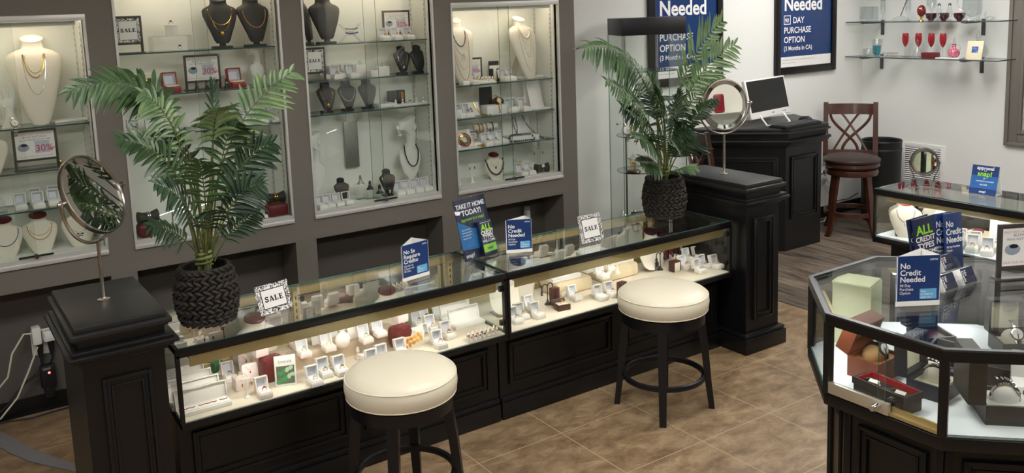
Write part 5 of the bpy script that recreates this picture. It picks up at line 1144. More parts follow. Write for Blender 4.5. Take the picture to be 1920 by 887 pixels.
palm(PL, 'taller potted palm with wide arching fronds on the longer-filled counter', [
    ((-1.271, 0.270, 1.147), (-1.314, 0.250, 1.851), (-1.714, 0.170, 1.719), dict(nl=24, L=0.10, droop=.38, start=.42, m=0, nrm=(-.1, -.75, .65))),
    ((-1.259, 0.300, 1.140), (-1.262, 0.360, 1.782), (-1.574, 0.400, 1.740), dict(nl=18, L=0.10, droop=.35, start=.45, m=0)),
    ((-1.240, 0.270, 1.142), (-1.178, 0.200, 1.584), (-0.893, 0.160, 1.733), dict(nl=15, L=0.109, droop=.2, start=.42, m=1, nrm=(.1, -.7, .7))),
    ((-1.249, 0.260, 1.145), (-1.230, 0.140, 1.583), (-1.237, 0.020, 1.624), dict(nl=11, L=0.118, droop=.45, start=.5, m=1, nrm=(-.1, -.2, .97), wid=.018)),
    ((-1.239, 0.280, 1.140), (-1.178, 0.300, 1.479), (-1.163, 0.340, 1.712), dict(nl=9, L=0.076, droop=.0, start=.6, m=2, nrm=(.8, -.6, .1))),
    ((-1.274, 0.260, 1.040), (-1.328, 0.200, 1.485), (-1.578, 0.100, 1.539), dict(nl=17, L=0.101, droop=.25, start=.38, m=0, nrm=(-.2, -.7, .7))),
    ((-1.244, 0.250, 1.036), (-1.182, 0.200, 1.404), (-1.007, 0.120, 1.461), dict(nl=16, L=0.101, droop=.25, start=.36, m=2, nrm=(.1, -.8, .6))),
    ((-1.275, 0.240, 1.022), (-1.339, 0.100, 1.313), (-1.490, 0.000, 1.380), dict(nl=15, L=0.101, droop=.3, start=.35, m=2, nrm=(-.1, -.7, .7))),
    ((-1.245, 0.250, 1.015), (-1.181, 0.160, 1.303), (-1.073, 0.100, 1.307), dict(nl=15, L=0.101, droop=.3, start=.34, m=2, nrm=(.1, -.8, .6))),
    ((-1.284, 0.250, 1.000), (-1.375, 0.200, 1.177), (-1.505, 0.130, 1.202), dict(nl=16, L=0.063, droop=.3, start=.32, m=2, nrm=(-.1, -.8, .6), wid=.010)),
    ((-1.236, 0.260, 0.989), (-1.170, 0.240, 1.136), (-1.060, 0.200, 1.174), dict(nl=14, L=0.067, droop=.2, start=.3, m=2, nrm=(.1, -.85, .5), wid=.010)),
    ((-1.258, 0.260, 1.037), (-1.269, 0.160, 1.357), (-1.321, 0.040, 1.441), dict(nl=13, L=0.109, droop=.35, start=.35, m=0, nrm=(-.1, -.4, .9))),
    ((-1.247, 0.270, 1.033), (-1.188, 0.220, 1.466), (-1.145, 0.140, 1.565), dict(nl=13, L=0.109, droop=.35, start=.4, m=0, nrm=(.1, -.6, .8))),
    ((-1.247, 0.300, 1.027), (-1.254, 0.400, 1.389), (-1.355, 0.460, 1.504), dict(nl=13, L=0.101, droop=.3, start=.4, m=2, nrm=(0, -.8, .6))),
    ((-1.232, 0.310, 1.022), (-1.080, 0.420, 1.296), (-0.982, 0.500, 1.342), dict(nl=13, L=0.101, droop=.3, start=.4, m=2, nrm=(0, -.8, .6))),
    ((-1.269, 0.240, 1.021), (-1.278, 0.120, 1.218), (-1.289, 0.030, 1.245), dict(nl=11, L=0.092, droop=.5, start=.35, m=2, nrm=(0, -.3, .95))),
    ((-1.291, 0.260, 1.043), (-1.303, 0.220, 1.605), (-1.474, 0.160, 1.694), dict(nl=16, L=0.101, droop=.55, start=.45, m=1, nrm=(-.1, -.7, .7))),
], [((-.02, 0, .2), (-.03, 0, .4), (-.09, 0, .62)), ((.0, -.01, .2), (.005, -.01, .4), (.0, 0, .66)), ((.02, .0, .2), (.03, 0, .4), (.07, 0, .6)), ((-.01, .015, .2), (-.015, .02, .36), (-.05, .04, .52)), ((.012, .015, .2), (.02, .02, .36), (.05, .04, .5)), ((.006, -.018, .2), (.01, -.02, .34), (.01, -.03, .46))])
PR = (1.312, .333, ZT+.003)
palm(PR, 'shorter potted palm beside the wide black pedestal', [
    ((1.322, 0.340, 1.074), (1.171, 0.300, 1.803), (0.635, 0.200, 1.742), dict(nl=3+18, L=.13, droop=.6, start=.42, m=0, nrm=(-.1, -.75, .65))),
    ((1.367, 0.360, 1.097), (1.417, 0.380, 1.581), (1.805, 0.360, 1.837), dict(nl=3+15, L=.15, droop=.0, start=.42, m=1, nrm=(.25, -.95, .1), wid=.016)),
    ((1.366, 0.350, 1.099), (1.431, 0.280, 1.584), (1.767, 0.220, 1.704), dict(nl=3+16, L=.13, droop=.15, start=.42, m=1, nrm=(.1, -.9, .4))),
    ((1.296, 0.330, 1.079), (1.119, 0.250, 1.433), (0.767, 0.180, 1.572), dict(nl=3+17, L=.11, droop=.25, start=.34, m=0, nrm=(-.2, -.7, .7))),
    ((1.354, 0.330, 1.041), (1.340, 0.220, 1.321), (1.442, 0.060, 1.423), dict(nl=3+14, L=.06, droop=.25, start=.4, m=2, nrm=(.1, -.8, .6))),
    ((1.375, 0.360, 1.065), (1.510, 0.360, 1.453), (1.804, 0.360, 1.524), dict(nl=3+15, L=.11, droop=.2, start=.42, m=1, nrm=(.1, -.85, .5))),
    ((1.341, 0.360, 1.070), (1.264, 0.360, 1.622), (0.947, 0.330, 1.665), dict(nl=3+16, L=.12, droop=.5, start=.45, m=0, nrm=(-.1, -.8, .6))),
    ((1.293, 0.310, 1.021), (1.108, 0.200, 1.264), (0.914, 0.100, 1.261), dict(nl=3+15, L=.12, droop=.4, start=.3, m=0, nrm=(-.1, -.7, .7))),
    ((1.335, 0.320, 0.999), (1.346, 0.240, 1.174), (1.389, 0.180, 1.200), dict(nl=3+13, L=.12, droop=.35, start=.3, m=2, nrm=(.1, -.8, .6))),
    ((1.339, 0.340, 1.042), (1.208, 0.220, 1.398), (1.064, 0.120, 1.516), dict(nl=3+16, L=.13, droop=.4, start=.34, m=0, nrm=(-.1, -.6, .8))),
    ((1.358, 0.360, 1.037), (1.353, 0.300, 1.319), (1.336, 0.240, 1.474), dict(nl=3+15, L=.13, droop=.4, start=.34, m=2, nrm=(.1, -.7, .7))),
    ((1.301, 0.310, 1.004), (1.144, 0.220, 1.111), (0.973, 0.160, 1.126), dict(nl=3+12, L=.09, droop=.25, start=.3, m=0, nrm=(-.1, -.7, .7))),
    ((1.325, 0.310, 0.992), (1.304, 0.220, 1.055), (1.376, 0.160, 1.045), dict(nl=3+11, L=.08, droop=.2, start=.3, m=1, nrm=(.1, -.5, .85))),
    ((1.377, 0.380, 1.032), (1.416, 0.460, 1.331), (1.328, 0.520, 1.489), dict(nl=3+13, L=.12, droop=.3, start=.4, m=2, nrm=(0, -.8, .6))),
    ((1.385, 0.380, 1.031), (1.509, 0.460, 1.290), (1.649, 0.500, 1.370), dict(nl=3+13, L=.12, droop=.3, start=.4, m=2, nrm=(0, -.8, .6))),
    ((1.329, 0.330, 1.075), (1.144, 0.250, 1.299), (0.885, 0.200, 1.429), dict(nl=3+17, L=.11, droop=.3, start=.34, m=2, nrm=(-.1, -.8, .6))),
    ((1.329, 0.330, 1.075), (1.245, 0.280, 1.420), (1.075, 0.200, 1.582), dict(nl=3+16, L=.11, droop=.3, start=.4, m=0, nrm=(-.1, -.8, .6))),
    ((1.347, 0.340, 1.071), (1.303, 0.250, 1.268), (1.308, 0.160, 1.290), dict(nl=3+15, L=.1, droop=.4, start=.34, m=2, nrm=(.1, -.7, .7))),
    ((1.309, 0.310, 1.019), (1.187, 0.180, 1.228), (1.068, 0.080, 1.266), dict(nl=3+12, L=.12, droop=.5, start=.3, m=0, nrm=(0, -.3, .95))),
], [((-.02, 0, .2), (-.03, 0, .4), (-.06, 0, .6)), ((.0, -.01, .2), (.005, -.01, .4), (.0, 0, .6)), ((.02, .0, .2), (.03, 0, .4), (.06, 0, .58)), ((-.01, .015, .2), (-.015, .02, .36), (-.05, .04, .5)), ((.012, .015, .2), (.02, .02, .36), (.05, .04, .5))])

# ------------------------------------------------------------------ far part of the room
# framed posters
def poster(x0, x1, z0, label):
    w = x1-x0; h = 1.16; t = thing('framed_poster', label, 'poster', ((x0+x1)/2, YF, z0), 0, 'navy wall posters')
    g = G(); f = .062
    for a in ((-w/2, 0, -w/2+f, h), (w/2-f, 0, w/2, h), (-w/2+f, 0, w/2-f, f), (-w/2+f, h-f, w/2-f, h)): g.bx(a[0], -.03, a[1], a[2], -.001, a[3], .006)
    for a in ((-w/2+f-.012, f-.012, -w/2+f, h-f+.012), (w/2-f, f-.012, w/2-f+.012, h-f+.012)): g.bx(a[0], -.022, a[1], a[2], -.001, a[3])
    part('frame', g, FRAMEBLK, t)
    g = G(); g.bx(-w/2+f, -.014, f, w/2-f, -.010, h-f); p = part('print', g, mat('poster_navy', rgb(30, 58, 110), .25, coat=.3), t)
    g = G(); g.bx(-w/2+f, -.0146, f, w/2-f, -.0141, f+.085); part('white_band', g, PAPER, p)
    L0 = -w/2+f+.05
    lettering('headline', [('No', .155, L0, .80), ('Credit', .155, L0, .665), ('Needed', .155, L0, .535)], WHITEINK, p, (0, -.0143, 0), bold=.025)
    lettering('lettering', [('90', .05, L0+.012, .435), ('DAY', .072, L0+.115, .428), ('PURCHASE', .072, L0, .345), ('OPTION', .072, L0, .265), ('(3 Months in CA)', .052, L0, .20)], WHITEINK, p, (0, -.0143, 0), bold=.014)
    g = G()
    for a in ((0, .418, .085, .424), (0, .488, .085, .494), (0, .424, .006, .488), (.079, .424, .085, .488)): g.bx(L0+a[0], -.0148, a[1], L0+a[2], -.0142, a[3])
    part('calendar_outline', g, WHITEINK, p)
    lettering('fine_print', [('Not available in all states. Terms and conditions apply. See store for details.', .014, -w/2+f+.03, f+.055), ('Lease to own purchase option.', .014, -w/2+f+.03, f+.03)], GREYINK, p, (0, -.0149, 0))
poster(2.40, 3.185, 1.325, 'navy poster in a black frame, partly behind the second palm')
poster(3.815, 4.615, 1.32, 'navy poster in a black frame reading 90 day purchase option, above the monitor')
# glass tower
t = thing('glass_tower', 'narrow glass display tower with dark top behind the second palm', 'display case', (1.80, 1.235, 0), -.411)
TW, TD = .455, .33
g = G(); g.bx(0, 0, 1.745, TW, TD, 1.86, .003); part('light_box', g, mat('tower_black', rgb(30, 31, 36), .4), t)
g = G(); g.bx(0, 0, 0, TW, TD, .12, .003); part('base', g, BLACK, t)
for a in ((0, 0, .12, TW, .005, 1.745), (0, TD-.005, .12, TW, TD, 1.745), (0, .005, .12, .005, TD-.005, 1.745), (TW-.005, .005, .12, TW, TD-.005, 1.745)):
    g = G(); g.pane(*a); part('pane', g, [GLASS, GLASS_EDGE], t)
TZ = (.44, .80, 1.05, 1.30, 1.50)
for z in TZ:
    g = G(); poly = [(TW/2+(TW/2-.012)*(abs(cos(a))**.75)*(1 if cos(a) > 0 else -1), TD/2+(TD/2-.012)*(abs(sin(a))**.75)*(1 if sin(a) > 0 else -1)) for a in [2*PI*i/40 for i in range(40)]]
    fs = g.prism(poly, z-.007, z)
    for f in fs: f.material_index = 0 if len(f.verts) > 4 else 1
    part('shelf', g, [GLASS, MATS['shelf_edge']], t)
g = G()
for x in (.075, .31): g.tube([(x, TD*.55, .12), (x, TD*.55, 1.745)], .008, 10)
part('pole', g, CHROME, t)
g = G(); g.ball((-.006, .12, 1.14), .009, 10, 7); part('lock', g, NICKEL, t)
l = bpy.data.lights.new('tower_lamp', 'SPOT'); l.energy = 2.; l.spot_size = radians(100); l.color = (1, .95, .88); l.shadow_soft_size = .03; link('tower_lamp', l, t, (TW/2, TD/2, 1.74))
TM = Matrix.Translation((1.80, 1.235, 0)) @ Matrix.Rotation(-.411, 4, 'Z')
def tw(x, y, z): return tuple(TM @ Vector((x, y, z)))
def stand_watch(p, label, m, r=.022):
    t = thing('pocket_watch', label, 'watch', p, -.45, 'pocket watches in the tower')
    g = G(); g.tube([(0, .02, 0), (0, .018, .06)], .003, 6); g.box((0, .01, .004), (.03, .035, .008), .002); part('stand', g, CHROME, t)
    g = G(); watch(g, (0, 0, .042), r); part('watch', g, [m, PAPER, INK], t)
for k, (x, y, m) in enumerate(((.055, .10, SILVER), (.105, .05, GOLDP), (.165, .13, GOLDP), (.19, .05, GOLDP))): stand_watch(tw(x, y, TZ[2]), f'round watch on a stand, {ORD[k]} from left on the tower’s middle shelf', m, .034)
for k, (x, y) in enumerate(((.10, .10), (.17, .08), (.06, .16))):
    t = thing('crystal_bracelet', ['clear ring bracelet beside the pole, upper tower shelf', 'larger clear ring bracelet near palm leaves, upper tower shelf', 'clear ring bracelet at the rear of upper tower shelf'][k], 'bracelet', tw(x, y, TZ[3]), -.3, 'clear bracelets in the tower')
    g = G(); g.ring((0, 0, .045), .036, .0055, 26, 8, 'y'); part('ring', g, CRYSTAL, t); g = G(); g.box((0, 0, .004), (.03, .03, .008), .002); part('foot', g, BROWNB, t)
t = thing('watch_dome', 'glass dome over a bronze pocket watch on a brown base', 'display dome', tw(.09, .07, TZ[1]), 0)
g = G(); g.lathe([(.05, 0), (.052, .008), (.046, .016), (.04, .018)], 28); part('base', g, CHERRY, t)
g = G(); g.lathe([(.034, .018), (.034, .08), (.028, .105), (.012, .12), (.004, .124), (.006, .132), (0, .136)], 24, cap0=False); part('dome', g, CRYSTAL, t)
g = G(); watch(g, (0, 0, .06), .022); part('watch', g, [mat('bronze', rgb(150, 116, 60), .3, 1), mat('bronze_dial', rgb(120, 90, 50), .4), INK], t)
t = thing('perfume_bottle', 'round gold and glass bottle beside the watch dome', 'bottle', tw(.20, .06, TZ[1]), 0)
g = G(); g.lathe([(.03, 0), (.036, .02), (.03, .05), (.012, .065), (.012, .08)], 20); part('bottle', g, CRYSTAL, t); g = G(); g.lathe([(.03, .003), (.03, .022), (.02, .024)], 18); part('gold_base', g, GOLDP, t); g = G(); g.ball((0, 0, .09), .012, 10, 7); part('stopper', g, CRYSTAL, t)
for k, (x, y) in enumerate(((.025, .13), (.11, .12))):
    t = thing('wristwatch', ['silver wristwatch on a cuff at the tower edge, lowest shelf', 'silver wristwatch on a cuff behind the grey card'][k], 'watch', tw(x, y, TZ[0]), -.4, 'cuff watches in the tower')
    g = G(); g.lathe([(.022, 0), (.02, .07)], 14, sy=.6); part('cuff', g, ACRYL, t); g = G(); watch(g, (0, -.02, .05), .016); part('watch', g, [SILVER, PAPER, INK], t)
g = G(); g.box((0, 0, .045), (.085, .012, .09), .002); single('gift_card_box', g, mat('slate_card', rgb(62, 64, 68), .5), 'dark grey upright card box at the tower bottom', 'gift box', tw(.10, .035, TZ[0]), -.411)
g = G(); g.box((0, 0, .05), (.05, .04, .10), .003); g.mi = 1; g.box((0, -.021, .06), (.03, .002, .05)); single('gift_box', g, [mat('deep_green', rgb(24, 70, 56), .4), SILVER], 'green and silver box at the tower bottom', 'gift box', tw(.185, .06, TZ[0]), -.411)
# black angled desk with its computer
t = thing('reception_desk', 'black panelled desk with angled corners carrying the monitor', 'desk', (0, 0, 0))
def desk_poly(o, yf=1.125, x0=3.346, x1=3.777):
    k = o*.414; dy = YF-.003-(yf-o)
    return [(x0-k, yf-o), (x1+k, yf-o), (x1+k+dy*.5, YF-.003), (x0-k-dy, YF-.003)]
g = G(); g.prism(desk_poly(0), 0, .95); part('body', g, BLACK, t)
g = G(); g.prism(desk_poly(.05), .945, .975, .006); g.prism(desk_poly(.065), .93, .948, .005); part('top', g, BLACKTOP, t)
g = G(); g.prism(desk_poly(.03), .885, .93); g.prism(desk_poly(.07), .862, .885, .006); g.prism(desk_poly(.055), .848, .863, .004); g.prism(desk_poly(.02), .825, .849, .003); part('collar_moulding', g, BLACK, t)
g = G(); panel_mould(g, 3.40, 3.725, .25, .745, 1.125); part('panel_moulding', g, BLACK, t)
g = G(); g.M = Matrix.Translation((3.346, 1.125, 0)) @ Matrix.Rotation(-PI/4, 4, 'Z'); panel_mould(g, -.66, -.06, .25, .745, 0); part('side_panel_moulding', g, BLACK, t)
ZK = .975
t = thing('computer_monitor', 'white all-in-one computer with a dark screen on the black desk', 'monitor', (3.46, 1.36, ZK), .17)
R = Euler((radians(-13), 0, 0))
def tilt(g): g.M = Matrix.Translation((0, 0, .07)) @ R.to_matrix().to_4x4()
g = G(); tilt(g); g.box((0, .012, .145), (.60, .03, .31), .008); part('housing', g, WHITEP, t)
g = G(); tilt(g); g.bx(-.28, -.0045, .043, .28, -.0025, .288); part('screen', g, mat('off_screen', rgb(26, 28, 28), .25), t)
g = G(); tilt(g)
for k in range(4): g.ball((.17+.016*k, -.004, .018), .004, 8, 5)
g.box((.03, -.004, .02), (.035, .002, .008)); part('buttons', g, GREYINK, t)
g = G(); g.tube([(-.17, .02, .10), (-.17, -.06, .008), (-.11, -.10, .006), (.11, -.10, .006), (.17, -.06, .008), (.17, .02, .10)], .008, 8); part('stand', g, WHITEP, t)
t = thing('keyboard', 'black keyboard in front of the white monitor', 'keyboard', (3.50, 1.16, ZK), .03)
g = G(); g.box((0, 0, .009), (.44, .16, .018), .004); part('case', g, RUBBER, t)
g = G()
for j in range(5):
    for i in range(20): g.box((-.203+.0214*i, -.058+.028*j, .0205), (.018, .023, .006), .0)
part('keys', g, mat('key_black', rgb(52, 52, 55), .45), t)
t = thing('computer_mouse', 'black mouse beside the keyboard on the desk', 'mouse', (3.80, 1.30, ZK), .2)
g = G(); g.ball((0, 0, .012), (.032, .055, .022), 16, 10); g.bx(-.028, -.045, .0, .028, .045, .012); part('shell', g, RUBBER, t)
g = G(); g.box((0, -.025, .034), (.008, .016, .006), .002); part('wheel', g, GREYINK, t)
# cherry bar stools with lattice backs
def bar_chair(loc, rz, label):
    t = thing('swivel_bar_stool', label, 'bar stool', loc, rz, 'cherry bar stools')
    def legs(k):
        def f(g):
            a = PI/4+k*PI/2; rings = []
            for z, r, w in ((0, .262, .022), (.05, .235, .021), (.15, .212, .022), (.30, .20, .024), (.53, .165, .026)):
                c = Vector((r*cos(a), r*sin(a), z)); u = Vector((cos(a), sin(a), 0)); v = Vector((-sin(a), cos(a), 0)); rings.append([tuple(c-u*w*.6-v*w), tuple(c+u*w*.6-v*w), tuple(c+u*w*.6+v*w), tuple(c-u*w*.6+v*w)])
            g.loft(rings)
        return f
    for k in range(4): cpart('leg', ('bc', k), legs(k), CHERRY, t)
    cpart('seat_ring', ('bc',), lambda g: (g.lathe([(.15, .50), (.205, .50), (.212, .52), (.205, .548), (.19, .552), (.205, .556), (.222, .575), (.218, .602), (.1, .604)], 40)), CHERRY, t)
    cpart('seat_cushion', ('bc',), lambda g: g.lathe([(.205, .600), (.226, .612), (.226, .628), (.205, .645), (.12, .658), (0, .66)], 40), BRNLEA, t)
    cpart('foot_ring', ('bc',), lambda g: (g.lathe([(.192, .165), (.214, .165), (.214, .20), (.192, .20), (.192, .165)], 40, cap0=False, cap1=False)), CHERRY, t)
    Rb = .50
    def arc(s, z, y0=.21): a = s*.41; return Vector((Rb*sin(a), y0+.07-Rb*(1-cos(a))*-.0-(Rb*(1-cos(a)))*.9, z))
    def lean(z): return .16*max(z-.6, 0)
    def post(s):
        def f(g):
            rings = []
            for z, w in ((.52, .02), (.62, .021), (.8, .02), (1.06, .019)):
                c = arc(s, z); c.y += lean(z); rings.append([(c.x-w, c.y-.014, z), (c.x+w, c.y-.014, z), (c.x+w, c.y+.014, z), (c.x-w, c.y+.014, z)])
            g.loft(rings)
        return f
    for s in (-1, 1): cpart('back_post', ('bc', s), post(s), CHERRY, t)
    def rail(z0, z1):
        def f(g):
            rings = []
            for i in range(17):
                s = -1+i/8; a, b = arc(s*.95, z0), arc(s*.95, z1); a.y += lean(z0); b.y += lean(z1); rings.append([(a.x, a.y-.011, z0), (a.x, a.y+.011, z0), (b.x, b.y+.011, z1), (b.x, b.y-.011, z1)])
            g.loft(rings)
        return f
    cpart('top_rail', ('bc',), rail(.955, 1.045), CHERRY, t); cpart('lower_rail', ('bc',), rail(.625, .655), CHERRY, t)
    def lat(fn):
        def f(g):
            pts = []
            for i in range(21):
                z = .65+.31*i/20; s = fn(i/20); c = arc(s, z); c.y += lean(z); pts.append(c)
            g.tube(pts, .0145, 6, flat=.6)
        return f
    for k, fn in enumerate((lambda u: -.34+1.0*(1-u)**.9, lambda u: .34-1.0*(1-u)**.9, lambda u: -.80+1.10*(1-u)**2*(1+2*u), lambda u: .80-1.10*(1-u)**2*(1+2*u))):
        cpart('lattice_slat', ('bc', k), lat(fn), CHERRY, t)
    return t
bar_chair((4.22, 1.16, 0), radians(-52), 'cherry wood bar stool with leather seat between desk and air vent')
bar_chair((2.72, 1.05, 0), radians(66), 'cherry wood bar stool back rising behind the wide pedestal')
t = thing('waste_bin', 'tall black cylindrical waste bin behind the cherry bar stool', 'bin', (4.80, 1.27, 0))
g = G(); g.lathe([(.15, 0), (.16, .01), (.165, .69), (.17, .70), (.165, .71), (.155, .70), (.15, .1), (0, .1)], 36); part('body', g, RUBBER, t)
g = G(); g.lathe([(.168, .62), (.17, .63), (.166, .64)], 36, cap0=False, cap1=False); part('bag_rim', g, BLACKV, t)
# return-air vent
t = thing('wall_vent', 'white louvred air vent low on the white wall', 'vent', (XR, 1.03, .285))
g = G(); w = .41; h = .385
for a in ((-w/2, 0, -w/2+.04, h), (w/2-.04, 0, w/2, h), (-w/2+.04, 0, w/2-.04, .04), (-w/2+.04, h-.04, w/2-.04, h)): g.bx(-.012, a[0], a[1], -.0005, a[2], a[3], .002)
part('frame', g, WHITEP, t)
g = G(); g.bx(-.002, -w/2+.04, .04, -.0005, w/2-.04, h-.04); part('dark_duct', g, RUBBER, t)
g = G()
for k in range(17): g.box((-.007, 0, .05+k*.0178), (.010, w-.08, .009), 0, Euler((0, .5, 0)))
part('louvre', g, WHITEP, t)
# glass wall shelves on steel brackets
SZ = (1.427, 1.731, 2.035)
for k, z in enumerate(SZ):
    t = thing('wall_shelf', ['lower glass wall shelf carrying the red goblets', 'upper glass wall shelf carrying the red egg and pitcher', 'topmost glass wall shelf, only its brackets in view'][k], 'shelf', (XR, .945, z), 0, 'glass wall shelves')
    def gl(g): g.pane(-.29, -.675, -.008, -.008, .675, 0)
    cpart('glass', ('ws',), gl, [GLASS, mat('smoked_edge', rgb(66, 74, 80), .2)], t)
    for y in (-.40, .50): cpart('bracket', ('ws',), lambda g: (g.bx(-.007, -.016, -.125, -.001, .016, .008, .001), g.bx(-.285, -.006, -.02, -.007, .006, -.0085), g.bx(-.298, -.022, -.016, -.27, .022, .004, .002), g.ball((-.008, 0, -.11), .003, 6, 4)), mat('dark_steel', rgb(96, 96, 98), .4, .6), t, (0, y, 0))
def glassware(y, k, label, cat, name='glass', dx=0, group=None): return thing(name, label, cat, (4.87+dx, y, SZ[k]), 0, group)
RUBY = mat('ruby_glass', rgb(158, 20, 34), .08, 0, .8, coat=1); DRUBY = mat('dark_ruby_glass', rgb(62, 12, 18), .1, 0, .8, coat=1)
TEALG = mat('teal_glass', rgb(40, 150, 165), .1, 0, .8); PINKG = mat('cranberry_glass', rgb(190, 70, 100), .12, 0, .8, var=(120, rgb(232, 170, 184), .5, .6))
def gpart(nm, prof, m, t, n=20, **k): g = G(); g.lathe(prof, n, **k); return part(nm, g, m, t)
for i, (u, lab) in enumerate(((1.136, 'first'), (1.017, 'second'), (0.903, 'third'), (0.801, 'fourth'))):
    t = glassware(u, 0, f'ruby flute goblet on a clear stem, {lab} from left on the lower glass shelf', 'goblet', 'goblet', .03, 'ruby flute goblets')
    gpart('bowl', [(.004, .085), (.018, .105), (.027, .135), (.028, .165), (.024, .20), (.022, .20), (.025, .165), (.02, .125), (0, .10)], RUBY, t); gpart('stem', [(.028, 0), (.026, .003), (.005, .008), (.0035, .03), (.004, .085)], CRYSTAL, t)
t = glassware(1.437, 0, 'clear ribbed glass bowl at the left end of the lower shelf', 'bowl', 'glass_bowl', -.05)
gpart('bowl', [(.03, 0), (.055, .012), (.066, .035), (.06, .06), (.045, .07), (.04, .068), (.055, .04), (.03, .01)], CRYSTAL, t, 24)
t = glassware(1.380, 0, 'flared clear tumbler with teal base behind the glass bowl', 'tumbler', 'tumbler', -.01)
gpart('cup', [(.028, 0), (.034, .02), (.046, .14), (.05, .15), (.044, .14), (.03, .02)], CRYSTAL, t, 18); gpart('teal_core', [(.022, .01), (.028, .03), (.034, .09), (.032, .095), (0, .095)], TEALG, t)
t = glassware(1.227, 0, 'low trinket dish with reddish lid on the lower shelf', 'dish', 'trinket_dish', -.01); gpart('dish', [(.03, 0), (.045, .012), (.045, .03), (.04, .034)], CRYSTAL, t); gpart('lid', [(.044, .031), (.042, .036), (0, .039)], mat('rose_lid', rgb(170, 120, 110), .3), t)
t = glassware(1.308, 0, 'small clear salt dish beside the teal tumbler', 'dish', 'salt_dish', .0); gpart('dish', [(.02, 0), (.026, .012), (.024, .035), (.018, .03)], CRYSTAL, t)
t = glassware(0.950, 0, 'small clear decanter with stopper in front of ruby goblets', 'decanter', 'decanter', -.09); gpart('body', [(.03, 0), (.034, .01), (.034, .05), (.022, .075), (.011, .09), (.011, .115), (.016, .12)], CRYSTAL, t); gpart('stopper', [(.006, .115), (.012, .135), (.009, .15), (0, .158)], CRYSTAL, t)
t = glassware(0.852, 0, 'dark maroon trinket box below the third goblet', 'box', 'trinket_box', -.06); g = G(); g.box((0, 0, .022), (.07, .125, .044), .003); part('box', g, MAROONB, t); g = G(); g.box((0, 0, .0455), (.066, .12, .004), .001); part('lid', g, MAROONB, t)
t = glassware(0.694, 0, 'long white tray under the cranberry cruet', 'tray', 'tray', -.05); g = G(); g.box((0, 0, .005), (.09, .20, .01), .003); part('tray', g, WHITEP, t)
t = thing('cruet', 'cranberry glass cruet with clear stopper and handle', 'cruet', (4.84, 0.672, SZ[0]+.0105), 0)
gpart('body', [(.025, 0), (.042, .02), (.046, .04), (.038, .06), (.016, .072), (.013, .10), (.022, .108)], PINKG, t, 22); gpart('stopper', [(.01, .105), (.012, .125), (.006, .15), (0, .17)], CRYSTAL, t); g = G(); g.tube([(0, -.014, .10), (0, -.045, .10), (0, -.055, .075), (0, -.043, .05)], .005, 8); part('handle', g, CRYSTAL, t)
t = glassware(0.537, 0, 'round clear decanter with tall stopper behind the cream photo frame', 'decanter', 'decanter', .08); gpart('body', [(.04, 0), (.072, .03), (.078, .06), (.06, .10), (.02, .12), (.013, .13), (.013, .14), (.02, .145)], CRYSTAL, t, 26); gpart('stopper', [(.01, .14), (.02, .165), (.014, .19), (.006, .21), (.008, .22), (0, .228)], CRYSTAL, t)
t = thing('easel_photo', 'cream easel photo frame with a small blue picture', 'photo frame', (4.80, 0.488, SZ[0]+.0), -PI/2+.15)
Rf = (radians(-16), 0, .0)
g = G(); g.bx(-.06, 0, 0, .06, .006, .15, .002); part('frame', g, mat('cream_frame', rgb(226, 216, 184), .5), t, rot=Rf); g = G(); g.bx(-.022, -.0012, .055, .026, -.0002, .105); part('picture', g, mat('blue_picture', rgb(50, 84, 160), .4, var=(40, rgb(150, 180, 220), .5, .7)), t, rot=Rf); g = G(); g.box((0, .05, .045), (.04, .003, .1), 0, Euler((radians(32), 0, 0))); part('easel_leg', g, mat('easel_card', rgb(150, 140, 112), .7), t)
# upper shelf
t = glassware(1.451, 1, 'square clear glass vase at the left end of the upper shelf', 'vase', 'glass_vase', -.03); g = G(); g.box((0, 0, .012), (.09, .13, .024), .004); [g.bx(*q) for q in ((-.045, -.065, .024, -.035, .065, .13), (.035, -.065, .024, .045, .065, .13), (-.035, -.065, .024, .035, -.055, .13), (-.035, .055, .024, .035, .065, .13))]; part('vase', g, CRYSTAL, t)
FL = [(.03, 0), (.028, .003), (.005, .008), (.004, .05), (.018, .065), (.024, .10), (.022, .19), (.019, .19), (.02, .10), (0, .07)]
for u, lab in ((1.343, 'clear flute glass beside the square vase'), (1.108, 'clear flute glass left of the red egg')): t = glassware(u, 1, lab, 'glass', 'flute_glass', .01, 'clear flutes'); gpart('glass', FL, CRYSTAL, t)
t = glassware(1.143, 1, 'shallow clear dish holding a dark leaning stick', 'dish', 'glass_dish', -.04); gpart('dish', [(.05, 0), (.085, .008), (.05, .03), (.02, .045), (0, .048)], CRYSTAL, t, 24); g = G(); g.tube([(0, -.0, .045), (0, -.07, .22)], .0035, 8); part('stick', g, mat('bronze_stick', rgb(96, 70, 62), .4, .5), t)
t = glassware(0.968, 1, 'dark red decorated egg on a gold pedestal', 'ornament', 'ornamental_egg', -.02); g = G(); g.ball((0, 0, .085), (.036, .036, .048), 20, 14); part('egg', g, mat('red_enamel', rgb(112, 18, 28), .12, coat=1), t); gpart('pedestal', [(.022, 0), (.02, .006), (.008, .012), (.008, .028), (.016, .04)], GOLDP, t); g = G(); g.ball((-.034, 0, .10), (.004, .010, .012), 8, 5); part('crest', g, GOLDP, t)
t = glassware(0.857, 1, 'clear wine glass right of the red egg', 'glass', 'wine_glass', -.06); gpart('glass', [(.034, 0), (.03, .003), (.005, .008), (.004, .075), (.02, .085), (.038, .12), (.04, .16), (.036, .20), (.034, .20), (.036, .14), (0, .088)], CRYSTAL, t)
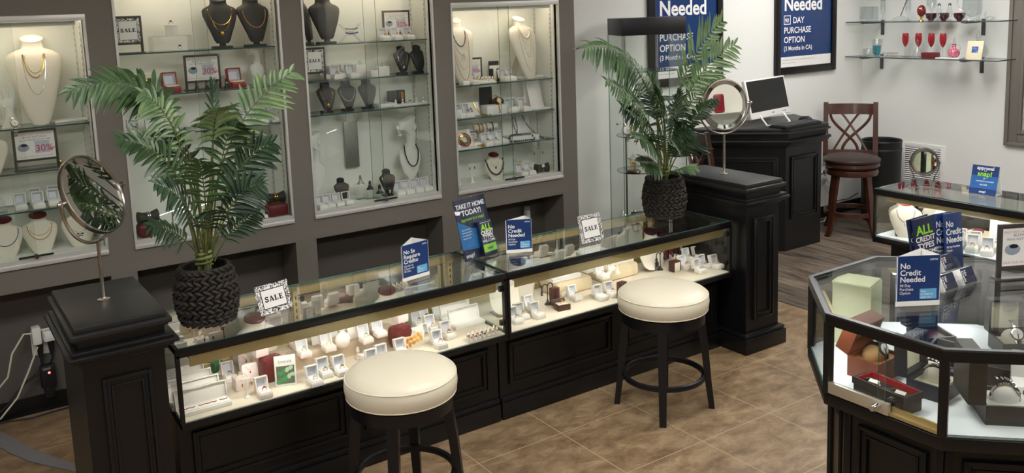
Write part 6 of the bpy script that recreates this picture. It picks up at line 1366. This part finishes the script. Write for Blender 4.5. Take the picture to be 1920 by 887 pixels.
for u, lab in ((0.798, 'left'), (0.708, 'right')):
    t = glassware(u, 1, f'clear vase-shaped shaker with dark cap, {lab} of a pair', 'shaker', 'shaker', -.05, 'capped glass shakers'); gpart('body', [(.02, 0), (.017, .004), (.006, .02), (.008, .03), (.022, .05), (.022, .075), (.013, .12), (.012, .125)], CRYSTAL, t); gpart('cap', [(.013, .123), (.013, .132), (.006, .142), (0, .144)], GEM['dark'], t)
for u, lab in ((0.918, 'behind the wine glass'), (0.807, 'between the two shakers'), (0.647, 'beside the glass pitcher')):
    t = glassware(u, 1, f'dark ruby glass cup {lab}', 'cup', 'cup', .04 if 'beside' not in lab else -.01, 'dark ruby cups'); gpart('bowl', [(.018, 0), (.022, .006), (.042, .03), (.046, .062), (.043, .062), (.038, .032), (0, .012)], DRUBY, t); g = G(); g.tube([(0, .042, .05), (0, .066, .048), (0, .064, .024), (0, .036, .02)], .0045, 8); part('handle', g, CRYSTAL, t)
t = glassware(0.524, 1, 'large ribbed clear glass pitcher at the upper shelf’s right', 'pitcher', 'pitcher', -.05)
g = G(); rings = []
for r, z in ((.06, 0), (.058, .01), (.05, .02), (.066, .05), (.07, .09), (.068, .15), (.074, .21), (.07, .21), (.062, .15), (.062, .06), (.01, .03)): rings.append([((r+.003*cos(12*2*PI*i/72))*cos(2*PI*i/72), (r+.003*cos(12*2*PI*i/72))*sin(2*PI*i/72), z) for i in range(72)])
g.loft(rings); part('jug', g, CRYSTAL, t); g = G(); g.tube([(0, .068, .19), (0, .115, .19), (0, .125, .14), (0, .10, .09), (0, .066, .075)], .007, 8); part('handle', g, CRYSTAL, t)
t = glassware(0.402, 1, 'small clear glass swan at the end of the upper shelf', 'figurine', 'glass_swan', -.01); g = G(); g.ball((0, 0, .016), (.022, .045, .016), 12, 8); g.tube([(0, .03, .02), (0, .042, .05), (0, .03, .068), (0, .018, .06)], [.007, .005, .0045, .003], 8); part('body', g, CRYSTAL, t)
# far outlet with cords
t = thing('wall_outlet', 'white wall outlet with a black plug beside the cherry bar stool', 'outlet', (4.50, YF, .39))
g = G(); g.box((0, -.004, 0), (.075, .008, .12), .003); part('plate', g, WHITEP, t); g = G(); g.box((-.0, -.02, .025), (.035, .03, .03), .006); g.tube([(0, -.03, .025), (-.06, -.05, .03), (-.14, -.04, .0), (-.2, -.03, -.1)], .004, 6); part('black_plug', g, RUBBER, t); g = G(); g.box((0, -.016, -.03), (.03, .02, .03), .005); part('white_plug', g, WHITEP, t)
g = G(); g.tube([(4.50, YF-.03, .36), (4.54, YF-.06, .28), (4.52, YF-.07, .15), (4.44, YF-.09, .03), (4.36, YF-.12, .006), (4.22, YF-.12, .006)], .005, 7); single('cable', g, WHITEP, 'white power cord hanging from the far outlet to the floor', 'cord')
g = G(); g.tube([(4.95, YF-.04, .16), (4.82, YF-.03, .12), (4.66, YF-.03, .13), (4.60, YF-.04, .07), (4.57, YF-.06, .006)], .004, 6); single('cable', g, RUBBER, 'black cord running along the baseboard behind the bar stool', 'cord')
# knee niche: plug-in freshener, outlet with adapters and power strip
t = thing('plug_in_freshener', 'white plug-in air freshener on an outlet in the knee niche', 'air freshener', (1.225, 1.644, .49))
g = G(); g.box((-.02, -.004, -.02), (.075, .008, .12), .003); part('outlet_plate', g, WHITEP, t)
g = G(); g.box((.02, -.022, -.015), (.045, .03, .05), .008); g.lathe([(.022, .0), (.025, .03), (.023, .07)], 18, (.02, -.03, .02)); part('body', g, WHITEP, t); g = G(); g.lathe([(.02, -.03), (.019, .0)], 16, (.02, -.03, .0)); part('oil_bottle', g, mat('peach_oil', rgb(200, 160, 140), .2), t); g = G(); g.lathe([(.024, .072), (.022, .095), (0, .098)], 18, (.02, -.03, .02)); part('grey_cap', g, mat('grey_plastic', rgb(150, 152, 156), .4), t)
t = thing('power_adapter', 'white outlet cluster with two plugged adapters in the near niche', 'outlet', (-1.762, 1.644, .385))
g = G(); g.box((.0, -.005, -.02), (.09, .01, .13), .003); part('outlet_plate', g, WHITEP, t)
g = G(); g.box((-.022, -.04, .03), (.042, .06, .09), .008); g.box((.038, -.035, .015), (.065, .05, .055), .008, Euler((0, 0, .2))); part('adapter', g, WHITEP, t)
g = G(); g.lathe([(.016, 0), (.012, -.05), (.006, -.075)], 12, (-.012, -.04, -.02)); g.lathe([(.016, 0), (.012, -.05), (.006, -.075)], 12, (.04, -.035, -.015)); part('black_plug', g, RUBBER, t)
g = G(); g.tube([(-1.80, 1.59, .43), (-1.84, 1.58, .44), (-1.90, 1.56, .36), (-1.93, 1.55, .25), (-2.02, 1.54, .16), (-2.2, 1.54, .14)], .0045, 7); single('cable', g, mat('pale_cord', rgb(214, 212, 190), .4), 'upper pale cord looping from the adapters out of the photo', 'cord')
g = G(); g.tube([(-1.785, 1.585, .36), (-1.84, 1.56, .25), (-1.90, 1.54, .14), (-1.98, 1.53, .06), (-2.1, 1.52, .006), (-2.25, 1.52, .006)], .0045, 7); single('cable', g, MATS['pale_cord'], 'lower pale cord falling from the adapters to the floor', 'cord')
t = thing('power_switch_box', 'black hanging power box with red light below the adapters', 'power strip', (-1.752, 1.60, .225))
g = G(); g.box((0, 0, -.03), (.07, .04, .12), .01); g.box((0, .0, -.11), (.045, .03, .07), .008); part('box', g, RUBBER, t); g = G(); g.ball((.005, -.02, -.01), (.006, .003, .006), 8, 6); part('red_light', g, mat('red_led', (1, .05, .05, 1), emit=((1, .08, .06, 1), 4)), t); g = G(); g.box((-.005, -.021, .012), (.035, .003, .012), .001); part('switch', g, GREYINK, t)
g = G(); g.tube([(-.02, 0, .03), (-.022, -.004, .07), (-.022, .0, .10)], .006, 7); g.tube([(.015, 0, .03), (.03, -.0, .06), (.028, .008, .10)], .006, 7); part('lead', g, RUBBER, t)
g = G(); g.tube([(-1.785, 1.60, .22), (-1.86, 1.58, .19), (-1.95, 1.56, .10), (-2.05, 1.55, .04), (-2.25, 1.55, .02)], .006, 7); single('cable', g, RUBBER, 'black cord from the hanging power box towards the floor', 'cord')
g = G(); g.tube([(-2.1, 1.60, .006), (-1.95, 1.605, .006), (-1.85, 1.57, .006), (-1.74, 1.585, .006), (-1.55, 1.60, .006)], .004, 6); single('cable', g, RUBBER, 'thin black cord lying along the niche baseboard', 'cord')
g = G(); up = [(-2.02, 1.60), (-1.993, 1.511), (-1.935, 1.35), (-1.887, 1.206), (-1.83, 1.08), (-1.769, .957), (-1.66, .80), (-1.52, .66)]; lo = [(-2.09, 1.56), (-2.03, 1.38), (-1.975, 1.22), (-1.915, 1.085), (-1.85, .98), (-1.78, .877), (-1.69, .74), (-1.58, .60)]
g.loft([[(a[0], a[1], .0005), (b[0], b[1], .0005), (b[0], b[1], .006), (a[0], a[1], .006)] for a, b in zip(up, lo)]); single('floor_mat', g, mat('grey_vinyl', rgb(120, 118, 120), .45), 'curved grey vinyl strip lying on the tiles behind the near pedestal', 'floor strip')

# ------------------------------------------------------------------ octagonal showcase
OX, OY, OA = .66, -1.79, .483
OZ, OD = .95, .692
def octa(a): return [(OX+a/cos(PI/8)*cos(PI/8+k*PI/4), OY+a/cos(PI/8)*sin(PI/8+k*PI/4)) for k in range(8)]
t = thing('octagonal_showcase', 'black octagonal glass showcase holding boxed watches', 'display case', (0, 0, 0))
g = G(); g.prism(octa(OA-.075), .0, .645); part('body', g, BLACK, t)
g = G(); g.prism(octa(OA-.06), 0, .09, .003); part('plinth', g, BLACK, t)
for k in range(8):
    g = G(); g.M = Matrix.Translation((OX, OY, 0)) @ Matrix.Rotation(k*PI/4, 4, 'Z'); s = (OA-.075)*.414; panel_mould(g, -s+.05, s-.05, .16, .585, -(OA-.075)); 
    g.bx(-s-.0, -(OA-.069), .1, -s+.022, -(OA-.09), .64, .003); g.bx(s-.022, -(OA-.069), .1, s, -(OA-.09), .64, .003); part('panel_moulding', g, BLACK, t)
def ring8(g, a0, a1, z0, z1):
    P, Q = octa(a0), octa(a1)
    for k in range(8):
        j = (k+1) % 8; g.loft([[(P[k][0], P[k][1], z0), (P[j][0], P[j][1], z0), (P[j][0], P[j][1], z1), (P[k][0], P[k][1], z1)], [(Q[k][0], Q[k][1], z0), (Q[j][0], Q[j][1], z0), (Q[j][0], Q[j][1], z1), (Q[k][0], Q[k][1], z1)]])
g = G(); g.prism(octa(OA), .645, OD-.008, .002); part('case_base', g, FRAMEBLK, t)
g = G(); g.prism(octa(OA-.012), OD-.008, OD); part('deck', g, mat('white_deck', rgb(232, 236, 240), .5), t)
g = G(); ring8(g, OA, OA-.024, OZ-.034, OZ-.002)
for k, (x, y) in enumerate(octa(OA-.012)): g.M = Matrix.Translation((x, y, 0)) @ Matrix.Rotation(PI/8+k*PI/4, 4, 'Z'); g.bx(-.012, -.013, OD-.01, .011, .013, OZ-.03); g.M = Matrix()
part('case_frame', g, FRAMEBLK, t)
g = G(); ring8(g, OA+.001, OA-.016, OZ-.002, OZ+.004); part('top_trim', g, mat('dark_trim', rgb(70, 72, 74), .3, .5), t)
g = G(); fs = g.prism(octa(OA-.015), OZ-.004, OZ+.003)
for f in fs: f.material_index = 0 if len(f.verts) > 4 else 1
part('glass_top', g, [GLASS, GLASS_EDGE], t)
for k in range(8):
    g = G(); g.M = Matrix.Translation((OX, OY, 0)) @ Matrix.Rotation(k*PI/4, 4, 'Z'); s = OA*.414-.014
    if k == 6:
        g.pane(-s, -(OA-.006), OD+.03, .012, -(OA-.010), OZ-.034); g.pane(-.02, -(OA-.018), OD+.012, s, -(OA-.022), OZ-.034)
    else: g.pane(-s, -(OA-.006), OD, s, -(OA-.010), OZ-.034)
    part('pane', g, [GLASS, GLASS_EDGE], t)
g = G(); g.M = Matrix.Translation((OX, OY, 0)) @ Matrix.Rotation(6*PI/4, 4, 'Z'); s = OA*.414-.014; g.bx(-s, -(OA+.001), OD-.004, .03, -(OA-.014), OD+.034, .001); dt = part('door_track', g, mat('pale_track', rgb(206, 198, 180), .35, .6), t)
g = G(); g.M = Matrix.Translation((OX, OY, 0)) @ Matrix.Rotation(6*PI/4, 4, 'Z'); g.tube([(-.005, -(OA-.0), OD+.018), (-.005, -(OA+.024), OD+.018)], .012, 14); g.tube([(-.005, -(OA+.024), OD+.018), (-.005, -(OA+.034), OD+.018)], .009, 14); part('lock', g, CHROME, dt)
g = G(); g.M = Matrix.Translation((OX, OY, 0)) @ Matrix.Rotation(6*PI/4, 4, 'Z'); g.bx(.03, -(OA-.004), OD-.004, s, -(OA-.02), OD+.006); g.bx(.03, -(OA-.016), OD+.006, s, -(OA-.024), OD+.022); part('gold_track', g, GOLD, t)
g = G(); g.M = Matrix.Translation((OX, OY, 0)) @ Matrix.Rotation(3*PI/4, 4, 'Z'); s = OA*.414-.05; g.bx(-s, -(OA-.026), OZ-.05, s, -(OA-.05), OZ-.034, .002); g.mi = 1; g.bx(-s+.01, -(OA-.028), OZ-.055, s-.01, -(OA-.048), OZ-.0495); part('light_strip', g, [GOLD, LEDC], t)
g = G(); g.M = Matrix.Translation((OX, OY, 0)) @ Matrix.Rotation(5*PI/4, 4, 'Z'); g.bx(-s, -(OA-.026), OZ-.05, s, -(OA-.05), OZ-.034, .002); g.mi = 1; g.bx(-s+.01, -(OA-.028), OZ-.055, s-.01, -(OA-.048), OZ-.0495); part('light_strip', g, [GOLD, LEDC], t)
# boxed watches on the deck
t = thing('gift_box', 'large pale green carton in the octagonal showcase', 'carton', (.628, -1.393, OD), .305)
g = G(); g.box((0, 0, .115), (.13, .14, .23), .003); part('carton', g, mat('pale_green_card', rgb(214, 218, 178), .7), t); g = G(); g.box((-.012, .0, .2345), (.126, .138, .008), .002); part('lid', g, MATS['pale_green_card'], t)
BRW = mat('tan_leather_box', rgb(126, 66, 42), .45, bump=(200, .15)); SUED = mat('tan_suede', rgb(186, 146, 96), .85)
def watch_box(loc, rz, w, d, hb, hl, shell, inner, label, lid_rot, cush=None, wm=SILVER, name='watch_box'):
    """open hinged watch case: base, lid standing at the local back, cushion with a watch"""
    t = thing(name, label, 'watch box', loc, rz, None)
    g = G(); wl = .008
    for a in ((-w/2, -d/2, 0, w/2, d/2, .008), (-w/2, -d/2, .008, w/2, -d/2+wl, hb), (-w/2, d/2-wl, .008, w/2, d/2, hb), (-w/2, -d/2+wl, .008, -w/2+wl, d/2-wl, hb), (w/2-wl, -d/2+wl, .008, w/2, d/2-wl, hb)): g.bx(*a)
    part('base', g, shell, t)
    g = G(); g.bx(-w/2+wl, -d/2+wl, .008, w/2-wl, d/2-wl, hb-.012, .001); part('lining', g, inner, t)
    l = G(); l.M = Matrix.Translation((0, d/2, hb)) @ Euler((lid_rot, 0, 0)).to_matrix().to_4x4()
    l.bx(-w/2, hl-.008, 0, w/2, hl, d); l.bx(-w/2, 0, 0, -w/2+wl, hl-.008, d); l.bx(w/2-wl, 0, 0, w/2, hl-.008, d); l.bx(-w/2+wl, 0, 0, w/2-wl, hl-.008, wl); l.bx(-w/2+wl, 0, d-wl, w/2-wl, hl-.008, d); ld = part('lid', l, shell, t)
    l = G(); l.M = Matrix.Translation((0, d/2, hb)) @ Euler((lid_rot, 0, 0)).to_matrix().to_4x4(); l.bx(-w/2+wl, hl-.014, wl, w/2-wl, hl-.009, d-wl); part('lid_lining', l, inner, ld)
    if cush:
        c, cw = cush
        g = G(); g.ball((0, 0, hb), (cw, .04, .034), 16, 10); part('cushion', g, c, t)
        g = G(); g.ring((0, 0, hb), .037, .007, 28, 6, 'x'); g.M = Matrix(); watch(g, (0, -.028, hb+.026), .021); part('watch', g, [wm, PAPER, INK], t)
    return t
watch_box((.415, -1.615, OD), .05, .15, .115, .07, .05, BRW, SUED, 'open tan leather watch box with dark-strapped watch behind the sliding door', radians(22), (SUED, .05), BLACKV)
t = thing('tray_box', 'low black case with red lining holding tagged bracelets', 'watch box', (.252, -1.765, OD), -1.69)
g = G(); g.box((0, 0, .02), (.19, .085, .04), .003); g.M = Matrix.Translation((-.0, .0, .04)); 
for a in ((-.098, -.045, 0, .098, -.038, .022), (-.098, .038, 0, .098, .045, .022), (-.098, -.038, 0, -.091, .038, .022), (.091, -.038, 0, .098, .038, .022)): g.bx(*a)
part('case', g, BLACKV, t); g = G(); g.bx(-.09, -.037, .041, .09, .033, .043); part('tray_floor', g, RUBBER, t); g = G(); g.bx(-.09, .034, .041, .09, .0375, .0625); g.bx(-.0905, -.037, .041, -.087, .034, .0605); part('red_lining', g, mat('red_lining', rgb(176, 24, 34), .6), t)
for x, lab in ((-.055, 'steel bracelet with white tag at the left of the red-lined case'), (.045, 'brown strap with white tag at the right of the red-lined case')):
    M = Matrix.Translation((.252, -1.765, OD)) @ Matrix.Rotation(-1.69, 4, 'Z'); p = M @ Vector((x, 0, .0435)); b = thing('tagged_bracelet', lab, 'bracelet', tuple(p), -1.69, 'tagged bracelets')
    g = G(); g.tube([(-.03, .0, .006), (-.01, .01, .01), (.02, .004, .008), (.035, -.012, .005)], .0055, 7, flat=.6); part('band', g, SILVER if x < 0 else BROWNB, b); g = G(); g.box((.012, -.008, .012), (.03, .018, .0012), 0, Euler((.2, .1, .4))); part('tag', g, PAPER, b)
watch_box((.44, -1.815, OD), .1, .15, .12, .05, .04, mat('navy_leather', rgb(36, 44, 58), .4, bump=(300, .1)), mat('ivory_lining', rgb(232, 226, 200), .6), 'open navy watch box with ivory lining and steel watch', radians(-2), (CREAML, .03), SILVER)
g = G(); g.box((0, 0, .055), (.03, .003, .11), .001); single('price_sleeve', g, ACRYL, 'clear price sleeve standing before the navy watch box', 'sleeve', (.395, -1.80, OD+.05), -.3)
watch_box((.445, -2.03, OD), .785, .15, .15, .06, .05, mat('black_case', rgb(40, 40, 38), .38, bump=(300, .1)), PAPER, 'big black watch box nearest the glass corner, steel watch on white cushion', radians(0), (PAPER, .032), SILVER)
watch_box((.67, -1.875, OD), .3, .15, .13, .07, .03, MATS['black_case'], BLACKV, 'black box behind the big one, silver bracelet across its tray', radians(-85), None)
g = G(); g.ring((0, 0, .012), .032, .005, 24, 6, 'z', 1.2, .7); single('bracelet', g, SILVER, 'silver link bracelet lying on the rear black tray', 'bracelet', (.67, -1.875, OD+.059), -.3)
t = thing('watch_box', 'white upright box lid with small grey square emblem', 'watch box', (.595, -2.06, OD), -.95)
g = G(); g.box((0, 0, .045), (.15, .09, .05), .003); g.box((0, .04, .105), (.15, .012, .10), .003); part('box', g, PAPER, t); g = G(); g.box((-.0, .0335, .12), (.024, .002, .024)); part('emblem', g, GREYINK, t); lettering('emblem_letter', [('Y', .02, 0, .1135, 'CENTER')], INK, t, (0, .0322, 0))
watch_box((.77, -1.60, OD), -.5, .12, .12, .06, .04, MATS['black_case'], BROWNB, 'dark watch box in the middle of the octagon, lid raised', radians(-4), None)
watch_box((.95, -1.80, OD), -.7, .12, .12, .05, .04, MATS['black_case'], MATS['ivory_lining'], 'black watch box with ivory lining behind the discount sign', radians(0), (CREAML, .04), SILVER)
g = G(); g.box((0, 0, .002), (.2, .12, .004), .001); single('display_board', g, PAPER, 'sheet of white board lying under the middle watch boxes', 'board', (.66, -1.69, OD+.0), -.3)
# on its glass top
ZO = OZ+.0045
trifold((.455, -1.735, ZO), math.atan2(-1.774+1.696, .518-.392), .146, .168, 'navy trifold sign reading No Credit Needed on the octagonal showcase', ('No', 'Credit', 'Needed'), ('90 Day', 'Purchase', 'Option'))
t = thing('card_holder', 'clear tiered holder with four pockets on the octagonal showcase', 'card holder', (.735, -1.655, ZO), -.03)
g = G(); g.bx(-.115, -.08, 0, .115, .09, .004)
for j, (y, z) in enumerate(((-.075, .0), (.0, .03))):
    g.bx(-.115, y, z+.002, .115, y+.003, z+.032); g.bx(-.115, y+.045, z, .115, y+.048, z+.05); g.bx(-.115, y, z, .115, y+.048, z+.003)
    for x in (-.115, -.0015, .112): g.bx(x, y, z, x+.003, y+.048, z+.04)
part('tiers', g, ACRYL, t)
for j, (y, z) in enumerate(((-.075, .003), (.0, .033))):
    for i, x in enumerate((-.058, .057)):
        cx = Matrix.Translation((.735, -1.655, ZO)) @ Matrix.Rotation(-.03, 4, 'Z') @ Vector((x, y+.008, z)); c = thing('business_cards', f'stack of navy cards, {["lower", "upper"][j]} {["left", "right"][i]} pocket of the clear holder', 'card stack', tuple(cx), -.03, 'navy cards in the clear holder', None, (radians(-26), 0, -.03))
        g = G(); g.bx(-.045, .0, 0, .045, .022, .056, .0008); part('stack', g, PAPER, c); g = G(); g.bx(-.026, -.0008, .001, .045, .0, .056); part('face', g, NAVYD, c)
        g2 = lettering('lettering', [('No', .015, .003, -.002), ('Credit', .015, .003, -.016), ('Needed', .015, .003, -.030), ('90 Day Purchase', .0055, .003, -.042)], WHITEINK, c, (-.008, -.0009, .052), (0, PI/2, 0), .03)
t = thing('brochure_holder', 'clear brochure holder standing behind the tiered cards', 'brochure holder', (.865, -1.585, ZO), -.2)
g = G(); g.bx(-.13, -.02, 0, .13, -.017, .09); g.bx(-.13, .03, 0, .13, .033, .12); g.bx(-.13, -.02, 0, .13, .033, .003); g.bx(-.13, -.017, .0, -.127, .03, .09); g.bx(.127, -.017, 0, .13, .03, .09); part('holder', g, ACRYL, t)
def brochure(x, y, lean, yaw, label, lime):
    p = Matrix.Translation((.865, -1.585, ZO)) @ Matrix.Rotation(-.2, 4, 'Z') @ Vector((x, y, .005)); b = thing('brochure', label, 'brochure', tuple(p), -.2+yaw, 'brochures in the clear holder', None, (radians(-6), lean, -.2+yaw))
    g = G(); g.bx(-.05, 0, 0, .05, .006, .205, .001); part('pages', g, NAVYD if lime else NAVY, b)
    if lime:
        lettering('lettering', [('ALL', .046, .0, .145, 'CENTER')], LIME, b, (0, -.0004, 0), bold=.03); lettering('lettering', [('CREDIT', .027, 0, .119, 'CENTER'), ('TYPES', .029, 0, .093, 'CENTER'), ('WELCOME', .02, 0, .072, 'CENTER')], WHITEINK, b, (0, -.0004, 0), bold=.025)
    else: lettering('lettering', [('No', .032, -.042, .155), ('Credit', .032, -.042, .126), ('Needed', .032, -.042, .097), ('90 Day Purchase', .011, -.042, .078), ('Option', .011, -.042, .065)], WHITEINK, b, (0, -.0004, 0), bold=.025)
brochure(-.07, .0, -.09, 0, 'navy brochure with lime ALL CREDIT TYPES headline, octagonal showcase', True)
brochure(-.075, .014, -.12, 0, 'second lime-headline brochure just behind the first', True)
brochure(.05, -.004, .03, .1, 'blue No Credit Needed brochure in front at the holder’s right', False)
brochure(.022, .012, .02, .05, 'blue No Credit Needed brochure half hidden behind another', False)
thirty_sign((1.02, -1.80, ZO), math.atan2(-.062, .12)+.0, .20, .135, .045, 'pewter-framed 30 percent off sign on the octagonal showcase', 'framed discount signs', ('BLOWOUT SALE!!', 'MENS WATCHES IN THIS CASE'), .016)

# ------------------------------------------------------------------ showcase along the right
RX0, RX1, RY0, RY1, RZ, RD = 1.97, 2.37, -2.1, -.553, .95, .70
t = thing('glass_counter', 'glass showcase in front of the air vent, oval mirror standing on it', 'counter')
g = G(); g.bx(RX0+.08, RY0+.06, 0, RX1-.04, RY1-.06, .665); part('cabinet', g, BLACK, t)
g = G(); g.bx(RX0, RY0, .662, RX1, RY1, RD-.008, .002); part('case_base', g, FRAMEBLK, t)
g = G(); g.bx(RX0+.012, RY0+.012, RD-.008, RX1-.012, RY1-.012, RD); part('deck', g, MATS['white_deck'], t)
g = G()
for a in ((RX0, RY0, RX0+.02, RY1), (RX1-.02, RY0, RX1, RY1), (RX0+.02, RY0, RX1-.02, RY0+.016), (RX0+.02, RY1-.016, RX1-.02, RY1)): g.bx(a[0], a[1], RZ-.032, a[2], a[3], RZ, .002)
for x in (RX0, RX1-.014):
    for y in (RY0, RY1-.014): g.bx(x, y, RD-.01, x+.014, y+.014, RZ-.03)
part('case_frame', g, FRAMEBLK, t)
g = G(); g.pane(RX0+.01, RY0+.01, RZ-.003, RX1-.004, RY1-.004, RZ+.003); part('glass_top', g, [GLASS, GLASS_EDGE], t)
for a in ((RX0+.005, RY0+.012, RX0+.010, RY1-.012), (RX1-.010, RY0+.012, RX1-.005, RY1-.012)): g = G(); g.pane(a[0], a[1], RD, a[2], a[3], RZ-.03); part('pane', g, [GLASS, GLASS_EDGE], t)
g = G(); g.pane(RX0+.014, RY1-.01, RD, RX1-.014, RY1-.005, RZ-.03); part('pane', g, [GLASS, GLASS_EDGE], t)
g = G(); g.bx(RX0+.022, RY0+.04, RZ-.062, RX0+.046, RY1-.06, RZ-.034, .004); r = part('light_channel', g, GOLD, t); g = G(); g.bx(RX0+.0465, RY0+.06, RZ-.056, RX0+.053, RY1-.08, RZ-.038); part('lamp', g, LED, r)
MR = mat('red_velvet', rgb(134, 26, 38), .35)
RB = 'white busts in the right showcase'
b = bust((2.075, -.675, RD), -.95, .175, 'short', CREAML, 'white bust with bright red top wearing a dark pendant cord', RB, True, MR, MR, .55)
necklace(b, .25, .80, .34, .0014, GEM['dark'], 'dark cord with a clear drop pendant on the red-topped bust', 'chain', .012, GEM['clear'])
bust((2.17, -.60, RD), -1.1, .16, 'short', CREAML, 'plain white bust at the case corner behind the red-topped one', RB, True, None, CREAML)
b = bust((2.13, -.85, RD), -.9, .165, 'short', CREAML, 'white bust with dark beaded chain, hidden by brochures', RB, True, None, CREAML); necklace(b, .32, .78, .45, .0018, GEM['dark'], 'dark beaded chain on the bust behind the brochures', 'odd')
bust((2.265, -.74, RD), -1.0, .165, 'short', CREAML, 'rear white bust with a red top below the oval mirror', RB, True, None, MR)
t = thing('lid_box', 'large white open box with rounded lid in the right showcase', 'jewellery box', (2.19, -1.14, RD), -1.25)
g = G(); g.box((0, -.04, .014), (.15, .09, .028), .004); part('base', g, WHITEL, t); g = G(); g.M = Matrix.Translation((0, .012, .028)) @ Euler((radians(-12), 0, 0)).to_matrix().to_4x4(); g.box((0, .012, .06), (.165, .026, .12), .010); g.mi = 1; g.box((0, -.0015, .06), (.14, .002, .095), .001); part('lid', g, [WHITEL, LINING], t)
g = G(); g.box((0, 0, .02), (.09, .20, .04), .003); single('display_block', g, BEIGEB, 'low beige riser at the rear of the right showcase', 'display block', (2.28, -1.0, RD), -.0)
for k, (x, y) in enumerate(((2.27, -.955), (2.285, -1.05))): g = G(); g.lathe([(.045, 0), (.043, .008), (.02, .014), (0, .015)], 22, sy=.6); single('display_plate', g, MR, ['first loose red oval plate on the beige riser', 'second loose red oval plate on the beige riser'][k], 'display plate', (x, y, RD+.0405), .4, 'red plates on the riser')
ring_row('front row of the right showcase', 'ring boxes in the right showcase', [(2.035, -.98, RD, None), (2.035, -1.055, RD, 'amber'), (2.03, -1.13, RD, 'dark'), (2.03, -1.215, RD, None)], 'white', 1.1, -1.15)
ring_row('rear row of the right showcase', 'ring boxes in the right showcase', [(2.10, -.955, RD, None), (2.10, -1.03, RD, 'dark'), (2.105, -1.25, RD, None), (2.17, -1.27, RD, None)], 'white', 1.1, -1.15)
t = thing('vanity_mirror', 'oval pewter mirror on a wire stand in front of the air vent', 'mirror', (2.165, -.715, RZ+.0035), radians(-62))
g = G(); g.ring((0, 0, .135), .063, .006, 36, 8, 'y', 1, 1.12); part('rim', g, SIGNF, t); g = G(); g.M = Matrix.Translation((0, 0, .135)) @ Euler((PI/2, 0, 0)).to_matrix().to_4x4(); g.lathe([(.0625, -.003), (.0625, .001), (.05, .003)], 36, sy=1.12); link('glass', g.mesh('glass', MIRROR, 3), t)
g = G()
for s in (-1, 1): g.tube([(s*.072, 0, .135), (s*.068, .004, .10), (s*.05, .004, .06), (s*.055, -.002, .02), (s*.085, -.012, .003), (s*.07, -.03, .003), (0, -.034, .003)], .0025, 6); g.tube([(s*.05, .004, .06), (s*.035, .05, .003), (0, .06, .003)], .0025, 6); g.ball((s*.072, 0, .135), .006, 8, 6)
part('wire_stand', g, SIGNF, t)
t = thing('tent_card', 'blue tent card reading approval in a snap on the right showcase', 'sign', (2.20, -1.004, RZ+.0035), -1.50)
g = G(); R = Euler((radians(-14), 0, 0)); g.M = R.to_matrix().to_4x4(); g.bx(-.065, 0, 0, .065, .0015, .148); g.M = Matrix.Translation((0, .0718, 0)) @ Euler((radians(14), 0, 0)).to_matrix().to_4x4(); g.mi = 1; g.bx(-.065, -.0015, 0, .065, 0, .148); g.M = Matrix(); g.bx(-.065, .002, 0, .065, .070, .0012); part('card', g, [mat('tent_blue', rgb(40, 96, 160), .4), PAPER], t)
Rr = (radians(-14), 0, 0)
for a, b_ in ((0, .03), (.094, .148)): g = G(); g.bx(-.065, -.0006, a, .065, -.0001, b_); part('navy_band', g, NAVY, t, rot=Rr)
lettering('lettering', [('approval', .024, 0, .125, 'CENTER'), ('in a', .009, 0, .117, 'CENTER'), ('ID', .01, .0, .078, 'CENTER'), ('CHECKING ACCOUNT', .0085, .005, .064, 'CENTER'), ('INCOME', .0095, 0, .046, 'CENTER'), ('snap!', .016, 0, .01, 'CENTER')], WHITEINK, t, (0, -.0008, 0), Rr, .02)
lettering('lettering', [('snap!', .034, 0, .093, 'CENTER')], LIME, t, (0, -.0008, 0), Rr, .025)

# lit shelf cabinet on the front wall, behind the camera, added for the wide pedestal's mirror to reflect
t = thing('lit_cabinet', 'warm-lit white shelf cabinet reflected in the mirror before the desk', 'display case', (3.0, YB+.01, 0))
g = G(); g.bx(-.55, 0, .75, .55, .01, 2.2); [g.bx(*q) for q in ((-.57, 0, .75, -.55, .25, 2.2), (.55, 0, .75, .57, .25, 2.2), (-.57, 0, .72, .57, .25, .75), (-.57, 0, 2.2, .57, .25, 2.25))]; part('cabinet', g, CASEW, t)
g = G(); g.bx(-.55, .012, 1.30, .55, .24, 1.31); part('shelf', g, CASEW, t)
g = G(); g.bx(-.5, .18, 2.185, .5, .21, 2.198); part('lamp', g, mat('warm_tube', (1, 1, 1, 1), emit=((1, .72, .5, 1), 16)), t)
pad((3.1, YB+.12, 1.311), .1, .12, .10, .22, MR, 'gift_box', 'tall red box in the lit cabinet reflected by the mirror', 'gift box')

# ------------------------------------------------------------------ camera and view
cd = bpy.data.cameras.new('camera'); cam = bpy.data.objects.new('camera', cd); COL.objects.link(cam)
cam.location = (-2.1861, -3.3303, 1.9607); cam.rotation_euler = (1.4256, .0344, -.5976)
cd.sensor_width = 36; cd.lens = 1678.965*36/1920; cd.shift_y = -(443.5-259.233)/1920; cd.clip_start = .05
sc.camera = cam
wd = bpy.data.worlds.new('World'); sc.world = wd; wd.use_nodes = True; wd.node_tree.nodes['Background'].inputs['Color'].default_value = (.8, .85, .9, 1); wd.node_tree.nodes['Background'].inputs['Strength'].default_value = .3
vs = sc.view_settings; vs.view_transform = 'Standard'; vs.look = 'None'; vs.gamma = 1; vs.use_curve_mapping = False; vs.exposure = 0.82
cy = sc.cycles; cy.use_denoising = True; cy.max_bounces = 14; cy.transparent_max_bounces = 40; cy.diffuse_bounces = 4; cy.glossy_bounces = 6; cy.transmission_bounces = 8
cy.caustics_reflective = True; cy.caustics_refractive = False; cy.sample_clamp_indirect = 4
